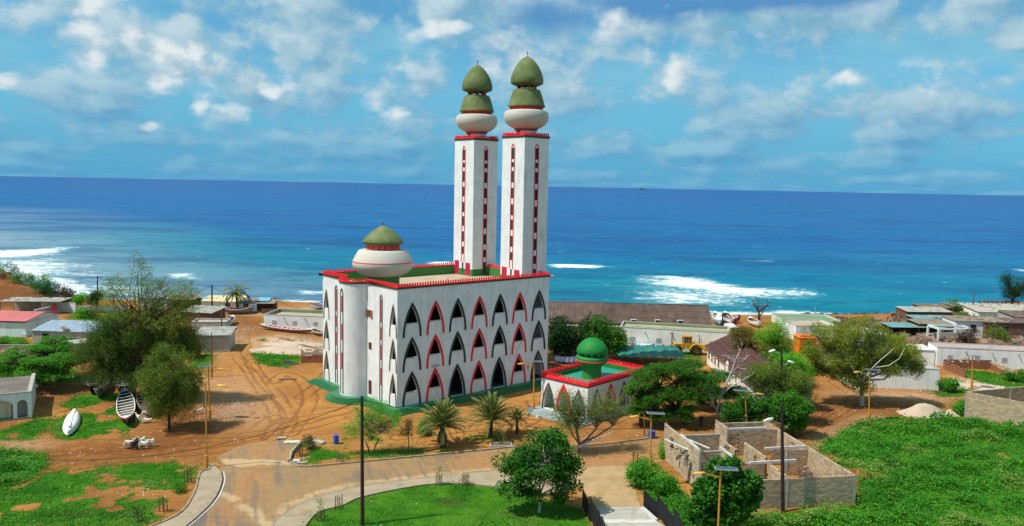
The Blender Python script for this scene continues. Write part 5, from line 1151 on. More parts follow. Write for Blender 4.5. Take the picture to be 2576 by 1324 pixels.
for x in (0, 2, 4, 6, 7.5): MB().box(x-.08, x+.08, -.08, .08, -.2, 1.7).build('post', 'wood', o); MB().box(x-.08, x+.08, 1.9, 2.06, -.2, 1.7).build('post', 'wood', o)
MB().box(-.3, 7.8, -.2, 2.2, 1.7, 1.85).build('roof', 'brick_br', o)
p = GG(2358, 865); o = thing('concrete_frame', 'unroofed porch frame of pale blue concrete posts and beams', 'frame', p, .0)
for x, y in ((0, 0), (0, 3.5), (6, 3.5), (5.6, 0)): MB().box(x-.14, x+.14, y-.14, y+.14, -.2, 2.5).build('post', 'ltgrey' if 0 else 'wall_pale', o)
for p0, p1 in (((0, 0, 2.6), (5.6, 0, 2.6)), ((0, 3.5, 2.6), (6, 3.5, 2.6)), ((0, 0, 2.6), (0, 3.5, 2.6)), ((5.6, 0, 2.6), (6, 3.5, 2.6))): MB().bar(p0, p1, .25, .3).build('beam', 'wall_pale', o)
MB().box(.4, 5.2, 2.6, 2.8, 0, 1.5).build('wall', 'conc', o)
# terrace with green tarpaulin behind the shrine
p = G(1560, 905, .9); o = thing('tarpaulin_shelter', 'sagging turquoise and green tarpaulin shelter behind the small shrine', 'shelter', (p[0], p[1], 0), -.1)
sheet_roof(o, (0, 0, 1.2), (9.5, 0, 1.5), (8.5, 6.5, 1.9), (-1.5, 6.5, 1.6), 3, 1, 'tarp', name='tarpaulin', ridges=2, wave=.18)
for x, y in ((0, 0), (9.3, .1), (4.7, 0), (8.3, 6.4), (-1.2, 6.4)): MB().tube([(x, y, -.2), (x, y, 1.5)], .05, 5).build('post', 'wood', o)

# driftwood, planks and scrap between the shore stalls
mb = MB(); rr = random.Random(4)
for k in range(1500):
    u, v = rr.choice([(rr.uniform(2010, 2340), rr.uniform(806, 860)), (rr.uniform(2240, 2580), rr.uniform(790, 812)), (rr.uniform(2300, 2420), rr.uniform(845, 868)), (rr.uniform(1520, 1760), rr.uniform(812, 818)), (rr.uniform(2480, 2580), rr.uniform(855, 875))]); p = GG(u, v); a = rr.uniform(0, PI); L_ = rr.choice([.2, .4, 1.2])*rr.uniform(.5, 1.2)
    mb.obox(p[:2], np.array([math.cos(a), math.sin(a)]), np.array([-math.sin(a), math.cos(a)]), L_, rr.uniform(.06, .25), p[2]-.1, p[2]+rr.uniform(.08, .9))
tag(mb.build('scrap_timber', mat('mixed_scrap', (.26, .17, .11), .9, .3, .5, (.45, .43, .4), .6, isl=.6)), kind='stuff')
# ================================================================== trees and plants
def leaf_quads(C_, size, asp=.5, updir=.35, droop=0.0, dirs=None):
    """C_ (n,3) leaf positions -> rhombus leaves"""
    n = len(C_)
    if dirs is None:
        d = rng.normal(size=(n, 3)); d[:, 2] = d[:, 2]*.6-droop
    else: d = dirs+rng.normal(size=(n, 3))*.25
    d /= np.linalg.norm(d, axis=1, keepdims=True)+1e-9
    nrm = rng.normal(size=(n, 3)); nrm[:, 2] = np.abs(nrm[:, 2])+updir*2
    s = np.cross(d, nrm); s /= np.linalg.norm(s, axis=1, keepdims=True)+1e-9
    L_ = size*(.7+.6*rng.random((n, 1))); w_ = L_*asp*.5
    V = np.stack([C_, C_+d*L_*.5+s*w_, C_+d*L_, C_+d*L_*.5-s*w_], 1).reshape(-1, 3)
    return V, np.arange(4*n).reshape(n, 4)
def clump_points(c_, r_, n):               # points on and in a soft ellipsoid, denser at its skin
    d = rng.normal(size=(n, 3)); d /= np.linalg.norm(d, axis=1, keepdims=True)
    return c_+d*np.asarray(r_)*(.45+.55*rng.random((n, 1))**.5)
def tree(name, label, base, lobes, leaf, bark, nclump=60, cr=.55, nleaf=60, ls=.28, asp=.5, trunk=.16, fork=.35, updir=.35, droop=0., flat=1., cat='tree', Y=None, group=None,
         limbs=None, dfac=.85, brk=.35, stems=1, world=False, elong=1.0, lean=0, extra=None):
    """lobes: (u, v, ru, rv[, depth offset m]) crown masses measured in the photograph at the trunk's distance"""
    B = np.array(base, float) if world else GG(*base)
    Yb = B[1] if Y is None else Y
    if Y is not None: B = np.array([AY(base[0], base[1], Y)[0], Y, 0.]); B[2] = gz(B[0], B[1])
    o = thing(name, label, cat, B, 0, group)
    mpp = Yb/FV*1.0; LB = []
    for lb in lobes:
        c_ = AY(lb[0], lb[1], Yb)-B; c_[1] += lb[4] if len(lb) > 4 else 0; ru = lb[2]*mpp; rv = lb[3]*mpp
        LB.append((c_, np.array([ru, (ru*dfac+rv*.2), rv])))
    zmin = min(c_[2]-r_[2] for c_, r_ in LB); zf = max(.25, fork*max(c_[2] for c_, r_ in LB))
    wts = np.array([r_[0]*r_[1]*r_[2] for c_, r_ in LB])**.75; wts /= wts.sum()
    CL = []
    for k in range(nclump):
        i = k % len(LB) if k < len(LB) else rng.choice(len(LB), p=wts); c_, r_ = LB[i]
        d = rng.normal(size=3); d /= np.linalg.norm(d); d[2] *= 1 if d[2] > 0 else .75
        CL.append(c_+d*np.maximum(r_-cr*.55, r_*.3)*((.35+.65*rng.random()**.45) if rng.random() > .16 else rng.uniform(1.02, 1.22)))
    Vs = []; n0 = 0
    for c_ in CL:
        k = rng.uniform(.5, 1.4); rr = np.array([cr*k*1.15, cr*k*1.15, cr*k*flat])
        if elong != 1: rr = rr*np.array([1/elong**.5, 1/elong**.5, elong])
        P_ = clump_points(c_, rr, int(nleaf*k*k))
        P_ = P_[P_[:, 2] > .05]
        Vs.append(P_)
    P_ = np.concatenate(Vs); V, F = leaf_quads(P_, ls, asp, updir, droop)
    lo_ = bpy.data.objects.new('crown', npmesh('crown', V, F, leaf)); link(lo_, o)
    # trunk and limbs
    mb = MB(); top = np.array([sum(c_[0]*w_ for (c_, r_), w_ in zip(LB, wts))*.35, 0, zf])
    for s_ in range(stems):
        a = 2*PI*s_/max(1, stems)+.4; off = np.array([math.cos(a), math.sin(a), 0])*(.12+trunk) if stems > 1 else np.zeros(3)
        tp = top+off*3.2 if stems > 1 else top
        mid = (off*.5+tp)*.5+np.array([rng.uniform(-.1, .1)*zf*.4, rng.uniform(-.1, .1)*zf*.4, 0])
        mb.tube([off*.8+(0, 0, -.25), off*.8+(0, 0, .1), mid, tp], [trunk*1.5, trunk*1.15, trunk*.9, trunk*.75], 8)
    for j, (c_, r_) in enumerate(LB):
        m1 = top*.55+c_*.45+rng.normal(size=3)*.12*np.linalg.norm(c_-top); m1[2] = max(m1[2], zf*.9)
        mb.tube([top-(0, 0, trunk*.5), m1, c_], [trunk*.7, trunk*.42, trunk*.16], 6)
        for c2 in CL:
            if np.all(np.abs(c2-c_) < r_*1.15) and rng.random() < brk:
                m2 = (c2+m1)*.5+rng.normal(size=3)*.08*np.linalg.norm(c2-m1)
                mb.tube([m1*.6+c_*.4, m2, c2], [trunk*.28, trunk*.16, .015], 5, cap=False)
    mb.build('trunk', bark, o, smooth=True)
    if limbs:
        mb = MB()
        for path, r0, r1, *m_ in limbs:
            pts = [AY(q[0], q[1], Yb+(q[2] if len(q) > 2 else 0))-B for q in path]; mb.tube(pts, list(np.linspace(r0, r1, len(pts))), 6)
        mb.build('branch', 'bark_w', o, smooth=True)
    return o
def bush(label, base, ru, rv, leaf, n=14, nleaf=70, ls=.22, name='bush', cr=.5, asp=.55, group=None, z=None, dfac=1.0):
    return tree(name, label, base, [(base[0], base[1]-rv*.75, ru, rv)], leaf, 'bark_g', nclump=n, cr=cr, nleaf=nleaf, ls=ls, asp=asp, trunk=.035, fork=.15, stems=3, cat='bush', group=group, dfac=dfac)
# casuarinas on the left
tree('casuarina_tree', 'tallest dark casuarina tree with a wispy open top, left of the dirt track', (332, 1012),
     [(345, 690, 32, 55), (300, 730, 42, 45), (395, 735, 50, 48), (460, 735, 42, 42), (345, 780, 70, 45), (270, 790, 45, 45), (420, 800, 70, 50), (470, 770, 40, 35)], 'olive', 'bark',
     nclump=290, cr=.6, nleaf=65, ls=.26, asp=.22, trunk=.26, fork=.35, droop=.1, brk=.22, updir=.1)
tree('casuarina_tree', 'dense drooping dark casuarina below the tallest one, boats at its foot', (326, 1006),
     [(300, 860, 75, 60), (400, 870, 80, 65), (340, 930, 95, 45), (270, 930, 65, 50), (440, 850, 60, 60), (330, 830, 90, 45), (225, 890, 45, 50), (420, 940, 60, 40), (475, 860, 45, 50), (260, 840, 55, 45)], 'olive_dk', 'bark',
     nclump=430, cr=.8, nleaf=220, ls=.26, asp=.2, trunk=.28, fork=.4, droop=.9, elong=1.35, updir=.1)
tree('casuarina_tree', 'rounded yellow olive casuarina standing in front beside the red earth', (426, 1080),
     [(430, 935, 60, 60), (390, 960, 45, 50), (470, 965, 45, 50), (430, 1000, 78, 42), (400, 900, 40, 35), (440, 1030, 60, 32)], 'olive', 'bark',
     nclump=260, cr=.6, nleaf=170, ls=.22, asp=.22, trunk=.15, fork=.3, droop=.3, elong=1.3, updir=.15)
tree('umbrella_tree', 'wide flat topped bright green umbrella tree with a washing line below, left edge', (112, 966),
     [(110, 890, 110, 13, 0), (40, 905, 70, 15, -1.5), (175, 905, 55, 14, -1), (115, 918, 100, 13, -2.5), (60, 930, 60, 12, -2.5), (170, 928, 50, 15, -3), (100, 880, 60, 10, 2.5), (150, 942, 40, 10, -2), (90, 868, 40, 6, 4)], 'fresh', 'bark',
     nclump=330, cr=.62, nleaf=110, ls=.24, asp=.6, trunk=.3, fork=.55, flat=.42, updir=1.4, dfac=1.0)
# behind the mosque
tree('dense_tree', 'very dark green tree touching the right corner of the mosque', (1415, 912), [(1412, 835, 38, 42), (1440, 850, 28, 38), (1395, 860, 25, 30), (1420, 880, 40, 22)], 'dkgreen', 'bark', nclump=130, cr=.75, nleaf=110, ls=.3, trunk=.18, fork=.3)
tree('round_tree', 'rounded green tree behind the small green domed shrine', (1515, 903), [(1490, 825, 38, 33), (1520, 830, 38, 34), (1500, 850, 50, 32), (1545, 855, 32, 30), (1525, 875, 48, 18)], 'broad', 'bark', nclump=150, cr=.7, nleaf=120, ls=.28, trunk=.18, fork=.3)
bush('low dark bush at the foot of the round tree by the white store', (1572, 893), 26, 22, 'dkgreen', 16, 90, name='bush')
# palms
def palm(name, label, base, crown, rad, nf, leaf, trunk, nl=26, droop=.55, stiff=0., dead=0, tw=None, cat='palm', lw=.05, ll=.5, up=.0):
    B = GG(*base); o = thing(name, label, cat, B, 0); c_ = AY(crown[0], crown[1], B[1])-B; R_ = rad*B[1]/FV
    mb = MB(); zs = np.linspace(-.2, c_[2], 7)
    mb.tube([(c_[0]*(z/c_[2])**2 if z > 0 else 0, 0, z) for z in zs], [trunk*(1.25 if i == 0 else 1.)*(1+.12*(i % 2)) for i in range(7)], 9); mb.build('trunk', 'bark', o, smooth=True)
    V = []; F = []; rach = MB(); n0 = 0
    for f in range(nf+dead):
        isd = f >= nf
        a = f*2.39996+rng.uniform(-.2, .2); e = (PI/2*.96*(1-(f+.5)/nf)**.85+up-.25*((f+.5)/nf)) if not isd else -1.0-rng.random()*.4
        L_ = R_*rng.uniform(.9, 1.12)*(1 if not isd else .6); hd = np.array([math.cos(a), math.sin(a)]); pts = []; p = c_.copy(); ee = e
        for s in range(9):
            pts.append(p.copy()); p = p+np.array([hd[0]*math.cos(ee), hd[1]*math.cos(ee), math.sin(ee)])*L_/8; ee -= (droop*(1.4-.5*abs(e)))/8*(1+s*.25)*1.1
        rach.tube(pts, list(np.linspace(.035, .01, 9)), 4, cap=False); pts = np.array(pts)
        sd = np.array([-hd[1], hd[0], 0])
        for s in range(nl):
            t_ = .12+.88*s/nl; q = t_*8; i = min(7, int(q)); pp = pts[i]*(1-(q-i))+pts[i+1]*(q-i); tn = pts[i+1]-pts[i]; tn = tn/np.linalg.norm(tn)
            ln = L_*ll*math.sin(PI*min(1, .18+.82*t_))**.6*.55
            for sg_ in (-1, 1):
                dd = tn*.75+sd*sg_*(.85-stiff)+np.array([0, 0, (.35 if stiff else -.45)+rng.uniform(-.12, .12)]); dd /= np.linalg.norm(dd); wv = np.cross(dd, (0, 0, 1)); wv = wv/(np.linalg.norm(wv)+1e-6)*lw
                V += [pp, pp+dd*ln*.45+wv, pp+dd*ln, pp+dd*ln*.45-wv]; F.append((n0, n0+1, n0+2, n0+3)); n0 += 4
        if f == nf-1 or (isd and f == nf+dead-1):
            ob = bpy.data.objects.new('frond_crown' if not isd else 'dry_fronds', npmesh('fronds', np.array(V), np.array(F), leaf if not isd else 'dryfr')); link(ob, o); V = []; F = []; n0 = 0
    rach.build('frond_stalks', leaf, o); return o
palm('coconut_palm', 'coconut palm on the beach with spreading fronds against the sea', (597, 786), (594, 738), 46, 22, 'coco', .22, 28, .9, ll=.42, lw=.06, up=-.1)
palm('date_palm', 'date palm with a skirt of dead fronds nearest the mosque corner', (1115, 1124), (1112, 1076), 74, 60, 'palm', .24, 34, .42, stiff=.35, dead=30, lw=.035, ll=.36, up=.12)
palm('date_palm', 'clean stemmed date palm in the middle in front of the mosque', (1234, 1099), (1235, 1056), 74, 54, 'palm', .21, 34, .5, stiff=.35, dead=0, lw=.035, ll=.36, up=.08)
palm('date_palm', 'smallest date palm, right of the middle one', (1300, 1090), (1300, 1056), 38, 30, 'palm', .14, 22, .5, stiff=.35, lw=.03, ll=.38, up=.05)
# planting in front of the mosque
tree('feathery_tree', 'feathery fresh green tree behind the dark wooden pole', (934, 1140), [(905, 1050, 35, 35), (960, 1045, 40, 32), (985, 1075, 30, 30), (925, 1080, 40, 24), (880, 1085, 25, 22), (1000, 1050, 18, 22), (935, 1020, 40, 18)], 'bright', 'bark_g',
     nclump=150, cr=.42, nleaf=48, ls=.17, asp=.3, trunk=.09, fork=.3, stems=2, updir=.2, brk=.5)
tree('sapling', 'thin young tree right of the feathery green tree', (1029, 1137), [(1022, 1085, 22, 26), (1030, 1065, 16, 16)], 'brownlf', 'bark_g', nclump=40, cr=.3, nleaf=26, ls=.15, trunk=.06, fork=.35, brk=.8)
bush('dark round bush beside the date palm with dead fronds', (1064, 1092), 22, 20, 'broad', 14, 90, .16, cr=.4)
bush('small bright bush behind the date palm with dead fronds', (1080, 1063), 20, 12, 'bright', 10, 60, .16, cr=.35)
bush('small grey green shrub at the foot of the middle date palm', (1249, 1108), 14, 7, 'acacia', 6, 60, .12, cr=.28)
bush('frangipani like leafy shrub beside broken kerb stones', (776, 1130), 19, 17, 'dkgreen', 12, 55, .2, cr=.35, asp=.3)
tree('leafy_tree', 'broad leaved green tree on the round lawn, centre foreground', (1356, 1289), [(1365, 1118, 68, 30), (1300, 1175, 50, 45), (1425, 1165, 42, 45), (1360, 1180, 75, 50), (1285, 1225, 42, 24), (1425, 1225, 38, 28), (1350, 1140, 60, 35), (1330, 1240, 40, 18), (1395, 1105, 30, 16), (1405, 1250, 20, 14)], 'broad', 'bark_w',
     nclump=210, cr=.5, nleaf=60, ls=.27, asp=.55, trunk=.12, fork=.25, brk=.5, updir=.5)
# lopped shrub in front of the shrine: many bare switches rising from knobs
def switch_tree():
    B = GG(1456, 1139); o = thing('lopped_tree', 'lopped tree with bare upright switches in front of the small shrine', 'tree', B, 0); mb = MB(); mb2 = MB(); P_ = []
    kn = [AY(1450, 1082, B[1])-B, AY(1500, 1078, B[1]+.5)-B, AY(1540, 1072, B[1]+.8)-B, AY(1430, 1075, B[1]-.5)-B]
    mb.tube([(0, 0, -.2), (0.05, 0, .8), kn[0]], [.2, .16, .13], 7)
    for k in kn[1:]: mb.tube([(.05, 0, .9), (k[0]*.5, k[1]*.5, k[2]*.62), tuple(k)], [.12, .09, .08], 6)
    for k in kn:
        for _ in range(38):
            d = rng.normal(size=3)*np.array([.42, .42, 0])+np.array([0, 0, 1]); L_ = rng.uniform(1.6, 3.6); p1 = k+d*L_*.5+rng.normal(size=3)*.08; p2 = k+d*L_*1.0+rng.normal(size=3)*.15
            mb2.tube([k, p1, p2], [.03, .018, .008], 4, cap=False)
            for _k in range(3): P_.append(k+(d*L_)*rng.uniform(.35, 1))
    mb.build('trunk', 'bark_g', o, smooth=True); mb2.build('switches', 'bark_g', o)
    for k in (AY(1420, 1060, B[1]-.3)-B, AY(1405, 1030, B[1])-B, AY(1480, 1030, B[1]+.3)-B, AY(1425, 1000, B[1])-B, AY(1530, 1020, B[1]+1)-B, AY(1440, 1065, B[1]-1)-B): P_ += list(k+rng.normal(size=(60, 3))*.55)
    Q = np.repeat(np.array(P_), 13, 0)+rng.normal(size=(len(P_)*13, 3))*.2; V, F = leaf_quads(Q, .17, .4)
    link(bpy.data.objects.new('crown', npmesh('crown', V, F, 'olive')), o)
    mbw = MB(); pts = [AY(u, v, B[1]-.5)-B for u, v in ((1456, 1125), (1480, 1112), (1520, 1098), (1545, 1085))]; mbw.tube(pts, [.12, .09, .07, .05], 6); mbw.build('branch', 'bark_w', o, smooth=True)
switch_tree()
# acacias right of the shrine
tree('acacia_tree', 'large spreading acacia with a dark trunk right of the shrine', (1722, 1067),
     [(1605, 960, 40, 18, -1), (1620, 1000, 42, 22, -1.5), (1640, 945, 50, 18), (1700, 930, 60, 18), (1640, 990, 60, 28), (1700, 985, 50, 30, -1), (1760, 960, 60, 24), (1610, 1025, 38, 22, -1), (1660, 1035, 50, 18, -1), (1725, 1030, 30, 25, -1.5), (1590, 985, 25, 20)], 'acacia', 'bark',
     nclump=430, cr=.6, nleaf=140, ls=.2, asp=.45, trunk=.26, fork=.3, flat=.5, updir=1.0, brk=.25)
tree('acacia_tree', 'second lighter acacia behind, reaching over the brown gabled roof', (1800, 1030),
     [(1730, 915, 45, 16), (1800, 945, 55, 16), (1840, 990, 40, 25), (1780, 990, 50, 25), (1760, 1010, 30, 18), (1840, 1030, 35, 18)], 'acacia', 'bark', nclump=230, cr=.6, nleaf=120, ls=.2, asp=.45, trunk=.16, fork=.4, flat=.45, updir=1.0, brk=.25)
def bare_tree(name, label, base, paths, m='bark_w', twigs=40, tl=.8, Yo=0):
    B = GG(*base); o = thing(name, label, 'tree', B, 0); mb = MB(); tw = MB(); ends = []
    for path, r0, r1 in paths:
        pts = [AY(q[0], q[1], B[1]+(q[2] if len(q) > 2 else 0))-B for q in path]; mb.tube(pts, list(np.linspace(r0, r1, len(pts))), 7); ends += pts[1:]
    for k in range(twigs):
        p = ends[k % len(ends)]; d = rng.normal(size=3); d[2] = abs(d[2])*.8+.2; d /= np.linalg.norm(d); L_ = tl*rng.uniform(.5, 1.2); q = p+d*L_*.55+rng.normal(size=3)*.08
        tw.tube([p, q, p+d*L_+rng.normal(size=3)*.12], [.03, .018, .007], 4, cap=False); tw.tube([q, q+(d+rng.normal(size=3)*.6)*L_*.4], [.015, .006], 4, cap=False)
    mb.build('trunk', m, o, smooth=True); tw.build('twigs', m, o); return o
bare_tree('white_barked_tree', 'nearly dead white barked tree leaning across the brown gabled roof', (1804, 1066),
     [([(1804, 1068), (1803, 1030), (1812, 1000), (1822, 975), (1838, 938), (1850, 905), (1862, 880)], .15, .03), ([(1814, 995), (1835, 975), (1862, 958), (1885, 948)], .09, .03), ([(1803, 1040), (1790, 1005), (1780, 985)], .07, .03), ([(1838, 938), (1855, 925), (1872, 905)], .05, .015), ([(1808, 1068), (1815, 1035), (1820, 1012)], .1, .04)], 'bark_w', 60, 1.3)
tree('brown_tree', 'sparse brown leaved tree behind the brown gabled roof', (1895, 950), [(1880, 850, 45, 30), (1900, 885, 40, 28), (1860, 835, 25, 18), (1905, 920, 25, 22), (1870, 890, 30, 20)], 'brownlf', 'bark_g', nclump=200, cr=.65, nleaf=100, ls=.22, asp=.35, trunk=.16, fork=.3, brk=.3)
tree('bright_acacia', 'bright green feathery acacia in the right middle distance', (1958, 975), [(1945, 830, 42, 28), (1965, 860, 42, 28), (1925, 850, 28, 22), (1975, 895, 40, 24), (1950, 885, 45, 24)], 'bright', 'bark', nclump=170, cr=.62, nleaf=90, ls=.2, asp=.35, trunk=.16, fork=.35, updir=.7)
tree('green_tree', 'fresh green tree between the bright acacia and the eucalyptus', (2000, 1030), [(1990, 915, 45, 32), (2020, 945, 30, 30), (1965, 930, 30, 25)], 'bright', 'bark', nclump=100, cr=.6, nleaf=90, ls=.2, trunk=.14, fork=.35)
tree('olive_tree', 'hazy olive tree with lamp posts rising through it', (1955, 1062), [(1930, 935, 50, 26), (1985, 955, 55, 32), (1940, 975, 55, 28), (1900, 950, 32, 20), (2015, 990, 35, 28), (1965, 1000, 50, 22)], 'olive', 'bark_w', nclump=280, cr=.62, nleaf=110, ls=.22, asp=.3, trunk=.14, fork=.3, droop=.2, brk=.25)
tree('leafy_tree', 'dark broad leaved tree behind the unfinished house, left one', (1878, 1088), [(1832, 1038, 28, 24), (1885, 1020, 40, 30), (1855, 1050, 32, 22), (1895, 1050, 34, 24), (1925, 1030, 34, 28)], 'broad', 'bark', nclump=140, cr=.5, nleaf=80, ls=.26, trunk=.12, fork=.3)
tree('leafy_tree', 'dark broad leaved tree behind the unfinished house, right one', (1994, 1096), [(1985, 1022, 46, 34), (1950, 1030, 34, 30), (2012, 1065, 24, 22), (1975, 1060, 32, 20), (2024, 1030, 20, 24)], 'broad', 'bark', nclump=160, cr=.5, nleaf=85, ls=.26, trunk=.13, fork=.3)
tree('eucalyptus_tree', 'big olive green eucalyptus with white limbs over the dirt square', (2167, 1019),
     [(2090, 850, 60, 38), (2160, 830, 60, 32), (2075, 900, 55, 40), (2150, 890, 70, 45), (2235, 865, 60, 36), (2270, 900, 50, 35), (2215, 920, 60, 28), (2110, 935, 55, 28), (2160, 960, 40, 22), (2190, 900, 50, 40), (2300, 925, 22, 25), (2050, 930, 25, 25), (2030, 880, 25, 30)], 'euc', 'bark_w',
     nclump=430, cr=.62, nleaf=175, ls=.27, asp=.25, trunk=.26, fork=.35, droop=.5, updir=.15, brk=.25,
     limbs=[([(2168, 960, -2), (2185, 935, -3), (2215, 905, -3.6), (2240, 885, -3.2), (2250, 872, -2.5)], .08, .02), ([(2200, 925, -3.2), (2235, 920, -4), (2262, 902, -4), (2275, 875, -3.6)], .07, .02), ([(2168, 1000), (2166, 960, -1), (2140, 920, -2.5)], .18, .05)])
# foreground tree and hedge-like growth by the unfinished house
tree('foreground_tree', 'glossy big leaved tree close to the camera beside the solar street lamp', (1816, 1352), [(1822, 1175, 36, 26), (1850, 1215, 48, 34), (1790, 1240, 46, 40), (1860, 1255, 50, 38), (1815, 1285, 58, 42), (1765, 1285, 34, 28), (1880, 1225, 28, 26)], 'broad', 'bark_w',
     nclump=230, cr=.48, nleaf=75, ls=.33, asp=.8, trunk=.14, fork=.3, updir=.6)
bush('large clump of lush weeds beside the street lamp by the unfinished house', (1618, 1222), 46, 34, 'weed', 34, 90, .2, cr=.5, dfac=.8)
bush('second clump of lush weeds against the unfinished house wall', (1668, 1240), 40, 30, 'weed', 26, 90, .2, cr=.5, dfac=.7)
bush('low bright bush at the left back corner of the unfinished house', (1668, 1152), 10, 24, 'bright', 9, 70, .18, cr=.35)
# right background plants
tree('casuarina_tree', 'dark wispy casuarina on the skyline at the far right', (2544, 782), [(2545, 720, 28, 28), (2530, 700, 15, 15), (2560, 740, 28, 20), (2530, 745, 18, 14), (2575, 715, 22, 24)], 'dkgreen', 'bark', nclump=120, cr=.9, nleaf=70, ls=.36, asp=.2, trunk=.22, fork=.3, brk=.6)
bare_tree('bare_tree', 'bare leafless tree standing before the surf right of the warehouse', (1909, 816), [([(1909, 818), (1909, 800), (1908, 785), (1900, 772), (1893, 765)], .3, .07), ([(1908, 786), (1918, 778), (1928, 770), (1932, 764)], .17, .05), ([(1908, 788), (1906, 770), (1907, 758)], .15, .05), ([(1909, 796), (1920, 785), (1924, 775)], .12, .04)], 'bark', 90, 1.5)
tree('spindly_plant', 'spindly plant with leafy tips on the crest of the point', (2397, 790), [(2388, 765, 10, 7), (2405, 765, 10, 7), (2397, 756, 12, 6), (2408, 775, 8, 5)], 'fresh', 'bark_w', nclump=18, cr=.45, nleaf=30, ls=.3, trunk=.06, fork=.2, brk=1, cat='plant')
for lab, b_, ru, rv, lf, n in [('leafy bush right of the thin pole on the point', (2448, 786), 14, 9, 'fresh', 10), ('green bush on the slope behind the peeling white house', (2412, 812), 38, 15, 'fresh', 26), ('brownish dry bush left of the green hillside bush', (2365, 826), 24, 18, 'purplelf', 16),
        ('dry purple brown bush in front of the peeling white house', (2432, 868), 32, 24, 'purplelf', 26), ('grey green bush before the brown house', (2508, 862), 30, 26, 'olive', 24), ('green creeper bush at the edge of the white blank wall', (2382, 985), 26, 20, 'weed', 20),
        ('dark thicket on the far left headland', (104, 738), 32, 28, 'broad', 46), ('second dark thicket on the far left headland', (135, 750), 32, 22, 'dkgreen', 40), ('purple brown scrub at the end of the headland', (165, 760), 30, 22, 'purplelf', 36),
        ('grey scrub on top of the far left headland', (5, 702), 48, 24, 'purplelf', 40), ('brown scrub beside the dark thickets of the headland', (55, 714), 40, 18, 'broad', 36), ('bright round bush below the yellow green tree', (205, 800), 16, 16, 'bright', 12), ('dark bush right of the bright round bush', (236, 802), 16, 15, 'dkgreen', 12),
        ('green bush between the pink roofed house and the block house', (30, 880), 45, 20, 'fresh', 26), ('small bush behind the beach hut on the left', (505, 792), 20, 7, 'fresh', 12), ('leafy bush by the compound wall corner', (2415, 1042), 16, 18, 'weed', 12), ('weedy bush right of the ruined walls', (2560, 960), 36, 20, 'weed', 24)]:
    bush(lab, b_, ru, rv, lf, n, 70, .26, cr=.7 if b_[1] < 900 else .45, dfac=.6)
tree('small_tree', 'small yellow green tree on the red bank at the far left', (206, 782), [(203, 750, 18, 11), (195, 757, 12, 8)], 'bright', 'bark', nclump=30, cr=.7, nleaf=60, ls=.28, trunk=.1, fork=.5)
tree('small_tree', 'small dark tree beside the yellow green one at the far left', (244, 785), [(243, 745, 18, 13), (232, 757, 12, 9)], 'dkgreen', 'bark', nclump=34, cr=.7, nleaf=80, ls=.28, trunk=.1, fork=.5)

# ------------------------------------------------------------------ ground cover (nobody could count it)
def scatter(n, x0, x1, y0, y1, dens=None):
    x = rng.uniform(x0, x1, n); y = rng.uniform(y0, y1, n); g = covered(x, y)
    k = rng.random(n) < g**1.3; return x[k], y[k], g[k]
x, y, g = scatter(560000, -56, 72, 54, 122)
# keep less further away
k = rng.random(len(x)) < np.clip((72/y)**2.4, .1, 1); x, y, g = x[k], y[k], g[k]
for e0, e1, r_ in (((316,1000),(322,1078),1.0), ((272,952),(249,1008),.9), ((243,956),(229,996),.8), ((356,1006),(372,1052),.8), ((189,1041),(171,1098),.7)):
    a_, b_ = GG(*e0)[:2], GG(*e1)[:2]; t_ = np.clip(((x-a_[0])*(b_-a_)[0]+(y-a_[1])*(b_-a_)[1])/((b_-a_)**2).sum(), 0, 1); kk = np.hypot(x-a_[0]-t_*(b_-a_)[0], y-a_[1]-t_*(b_-a_)[1]) > r_; x, y, g = x[kk], y[kk], g[kk]
lawn = polymask(x, y, GRASS['round_lawn'][0], 1.0) > .5
field = np.maximum(polymask(x, y, GRASS['field_right'][0], 1.0), np.maximum(polymask(x, y, GRASS['stair_verge'][0], 1.0), polymask(x, y, GRASS['dense_left'][0], 1.))) > .5
hn = fbm(x*.5+40, y*.5, 4); hgt = np.where(lawn, .03+.16*sstep(hn, .45, .68), np.where(field, .06+.95*sstep(hn, .40, .74), .05+.16*sstep(hn, .4, .65)))*rng.uniform(.35, 1, len(x))
keep = ~(lawn & (hn < .45) & (rng.random(len(x)) < .3)); x, y, hgt, field, lawn = x[keep], y[keep], hgt[keep], field[keep], lawn[keep]
z = ground_h(x, y)+hgt
rp = 2; C_ = np.stack([np.repeat(x, rp), np.repeat(y, rp), np.repeat(z, rp)], 1)+rng.normal(size=(len(x)*rp, 3))*np.array([.09, .09, .02])
sz = np.repeat(np.where(field, .175, np.where(lawn, .10, .12)), rp)[:, None]*(1+np.clip(C_[:, 1:2]-75, 0, 40)*.02)
fl = np.repeat(field, rp)
dr = (fbm(C_[:, 0]*.22+70, C_[:, 1]*.22, 4) > .60) & (rng.random(len(C_)) < .6)
for msk, nm, lf in ((fl & ~dr, 'weeds', 'weed'), (~fl & ~dr, 'grass', 'grass'), (dr, 'dry_grass', 'dry')):
    V, F = leaf_quads(C_[msk], sz[msk], .75, 1.0); link(tag(bpy.data.objects.new(nm, npmesh(nm, V, F, lf)), kind='stuff'))
print('ground cover leaves', len(C_))
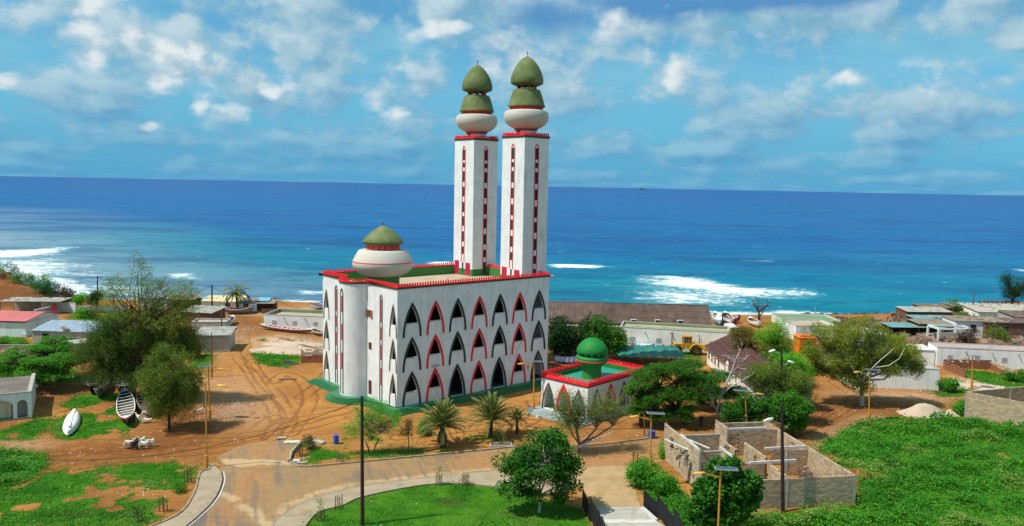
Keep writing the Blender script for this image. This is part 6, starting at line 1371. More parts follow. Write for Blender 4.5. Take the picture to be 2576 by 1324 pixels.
# ================================================================== street lamps, poles, cables
def street_lamp(label, base, top, side, panel=True, head='lamp_o', z=None, base_z=None, thick=.085):
    if base is None: B = G(top[0], top[1], z); B[2] = gz(B[0], B[1]); H_ = z
    else: B = GG(*base); H_ = HZ(B, top[1])
    o = thing('street_lamp', label, 'street lamp', B, 0, 'solar street lamps'); T = AY(top[0], top[1], B[1])-B; T[2] = H_-B[2]
    MB().tube([(0, 0, -.2), (0, 0, 1.15), (T[0]*.2, 0, 1.2)], [.15, .15, .1], 10).build('pole_base', 'lamp', o)
    MB().tube([(T[0]*.2, 0, 1.15), (T[0], 0, T[2])], [thick, .06], 8).build('pole', 'lamp', o)
    e = np.array([side*1.15, -.15, T[2]-.25]); e[0] += T[0]
    MB().tube([(T[0], 0, T[2]-.55), (T[0]+side*.5, -.05, T[2]-.42), tuple(e)], [.05, .045, .04], 7).build('arm', 'lamp', o)
    hd = MB().lathe([(.02, -.42), (.12, -.3), (.17, 0), (.15, .3), (.05, .42), (.01, .44)], 10).build('lamp_head', head, o, smooth=True); hd.location = tuple(e+np.array([side*.3, 0, .02])); hd.rotation_euler = (0, PI/2*side+.12*side, 0); hd.scale = (.55, 1, 1)
    if panel:
        pn = MB().box(-.72, .72, -.26, .26, -.02, .03).build('solar_panel', 'panel', o); pn.location = (T[0]+(-side)*.35, 0, T[2]+.05); pn.rotation_euler = (-.03, 0.03, 0)
        mb = MB(); mb.box(-.75, .75, -.29, -.26, -.03, .04); mb.box(-.75, .75, .26, .29, -.03, .04); mb.box(-.75, -.72, -.26, .26, -.03, .04); mb.box(.72, .75, -.26, .26, -.03, .04)
        f_ = mb.build('panel_frame', 'alu', o); f_.location = pn.location; f_.rotation_euler = pn.rotation_euler
    return o
street_lamp('ochre street lamp with yellow head and no panel on the pavement corner, left', (520, 1176), (517, 962), 1, False, 'lamp_y')
street_lamp('ochre street lamp with solar panel behind the one on the pavement corner', (528, 1056), (524, 922), 1, True)
street_lamp('ochre solar street lamp in front of the last mosque door', (1342, 1037), (1343, 910), -1)
street_lamp('ochre solar street lamp by the lush weeds left of the unfinished house', (1634, 1226), (1638, 1041), -1)
street_lamp('ochre solar street lamp nearest the camera in front of the glossy tree', None, (1812.6, 1181), -1, z=6.9)
street_lamp('ochre solar street lamp in front of the eucalyptus trunk', (2185, 1060), (2187, 931), -1)
street_lamp('ochre solar street lamp beside the ruined walls, far right', (2443, 980), (2446, 897), -1)
street_lamp('ochre solar street lamp against the brown gabled roof', (1822, 985), (1824, 896), -1)
street_lamp('ochre solar street lamp hidden in the dark leafy trees behind the unfinished house', (1880, 1098), (1873, 984), 1)
def pole(label, base, top, r=.11, m='pole', arm=0, name='utility_pole', cat='pole', lean=True):
    B = GG(*base); H_ = HZ(B, top[1]); T = AY(top[0], top[1], B[1])
    o = thing(name, label, cat, B, 0); dx_ = T[0]-B[0] if lean else 0
    MB().tube([(0, 0, -.3), (dx_*.5, 0, (H_-B[2])*.5), (dx_, 0, H_-B[2])], [r*1.2, r, r*.8], 8).build('post', m, o)
    if arm:
        MB().bar((dx_-arm, 0, H_-B[2]-.25), (dx_+arm, 0, H_-B[2]-.25), .1, .1).build('crossarm', m, o)
        for s in (-.85, 0, .85): i_ = MB().lathe([(.04, 0), (.05, .08), (.03, .14)], 6).build('insulator', 'pole_gr', o); i_.location = (dx_+arm*s, 0, H_-B[2]-.2)
    return o, np.array([B[0]+dx_, B[1], H_])
o1, T1 = pole('tall dark wooden pole standing on the round lawn in the foreground', (911.5, 1320), (910, 997), .13)
MB().tube([(-.2, 0, 9.2), (.2, 0, 9.2)], .03, 5).build('crossarm', 'pole', o1)
o2, T2 = pole('dark wooden pole with white lamp arm in front of the unfinished house', (1969, 1288), (1966, 1018), .14)
hB = GG(1969, 1288)
def arm_lamp(o, B, z, tip, m='white'):
    t_ = AY(tip[0], tip[1], B[1])-B; MB().tube([(0, 0, z), (t_[0]*.5, 0, (z+t_[2])/2+.05), tuple(t_)], [.035, .03, .03], 6).build('lamp_arm', 'alu', o)
    h_ = MB().lathe([(.02, -.38), (.11, -.26), (.15, 0), (.12, .28), (.03, .4)], 10).build('lamp_head', m, o, smooth=True); h_.location = tuple(t_); h_.rotation_euler = (0, (-1 if t_[0] < 0 else 1)*1.9, 0)
for v, tip in ((1075, (1934, 1056)),): arm_lamp(o2, hB, HZ(hB, v), tip)
o3, T3 = pole('dark pole with a white lamp rising through the hazy olive tree', (1966, 1070), (1965, 871), .13); B3_ = GG(1966, 1070); arm_lamp(o3, B3_, HZ(B3_, 918), (1988, 911)); arm_lamp(o3, B3_, HZ(B3_, 893), (1942, 883))
for lab, b_, t_, r, m, a in [('thin dark pole on the shore at the far left', (245, 770), (245, 694), .13, 'pole', 0), ('dark pole beside the white beach hut', (533, 797), (533, 717), .15, 'pole', 0),
        ('short pole with crossarm on the beach behind the left store', (692, 779), (692, 748), .14, 'wood', 1.1), ('brown pole beside the rusty roofed workshop', (558, 862), (557, 779), .1, 'rust', 0),
        ('tall plain rusty pole at the left edge of the dirt track', (533, 948), (532, 838), .09, 'rust', 0), ('pole with crossarm before the brown warehouse roof', (1537, 818), (1537, 777), .11, 'wood', 1.1),
        ('thin grey pole standing in front of the yellow loader', (1689, 908), (1690, 836), .09, 'pole_gr', .25), ('thin dark pole right of the warehouse end', (1817, 824), (1817, 788), .12, 'pole', 0),
        ('tall leaning grey pole on the skyline of the point', (2445, 790), (2449, 733), .16, 'pole_gr', 0), ('thin mast by the dark shore rocks', (2050, 806), (2050, 770), .07, 'alu', 0), ('thin mast with white lamp on the shore rocks', (2209, 806), (2209, 788), .08, 'alu', 0),
        ('rusty pole standing behind the street lamp on the pavement strip', (1621, 1095), (1620, 1042), .06, 'rust', 0), ('thin mast at the left end of the warehouse roof', (1420, 800), (1419, 748), .08, 'pole_gr', 0)]:
    pole(lab, b_, t_, r, m, a)
def cable(label, a, b_, sag, r=.022):
    a = np.array(a); b_ = np.array(b_); pts = [a+(b_-a)*t_-np.array([0, 0, sag*4*t_*(1-t_)]) for t_ in np.linspace(0, 1, 25)]
    o = MB().tube([p-a for p in pts], r, 5).build('power_cable', 'wire'); o.location = tuple(a); tag(o, label, 'cable')
L0 = AY(-260, 1105, 57)
cable('black cable sagging across the lower left from the tall pole', L0, T1-(0, 0, .25), 2.9)
T2b = hB+np.array([0, 0, HZ(hB, 1030)])
cable('black cable from the lawn pole across the mosque front to the tall right pole', T1-(0, 0, .25), T2b, 1.9)
cable('thin cable between the beach poles on the left', AY(533, 722, GG(533, 797)[1]), AY(692, 753, GG(692, 779)[1]), 1.2, .03)
cable('thin cable from the beach crossarm towards the mosque', AY(692, 753, GG(692, 779)[1]), AY(850, 764, 165), 1.6, .03)
cable('thin cable from the far left shore pole to the beach hut pole', AY(245, 697, GG(245, 770)[1]), AY(533, 720, GG(533, 797)[1]), 3.0, .03)

# ================================================================== boats
def boat(label, e0, e1, wid, dep, hull, inner, rim, thw='wood_gr', nth=5, flip=False, sheer=.35, name='pirogue', zoff=.14, tilt=0.0, stripe=None, thw_w=.18, world=False):
    a = GG(*e0) if not world else np.array(e0); b_ = GG(*e1) if not world else np.array(e1); c_ = (a+b_)/2; d = (b_-a)[:2]; L_ = float(np.linalg.norm(d))
    o = thing(name, label, 'boat', (c_[0], c_[1], min(a[2], b_[2])+zoff), math.atan2(d[1], d[0])); N = 17; K_ = 7
    def sec(t_, off=0.0):
        x = (t_-.5)*L_; q = abs(2*t_-1); w_ = wid/2*(1-q**2.4)**.8+.03; hb = dep*.42*q**3; ht = dep+sheer*q**2.2; w_ = max(.02, w_-off)
        return [(x*(1-(.06*(1-k/(K_-1)) if q > .9 else 0)), s*w_*math.sin(PI/2*min(1, k/(K_-1)*1.15))**.8, hb+off+(ht-hb-off)*(k/(K_-1))**1.5) for s, k in [(-1, k) for k in range(K_-1, -1, -1)]+[(1, k) for k in range(1, K_)]]
    outs = [sec(i/(N-1)) for i in range(N)]; ins = [sec(i/(N-1), .05) for i in range(N)]; m_ = len(outs[0])
    g = lambda S_: MB().add([p for s in S_ for p in s], [(i*m_+k, i*m_+k+1, (i+1)*m_+k+1, (i+1)*m_+k) for i in range(N-1) for k in range(m_-1)])
    g(outs).build('hull', hull, o, smooth=True); g(ins).build('inner_hull', inner, o, smooth=True)
    for side in (0, m_-1):
        MB().tube([(s[side][0], s[side][1], s[side][2]+.01) for s in outs], .045, 5).build('gunwale', rim, o)
        if stripe: MB().tube([(s[side][0], s[side][1]*1.01, s[side][2]-.14) for s in outs], .05, 5).build('stripe', stripe, o)
    for k in range(nth):
        t_ = .14+.72*k/max(1, nth-1); s = sec(t_); y = abs(s[0][1])*.97; z = s[0][2]-.07
        MB().box(s[0][0]-thw_w/2, s[0][0]+thw_w/2, -y, y, z-.03, z+.02).build('thwart', thw, o)
    for t0, t1 in ((.0, .09), (.91, 1.)):
        s0, s1 = sec(t0), sec(t1); MB().add([s0[0], s0[-1], s1[-1], s1[0]], [(0, 1, 2, 3)]).build('end_deck', rim, o)
    if flip: MB().box(-L_*.40, L_*.40, -.13, .13, .0, .03).build('keel_plank', 'wall_pale', o).location.z = -.035
    if flip: o.rotation_euler = (PI+tilt, 0, math.atan2(d[1], d[0])); o.location.z += dep+.12
    else: o.rotation_euler = (tilt, 0, math.atan2(d[1], d[0]))
    return o
boat('white canoe lying overturned on the grass patch at the left', (189, 1041), (171, 1098), 1.35, .55, 'white', 'white', 'white', flip=True, nth=0, sheer=.05, name='canoe')
boat('long pirogue with red rim and white thwarts on the grass beside the casuarinas', (316, 1000), (322, 1078), 1.75, .7, 'navy', 'mortar', 'white', 'white', 9, stripe='red', tilt=.12)
boat('old grey wooden pirogue with rows of thwarts under the casuarina', (272, 952), (249, 1008), 1.5, .8, 'wood_gr', 'wood', 'wood_gr', 'wood_gr', 9, tilt=.15)
boat('old dark pirogue half hidden left of the grey wooden one', (243, 956), (229, 996), 1.2, .8, 'navy', 'wood', 'wood_gr', 'wood_gr', 5)
boat('old pirogue behind the casuarina trunk', (298, 965), (314, 993), 1.5, .6, 'wood', 'wood', 'wood_gr', 'white', 5)
boat('broken grey pirogue between the casuarina trunks', (356, 1006), (372, 1052), 1.4, .7, 'wood_gr', 'wood', 'wood_gr', 'wood_gr', 6)
boat('long pirogue with red thwarts drawn up below the coconut palm', (557, 789), (634, 790), 2.0, .8, 'wood_gr', 'wood', 'white', 'red', 7, sheer=.6, name='pirogue')
boat('white pirogue with blue trim nose beside the rusty roofed workshop', (561, 828), (586, 810), 1.6, .8, 'white', 'wood_gr', 'white', 'wood_gr', 6, stripe='blue')
boat('long white and red pirogue lying along the wall of the left store', (655, 827), (785, 841), 1.5, .5, 'wood_gr', 'crimson', 'white', 'white', 9, sheer=.25)
boat('grey pirogue at the mosque end of the left store wall', (784, 838), (822, 849), 1.4, .5, 'wood_gr', 'wood', 'white', 'wood_gr', 6)
boat('striped pirogue in blue white and red on the beach near the mosque', (782, 783), (825, 771), 1.8, .8, 'white', 'ltblue', 'red', 'white', 5, stripe='blue', sheer=.8)
boat('bright blue pirogue with red and white stripes in the grass behind the shrine', (1586, 878), (1645, 884), 1.7, .8, 'red', 'white', 'ltblue', 'white', 6, stripe='white')
boat('small turquoise pirogue beside the striped one behind the shrine', (1640, 886), (1662, 881), 1.1, .5, 'ltblue', 'turq', 'ltblue', 'wood_gr', 3)
boat('blue and white pirogue pointing at the sea right of the warehouse', (1797, 800), (1810, 824), 1.7, .9, 'ltblue', 'white', 'white', 'wood_gr', 5)
boat('white pirogue pointing at the sea right of the warehouse', (1822, 800), (1838, 822), 1.8, .9, 'white', 'wood_gr', 'white', 'wood_gr', 5)
boat('dark red pirogue broadside on the beach beside the people', (1829, 812), (1856, 814), 1.8, .9, 'crimson', 'wood', 'white', 'wood_gr', 4)
boat('pale grey pirogue on the beach left of the bright acacia', (1884, 813), (1908, 826), 1.8, .8, 'white', 'wood_gr', 'white', 'wood_gr', 4)

# ================================================================== wheel loader
A = GG(1702.6, 893); Bw = GG(1750, 894); an = math.atan2((Bw-A)[1], (Bw-A)[0])
WL = thing('wheel_loader', 'yellow wheel loader with raised cab and rusty bucket parked before the white store', 'loader', (A[0], A[1], 0), an)
wb = float(np.linalg.norm((Bw-A)[:2])); R_ = .76
for x in (0, wb):
    for y in (0, 2.0):
        w_ = sub('wheel', (x, y, R_), WL)
        t_ = MB().lathe([(.38, -.27), (.68, -.27), (.76, -.18), (.76, .18), (.68, .27), (.38, .27)], 20).build('tyre', 'rubber', w_); t_.rotation_euler = (PI/2, 0, 0)
        t_ = MB().lathe([(.02, -.2), (.1, -.2), (.12, -.12), (.39, -.1), (.4, .2)], 16).build('rim', 'yellow', w_); t_.rotation_euler = (PI/2, 0, 0)
mb = MB(); mb.prism([(-.9, .55), (1.25, .45), (1.25, 1.55), (-.9, 1.45)], .7, 1.35); mb.prism([(-.4, .5), (.9, .5), (.9, 1.5), (-.4, 1.5)], 1.35, 1.62); mb.build('front_frame', 'yellow', WL)
mb = MB(); mb.add([(wb-1.1, .35, .8), (wb+1.5, .35, .8), (wb+1.5, 1.65, .8), (wb-1.1, 1.65, .8), (wb-1.1, .45, 1.75), (wb+1.45, .45, 1.5), (wb+1.45, 1.55, 1.5), (wb-1.1, 1.55, 1.75)], [(0,3,2,1),(4,5,6,7),(0,1,5,4),(1,2,6,5),(2,3,7,6),(3,0,4,7)]); mb.build('engine_body', 'yellow', WL)
MB().box(wb+1.5, wb+1.85, .3, 1.7, .55, 1.45).build('counterweight', 'yellow', WL)
for y in (-.28, 1.72):
    mb = MB(); pts = [(wb+.98*math.cos(q), .78+.95*math.sin(q)) for q in np.linspace(.1, PI-.1, 9)]
    for (x0, z0), (x1, z1) in zip(pts[:-1], pts[1:]): mb.add([(x0, y, z0), (x1, y, z1), (x1, y+.56, z1), (x0, y+.56, z0), (x0, y, z0+.06), (x1, y, z1+.06), (x1, y+.56, z1+.06), (x0, y+.56, z0+.06)], [(0,3,2,1),(4,5,6,7),(0,1,5,4),(2,3,7,6)])
    mb.build('mudguard', 'yellow', WL)
cb = MB()
x0, x1, y0, y1 = 1.05, 2.25, .45, 1.55
for x, y in ((x0, y0), (x1, y0), (x1, y1), (x0, y1)): cb.box(x-.06, x+.06, y-.06, y+.06, 1.3, 2.75)
cb.box(x0-.05, x1+.05, y0-.05, y1+.05, 1.2, 1.75); cb.box(x0-.15, x1+.12, y0-.12, y1+.12, 2.72, 2.86); cbo = cb.build('cab', 'yellow', WL)
MB().box(x0+.02, x1-.02, y0+.02, y1-.02, 1.76, 2.71).build('cab_window', 'glass', WL); MB().box(x0+.75, x0+.83, y0-.08, y0-.05, 1.3, 2.7).build('door_post', 'yellow', WL)
MB().tube([(wb+.7, 1.2, 1.6), (wb+.7, 1.2, 2.35)], .07, 8).build('exhaust', 'rubber', WL)
for y in (.5, 1.4): MB().add([(.5, y, 1.6), (.9, y, 1.6), (-1.5, y, .55), (-1.7, y, .35), (.5, y+.12, 1.6), (.9, y+.12, 1.6), (-1.5, y+.12, .55), (-1.7, y+.12, .35)], [(0,1,2,3),(7,6,5,4),(0,4,5,1),(1,5,6,2),(2,6,7,3),(3,7,4,0)]).build('lift_arm', 'yellow', WL)
mb = MB(); pr = [(-1.5, .15), (-1.45, .95), (-1.75, 1.25), (-2.0, 1.05), (-1.85, .5), (-2.75, .12), (-2.72, .05)]
for i in range(len(pr)-1): (xa, za), (xb, zb) = pr[i], pr[i+1]; mb.add([(xa, -.35, za), (xb, -.35, zb), (xb, 2.35, zb), (xa, 2.35, za)], [(0, 1, 2, 3)])
for y in (-.35, 2.35): mb.add([(x, y, z) for x, z in pr], [tuple(range(len(pr)))])
mb.build('bucket', 'rust', WL)
for k in range(3): MB().box(1.2, 1.6, .12, .36, .45+k*.3, .5+k*.3).build('ladder_step', 'rubber', WL)

# ================================================================== animals and people
def skin_body(name, m, verts, edges, radii, parent, root=0, lv=1):
    me = bpy.data.meshes.new(name); me.from_pydata([tuple(v) for v in verts], edges, []); me.update(); me.materials.append(M[m])
    o = bpy.data.objects.new(name, me); link(o, parent); sk = o.modifiers.new('skin', 'SKIN'); ss_ = o.modifiers.new('sub', 'SUBSURF'); ss_.levels = lv; ss_.render_levels = lv
    if not me.skin_vertices: 
        me.skin_vertices if 0 else None
    return o
def make_skin(name, m, verts, edges, radii, parent, root=0, lv=1):
    o = skin_body(name, m, verts, edges, radii, parent, root, lv); me = o.data
    if len(me.skin_vertices) == 0:
        import bmesh; bm = bmesh.new(); bm.from_mesh(me); bm.verts.layers.skin.verify(); bm.to_mesh(me); bm.free()
    sv = me.skin_vertices[0].data
    for i, r in enumerate(radii): sv[i].radius = (r, r); sv[i].use_root = (i == root)
    return o
def sheep(label, uv, ang, m='wool', head='wool', lying=False, name='sheep', s=1.0):
    B = GG(*uv); o = thing(name, label, 'sheep' if name == 'sheep' else 'goat', B, ang, 'white sheep on the red earth'); k = .30 if lying else 1
    V_ = [(-.38, 0, .58), (-.1, 0, .6), (.2, 0, .6), (.38, 0, .66), (.5, 0, .84), (.56, 0, .95), (.72, 0, .9), (-.48, 0, .5), (-.52, 0, .35)]
    E_ = [(0, 1), (1, 2), (2, 3), (3, 4), (4, 5), (5, 6), (0, 7), (7, 8)]; R = [.19, .22, .21, .16, .10, .10, .055, .04, .03]
    for x, y, b_ in ((-.36, .12, 0), (-.36, -.12, 0), (.3, .11, 2), (.3, -.11, 2)):
        i = len(V_); kx = -.06 if x < 0 else .02; V_ += [(x, y, .42), (x+kx, y, .24), (x+kx*.3, y, .02)]; E_ += [(b_, i), (i, i+1), (i+1, i+2)]; R += [.08, .05, .035]
    for y in (-.1, .1): i = len(V_); V_ += [(.5, y*1.3, .95)]; E_ += [(5, i)]; R += [.03]
    V_ = [(x*s, y*s, z*s*(1 if not lying else .55)) for x, y, z in V_]; R = [r*s for r in R]
    make_skin('body', m, V_, E_, R, o, 1)
    if head != m: MB().lathe([(.01, -.12), (.1, -.08), (.12, 0), (.1, .1), (.01, .14)], 8).build('dark_face', head, o).location = (.64*s, 0, .92*s*(1 if not lying else .55))
    return o
for i, (uv, a, lab, m) in enumerate([((324, 1127), .2, 'white sheep at the left end of the small flock on the red track', 'wool'), ((338, 1129), 1.4, 'black and white sheep in the middle of the small flock', 'wool_bk'), ((348, 1122), .3, 'white sheep at the back of the small flock', 'wool'),
        ((362, 1129), .1, 'white sheep with lowered head at the front of the small flock', 'wool'), ((378, 1124), .35+PI, 'white sheep at the right end of the flock with its head raised', 'wool'),
        ((349, 1060), PI-.5, 'white sheep grazing beside the red rimmed pirogue', 'wool'), ((367, 1050), .5, 'white sheep behind the lying one near the broken pirogue', 'wool')]): sheep(lab, uv, a, m, s=.95)
sheep('black and white sheep lying down right of the red rimmed pirogue', (369, 1063), .1, 'wool', 'wool_bk', lying=True)
sheep('small black and white goat alone beside the street lamps', (503, 1040), .9, 'wool', 'wool_bk', name='goat', s=.7)
def person(label, uv, top, bottom, ang=0, sc=1.0):
    B = GG(*uv); o = thing('person', label, 'person', B, ang, 'people on the beach')
    V_ = [(0, 0, .95), (0, 0, 1.15), (0, 0, 1.38), (0, 0, 1.5), (0, 0.01, 1.62), (0, 0, 1.74)]; E_ = [(0, 1), (1, 2), (2, 3), (3, 4), (4, 5)]; R = [.14, .13, .15, .055, .1, .07]
    for s in (-1, 1):
        i = len(V_); V_ += [(s*.09, 0, .86), (s*.1, .04, .48), (s*.1, -.02+.1*s, .06), (s*.1, .14+.1*s, .03)]; E_ += [(0, i), (i, i+1), (i+1, i+2), (i+2, i+3)]; R += [.09, .065, .04, .035]
        i = len(V_); V_ += [(s*.2, 0, 1.4), (s*.26, .02, 1.12), (s*.25, .12, .88), (s*.25, .15, .80)]; E_ += [(2, i), (i, i+1), (i+1, i+2), (i+2, i+3)]; R += [.06, .045, .035, .03]
    make_skin('body', 'skin', V_, E_, R, o, 0)
    MB().lathe([(.19, .9), (.2, 1.1), (.24, 1.38), (.12, 1.5)], 10).build('shirt', top, o).scale = (1, .7, 1)
    MB().lathe([(.12, .5), (.17, .7), (.19, .95)], 10).build('shorts', bottom, o).scale = (1, .75, 1)
    return o
person('person in dark clothes standing on the beach by the dark red pirogue', (1857.5, 812), 'cloth_d', 'cloth_d')
person('person in dark clothes leaning over the white pirogue, leftmost on the beach', (1822, 812), 'cloth_d', 'navy', 1.2)
person('person in dark clothes between the other two on the beach', (1831, 811), 'navy', 'cloth_d', .5)
p_ = GG(1847, 851); VAN = thing('parked_van', 'white van seen from the front beside the right end of the white store', 'van', p_, 0)
mb = MB(); mb.add([(-.85, 0, .35), (.85, 0, .35), (.85, 0, 1.0), (-.85, 0, 1.0), (-.78, .35, 1.85), (.78, .35, 1.85), (-.85, 4.2, .35), (.85, 4.2, .35), (.85, 4.2, 1.0), (-.85, 4.2, 1.0), (-.78, 4.1, 1.9), (.78, 4.1, 1.9)],
    [(0,1,2,3),(3,2,5,4),(4,5,11,10),(6,9,8,7),(9,10,11,8),(0,3,9,6),(3,4,10,9),(1,7,8,2),(2,8,11,5),(0,6,7,1)]); mb.build('body', 'white', VAN)
MB().add([(-.7, -.01, 1.08), (.7, -.01, 1.08), (.66, .29, 1.76), (-.66, .29, 1.76)], [(0, 1, 2, 3)]).build('windscreen', 'glass', VAN); VAN.children[-1].location.y = -.015
for x in (-.6, .6): MB().box(x-.16, x+.16, -.05, -.01, .62, .82).build('headlight', 'alu', VAN)
MB().box(-.88, .88, -.12, -.005, .32, .5).build('bumper', 'pole_gr', VAN); MB().box(-.4, .4, -.03, -.004, .66, .8).build('grille', 'rubber', VAN)
for x in (-.78, .78):
    for y in (.8, 3.3): w_ = MB().lathe([(.05, -.1), (.33, -.1), (.35, 0), (.33, .1), (.05, .1)], 14).build('wheel', 'rubber', VAN); w_.location = (x, y, .35); w_.rotation_euler = (0, PI/2, 0)
# ship on the horizon
sp_ = AY(1615, 473, 16000); SH = thing('cargo_ship', 'tiny cargo ship on the horizon right of the minarets', 'ship', (sp_[0], sp_[1], SEA-2), .1)
MB().prism([(-62, -9), (50, -9), (66, 0), (50, 9), (-62, 9)], 0, 17).build('hull', 'pole_gr', SH); MB().box(-52, -34, -8, 8, 17, 36).build('bridge', 'pole_gr', SH); MB().box(-25, 40, -8, 8, 17, 25).build('cargo', 'rust', SH)

# ================================================================== washing lines, railings, small things
def washing(label, a, b_, h, items, m='cloth_w'):
    A_w = GG(*a); B_w = GG(*b_); o = thing('washing_line', label, 'washing line', A_w, 0); d = B_w-A_w; L_ = np.linalg.norm(d); t_ = d/L_
    for p in ((0, 0, 0), tuple(d)): MB().tube([p, (p[0], p[1], p[2]+h+.15)], .05, 6).build('post', 'wood', o)
    MB().tube([np.array([0, 0, h])+d*k/8-np.array([0, 0, .25*4*(k/8)*(1-k/8)]) for k in range(9)], .012, 4).build('line', 'wire', o)
    for k, (s0, s1, hh, mm) in enumerate(items):
        q0, q1 = s0*L_, s1*L_; n = 8; vs = []
        for i in range(n+1):
            s = q0+(q1-q0)*i/n; z = h-.25*4*(s/L_)*(1-s/L_)
            for j in range(4): w_ = .1*math.sin(i*1.7+j*.6+k)*j/3; vs.append((t_[0]*s-t_[1]*w_, t_[1]*s+t_[0]*w_, z-hh*j/3+.04*math.sin(i*2.1)*(j == 3)))
        c_ = MB().add(vs, [(i*4+j, (i+1)*4+j, (i+1)*4+j+1, i*4+j+1) for i in range(n) for j in range(3)]).build('laundry', mm, smooth=True)
        c_.location = tuple(A_w); tag(c_, f'{items[k][3] and ""}' + ['pale lavender sheet hanging near the left post of its line', 'pale lavender sheet hanging second from the left on its line', 'pale lavender cloth at the right end of its line', 'blue trousers hanging on the line below the umbrella tree', 'small white cloth hanging beside the blue trousers', 'pale sheet on the line nearer the dark tree, left piece', 'pale sheet on the line nearer the dark tree, right piece'][washing.n], 'laundry', 'washing hung out to dry'); washing.n += 1
washing.n = 0
washing('washing line with lavender white sheets between mosque and shrine', (1392, 925), (1470, 922), 1.75, [(.03, .36, .75, 'cloth_w'), (.38, .72, .8, 'cloth_w'), (.74, .95, .7, 'cloth_w')])
washing('washing line with blue trousers below the umbrella tree', (52, 990), (230, 990), 1.35, [(.14, .19, .75, 'blue'), (.205, .25, .42, 'white')])
washing('second washing line behind, closer to the dark tree', (1418, 908), (1462, 906), 1.6, [(.15, .5, .75, 'cloth_w'), (.55, .95, .7, 'cloth_w')])
def railing(label, pts, h=1.05):
    P_ = [np.array(p) for p in pts]; o = thing('stair_railing', label, 'railing', P_[0], 0)
    for a, b_ in zip(P_[:-1], P_[1:]):
        a, b_ = a-P_[0], b_-P_[0]; z0 = max(a[2], b_[2])-.0; a = np.array([a[0], a[1], z0]); b_ = np.array([b_[0], b_[1], z0]); d = (b_-a)[:2]; L_ = np.linalg.norm(d); t_ = d/L_; nn = np.array([-t_[1], t_[0]])
        MB().obox((a+b_)[:2]/2, t_, nn, L_/2-.04, .012, z0-.35, z0+h-.05).build('railing_panel', 'navy', o)
        MB().obox((a+b_)[:2]/2, t_, nn, L_/2, .035, z0+h-.05, z0+h).build('handrail', 'navy', o)
        for e in (a, b_): MB().obox(e[:2], t_, nn, .035, .035, z0-.9, z0+h-.002).build('post', 'navy', o)
railing('black railing with stepped panels left of the stairway landing', [G(1465, 1273, 0), G(1484, 1304, .25), G(1503, 1345, .9), G(1530, 1400, 1.6)])
railing('black railing with stepped panels right of the stairway landing', [G(1619, 1272, 0), G(1652, 1299, .25), G(1694, 1338, .9), G(1740, 1400, 1.6)])
ST_ = thing('stairway', 'worn concrete stairway landing between black railings at the bottom edge', 'stairway', G(1555, 1290, 0), 0)
def poly_local(uv, z): return [tuple((G(u, v, z)-G(1555, 1290, 0))[:2]) for u, v in uv]
MB().prism(poly_local([(1500, 1275), (1608, 1275), (1640, 1306), (1512, 1306)], .14), -.3, .14).build('landing', 'conc', ST_)
for k in range(6):
    u0, u1, v0 = 1510+7*k, 1632+14*k, 1298+8.5*k; z_ = .14+.13*(k+1)
    MB().prism(poly_local([(u0, v0), (u1, v0), (u1+14, v0+10), (u0+7, v0+10)], z_), -.3, z_).build('stair_step', 'conc_w' if k % 2 else 'conc', ST_)
MB().prism(poly_local([(1609, 1276), (1618, 1273), (1655, 1306), (1642, 1308)], .32), -.3, .32).build('stair_wall', 'conc_w', ST_)
# saplings in stick guards
def guarded(label, uv, h, ph, leaf='broad', m='wood', gw=.28, cat='sapling'):
    B = GG(*uv); o = thing('guarded_sapling', label, cat, B, 0)
    mb = MB()
    for k in range(4): a = k*PI/2+.5; mb = MB().tube([(gw*math.cos(a), gw*math.sin(a), -.1), (gw*.9*math.cos(a), gw*.9*math.sin(a), h*random.uniform(.9, 1.1))], .035, 5); mb.build('stake', m, o)
    mb = MB()
    for z in (.3*h, .75*h):
        for k in range(4): a, b_ = k*PI/2+.5, (k+1)*PI/2+.5; mb.tube([(gw*math.cos(a), gw*math.sin(a), z), (gw*math.cos(b_), gw*math.sin(b_), z)], .012, 4)
    mb.build('guard_wire', m, o)
    if ph:
        MB().tube([(0, 0, 0), (.03, .02, ph*.5), (0, 0, ph)], [.03, .02, .01], 5).build('trunk', 'bark', o)
        P_ = rng.normal(size=(70, 3))*np.array([.2, .2, ph*.2])+np.array([0, 0, ph*.75]); V, F = leaf_quads(P_, .16, .5); link(bpy.data.objects.new('crown', npmesh('crown', V, F, leaf)), o)
for a in [('sapling with pale leaves in a stick guard on the left edge of the round lawn', (807, 1310), .9, 1.7, 'olive'), ('brown mesh tree guard with no leaves at the top left of the round lawn', (852, 1279), 1.1, 0, None), ('leafy sapling in a stick guard at the upper edge of the round lawn', (1103.5, 1220), 1.0, 1.75, 'broad'),
          ('bare stick guard at the upper edge of the round lawn, right of the leafy sapling', (1170, 1220), 1.1, .9, 'brownlf'), ('guarded sapling nearest the street lamp on the left verge', (472, 1213), 1.1, 1.6, 'olive'), ('guarded sapling with dark stakes in the middle of the left verge', (411, 1285), 1.0, 1.2, 'olive'),
          ('guarded sapling at the bottom of the left verge', (347, 1311), .9, 1.2, 'dkgreen'), ('dark staked sapling behind the broken kerb corner', (754, 1147), .8, .9, 'dkgreen'), ('empty stick guard on the planted strip, left stakes', (855, 1162), .9, 0, None), ('rusty wire cage at the end of the path beside the weeds', (1597, 1172), 1.3, .4, 'brownlf')]:
    guarded(a[0], a[1], a[2], a[3], a[4] or 'broad', m='rust' if 'rusty' in a[0] else 'wood')
bush('small round green bush on the left verge between guarded saplings', (450, 1238), 18, 13, 'grass', 10, 60, .13, cr=.3)
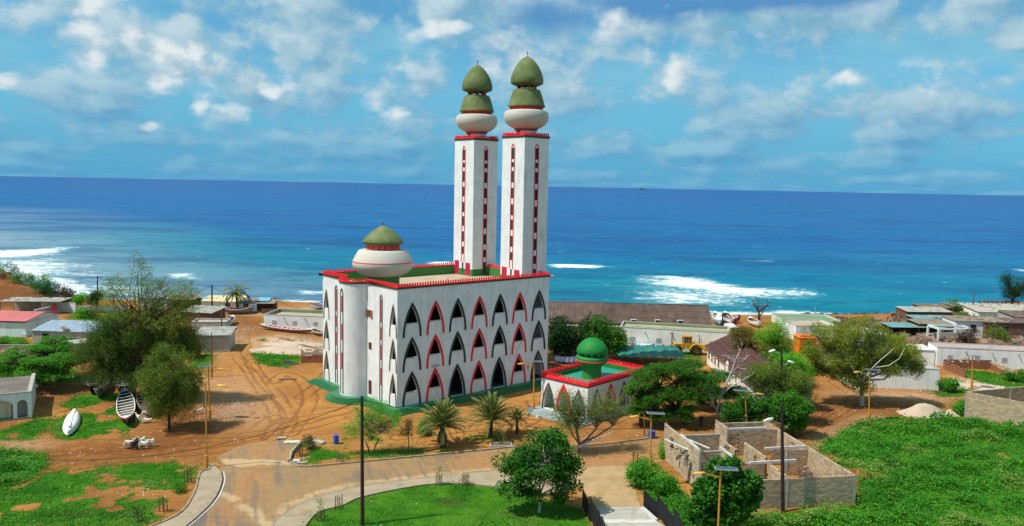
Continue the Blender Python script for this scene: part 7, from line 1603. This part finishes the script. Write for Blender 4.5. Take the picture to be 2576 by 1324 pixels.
def drum(label, uv, m, r=.28, h=.85, name='drum', cat='drum', box=False):
    B = GG(*uv); o = thing(name, label, cat, B, .3)
    if box: MB().box(-r, r, -r*.8, r*.8, 0, h).build('body', m, o); MB().box(-r-.03, r+.03, -r*.8-.03, r*.8+.03, h+.002, h+.08).build('lid', m, o)
    else: MB().lathe([(.01, 0), (r, 0), (r*1.03, h*.33), (r, h*.34), (r*1.03, h*.66), (r, h*.67), (r, h), (.01, h)], 14).build('body', m, o)
drum('blue and black drum standing on the grass strip behind the kerb', (845, 1116), 'blue', .26, .9)
drum('blue bin beside the street lamp at the far road edge', (1638, 1103), 'blue', .3, .75, 'waste_bin', 'bin', True)
drum('blue bin between the dark leafy trees behind the unfinished house', (1915, 1085), 'blue', .3, .8, 'waste_bin', 'bin', True)
for i, (uv, lab) in enumerate([((1611, 1072), 'dark stump like pillar left of the acacia trunk, left one'), ((1653, 1078), 'dark stump like pillar left of the acacia trunk, right one'), ((1763, 1070), 'short stump right of the acacia trunk')]):
    B = GG(*uv); o = MB().lathe([(.01, -.1), (.24, -.1), (.2, .5), (.22, 1.0), (.01, 1.02)], 9).build('stump', 'bark'); o.location = B; tag(o, lab, 'stump')
# bicycle by the lamp
B = GG(1331, 1040); BK = thing('bicycle', 'bicycle leaning beside the street lamp in front of the mosque', 'bicycle', B, 1.2)
for x in (-.5, .5):
    w_ = sub('wheel', (x, 0, .33), BK); mb = MB(); mb.tube([(.32*math.cos(q), 0, .32*math.sin(q)) for q in np.linspace(0, 2*PI, 17)], .022, 5); mb.build('tyre', 'rubber', w_)
    mb = MB()
    for q in np.linspace(0, PI, 5, endpoint=False): mb.tube([(.3*math.cos(q), 0, .3*math.sin(q)), (-.3*math.cos(q), 0, -.3*math.sin(q))], .006, 3)
    mb.build('spokes', 'alu', w_)
mb = MB()
for a, b_ in (((-.5, 0, .33), (-.15, 0, .8)), ((-.5, 0, .33), (-.05, 0, .33)), ((-.05, 0, .33), (-.17, 0, .85)), ((-.05, 0, .33), (.35, 0, .75)), ((-.15, 0, .78), (.33, 0, .8)), ((.5, 0, .33), (.33, 0, .95))): mb.tube([a, b_], .022, 5)
mb.build('bicycle_frame', 'ltblue', BK); MB().box(-.28, -.05, -.06, .06, .86, .92).build('saddle', 'rubber', BK); MB().tube([(.3, -.25, .98), (.33, 0, .96), (.3, .25, .98)], .02, 5).build('handlebar', 'alu', BK)

# ------------------------------------------------------------------ stones, rubble, heaps
def rock_mesh(mb, c_, s, n=7, flat=.7):
    P_ = [(c_[0]+s*random.uniform(.75, 1.15)*math.cos(2*PI*k/n), c_[1]+s*random.uniform(.75, 1.15)*math.sin(2*PI*k/n), c_[2]-.1*s) for k in range(n)]
    Q = [(c_[0]+(p[0]-c_[0])*.72, c_[1]+(p[1]-c_[1])*.72, c_[2]+s*flat*random.uniform(.6, 1)) for p in P_]; T_ = (c_[0]+random.uniform(-.2, .2)*s, c_[1], c_[2]+s*flat*1.15)
    mb.add(P_+Q+[T_], [(i, (i+1) % n, n+(i+1) % n, n+i) for i in range(n)]+[(n+i, n+(i+1) % n, 2*n) for i in range(n)])
mb = MB()
for k in range(620):
    x = random.uniform(60, 112); yy = float(shore_y(x))-random.uniform(-1.5, 5.5); s = random.choice([.4, .6, .9, 1.2])*random.uniform(.7, 1.2); rock_mesh(mb, (x, yy, max(-3.2, gz(x, yy))+.2), s)
for k in range(90):
    a = AY(-20+k*2.4, 0, 1); x = -150+k*.55; yy = float(shore_y(x))-random.uniform(-1, 4); rock_mesh(mb, (x, yy, max(-3.2, gz(x, yy))), random.uniform(.4, 1.1))
tag(mb.build('shore_rocks', 'rock'), kind='stuff')
mb = MB()
for (uv, n, rad, s0, s1) in [((590, 1040), 170, 3.0, .05, .14), ((620, 1015), 90, 3.0, .05, .13), ((560, 1010), 60, 3.5, .04, .1), ((580, 860), 90, 3.5, .08, .2), ((600, 830), 60, 3, .08, .2), ((740, 1160), 30, 1.2, .05, .14), ((700, 1105), 12, 2.5, .06, .16), ((560, 1160), 50, 2.2, .03, .09),
                             ((300, 1090), 40, 6, .04, .12), ((200, 1250), 60, 9, .04, .11), ((780, 870), 90, 6, .1, .3), ((720, 860), 60, 5, .08, .25), ((1700, 1080), 60, 9, .04, .12), ((2300, 1010), 120, 9, .05, .16), ((2080, 1060), 60, 7, .05, .13), ((1400, 1110), 40, 5, .04, .1), ((1150, 1110), 60, 9, .04, .09), ((880, 1080), 50, 6, .04, .1),
                             ((720, 990), 60, 8, .04, .1), ((150, 1000), 60, 7, .04, .12), ((2450, 970), 60, 5, .06, .16), ((1600, 1150), 40, 4, .04, .1), ((1200, 1280), 30, 8, .05, .13)]:
    c_ = GG(*uv)
    for k in range(n): x, yy = c_[0]+rng.normal()*rad*.6, c_[1]+rng.normal()*rad*.6; rock_mesh(mb, (x, yy, gz(x, yy)), random.uniform(s0, s1), 5, .6)
tag(mb.build('scattered_stones', 'stone'), kind='stuff')
mb = MB()                                  # light coloured litter
for k in range(330):
    u, v = random.choice([(random.uniform(0, 560), random.uniform(960, 1300)), (random.uniform(520, 760), random.uniform(850, 1110)), (random.uniform(1500, 2450), random.uniform(960, 1110)), (random.uniform(640, 820), random.uniform(840, 930))])
    p = GG(u, v); s = random.uniform(.02, .075); a = random.uniform(0, PI); t_ = np.array([math.cos(a), math.sin(a)]); nn = np.array([-t_[1], t_[0]]); mb.obox(p[:2], t_, nn, s, s*random.uniform(.4, 1), p[2], p[2]+s*.5)
tag(mb.build('litter', 'white'), kind='stuff')
def heap(name, label, uv, rx_, ry_, h, m='pile', seed=1, cat='heap'):
    B = GG(*uv); o = []; n, k = 40, 14; mb = MB(); vs = [(0, 0, h)]
    for j in range(1, k+1):
        for i in range(n):
            a = 2*PI*i/n; r = j/k; w_ = 1+.28*(vnoise(np.array([a*2+seed]), np.array([seed*3.]))[0]-.5); z = h*(math.cos(r*PI)*.5+.5)**1.1*(1+.35*(vnoise(np.array([math.cos(a)*r*3+seed+9]), np.array([math.sin(a)*r*3+9]))[0]-.5))
            vs.append((rx_*r*w_*math.cos(a), ry_*r*w_*math.sin(a), z if j < k else -.15))
    fs = [(0, 1+i, 1+(i+1) % n) for i in range(n)]+[(1+(j-1)*n+i, 1+j*n+i, 1+j*n+(i+1) % n, 1+(j-1)*n+(i+1) % n) for j in range(1, k) for i in range(n)]
    mb.add(vs, fs); o = mb.build(name, m, smooth=True); o.location = tuple(B); tag(o, label, cat); return o
heap('sand_heap', 'large pale sand heap beside the dirt road, right', (2325, 1042), 3.3, 2.0, 1.35, seed=2); heap('sand_heap', 'small pale sand heap next to the large one', (2388, 1043), 1.4, 1.2, .6, seed=5)
heap('sand_heap', 'low pale sand spread between the ruined walls', (2450, 972), 4.6, 2.2, .35, seed=7); heap('sand_heap', 'wide pinkish sand spread beside the dirt track left of the mosque', (700, 882), 4.6, 4.0, .5, seed=8); heap('sand_heap', 'flat pinkish sand rise in front of the left store', (745, 866), 5.5, 2.2, .35, seed=9)
heap('rubble_heap', 'dark rubble heap at the edge of the grass beside the mosque', (725, 915), 1.7, .9, .45, 'rock', seed=11)
# stacked reddish blocks and a dismantled wall left of the mosque
RB = thing('block_stack', 'stack of reddish blocks left of the mosque corner', 'stack', GG(757, 912), .06)
M['block'], _k = M['redblock'], M['block']; _b0, _blk = _blk, None
bw = BlockWall(RB, 200); bw.wall((0, 0), (5.6, 0), 1.2, single=True, ragged=.3); bw.wall((0, .25), (5.6, .25), .9, single=True, ragged=.3); bw.wall((1.5, 1.2), (5.6, 1.2), .8, ragged=.4); bw.finish()
_blk = None; M['block'] = M['conc']
RB2 = thing('ruined_walls', 'grey remains of a dismantled wall beside the mosque corner', 'ruin', GG(757, 893), .04)
bw = BlockWall(RB2, 60); bw.wall((0, 0), (5.8, 0), .9, single=True, ragged=.5); bw.wall((3.6, 3.4), (6., 3.4), 1.3, ragged=.3); bw.finish()
M['block'], _blk = _k, _b0
for i, (a, b_, lab) in enumerate([((700, 852), (740, 858), 'dark weathered log lying on the pinkish sand'), ((735, 866), (800, 878), 'long weathered plank lying left of the mosque'), ((946 * .7404, 1292 * .7404), (1008 * .7404, 1290 * .7404), 'short log lying on the dirt track near the mosque steps')]):
    p, q = GG(*a), GG(*b_); o = MB().tube([(0, 0, .12), tuple((q-p)*.5+(0, 0, .2)), tuple(q-p+(0, 0, .1))], [.1, .13, .07], 6).build('log', 'wood_gr'); o.location = tuple(p); tag(o, lab, 'log')
for i, (uv, w_, d_, h, a, m, lab) in enumerate([((735, 1113), .9, .35, .16, .3, 'conc_w', 'large broken concrete slab lying at the end of the low kerb wall'), ((708, 1102), .5, .25, .14, .5, 'stone', 'single pale block lying on the dirt above the junction'), ((800, 1115), .7, .3, .3, -.2, 'stone', 'brownish broken block behind the leafy kerb shrub'), ((745, 1160), .35, .22, .18, .2, 'conc_w', 'broken kerb stone at the corner of the planted strip'), ((760, 1164), .55, .2, .14, .5, 'stone', 'loose stones beside the broken kerb stone')]):
    p = GG(*uv); mb = MB(); mb.prism([(-w_, -d_), (w_*.8, -d_*1.1), (w_, d_*.6), (-w_*.7, d_)], 0, [h, h*.7, h*.8, h*1.1]); o = mb.build('broken_slab', m); o.location = tuple(p); o.rotation_euler = (0, 0, a); tag(o, lab, 'slab')
p = GG(1235, 1124); o = thing('soil_frame', 'low concrete frame with bare soil beside the kerb', 'planter', p, .1); MB().box(0, 2.0, 0, 1.0, -.1, .1).build('soil', 'mortar', o)
mb = MB(); mb.box(-.1, 2.1, -.1, 0, -.1, .16); mb.box(-.1, 2.1, 1.0, 1.1, -.1, .16); mb.box(-.1, 0, 0, 1., -.1, .16); mb.box(2., 2.1, 0, 1., -.1, .16); mb.build('planter_rim', 'conc', o)
p = GG(1353, 1050); mb = MB(); rock_mesh(mb, (0, 0, 0), .38, 8); o = mb.build('boulder', 'stone'); o.location = tuple(p); tag(o, 'pale rounded boulder at the lower end of the shrine steps', 'boulder')
for c in bpy.data.objects:
    if c.type == 'MESH' and c.data.name.startswith(('shore_rocks', 'scattered')): pass
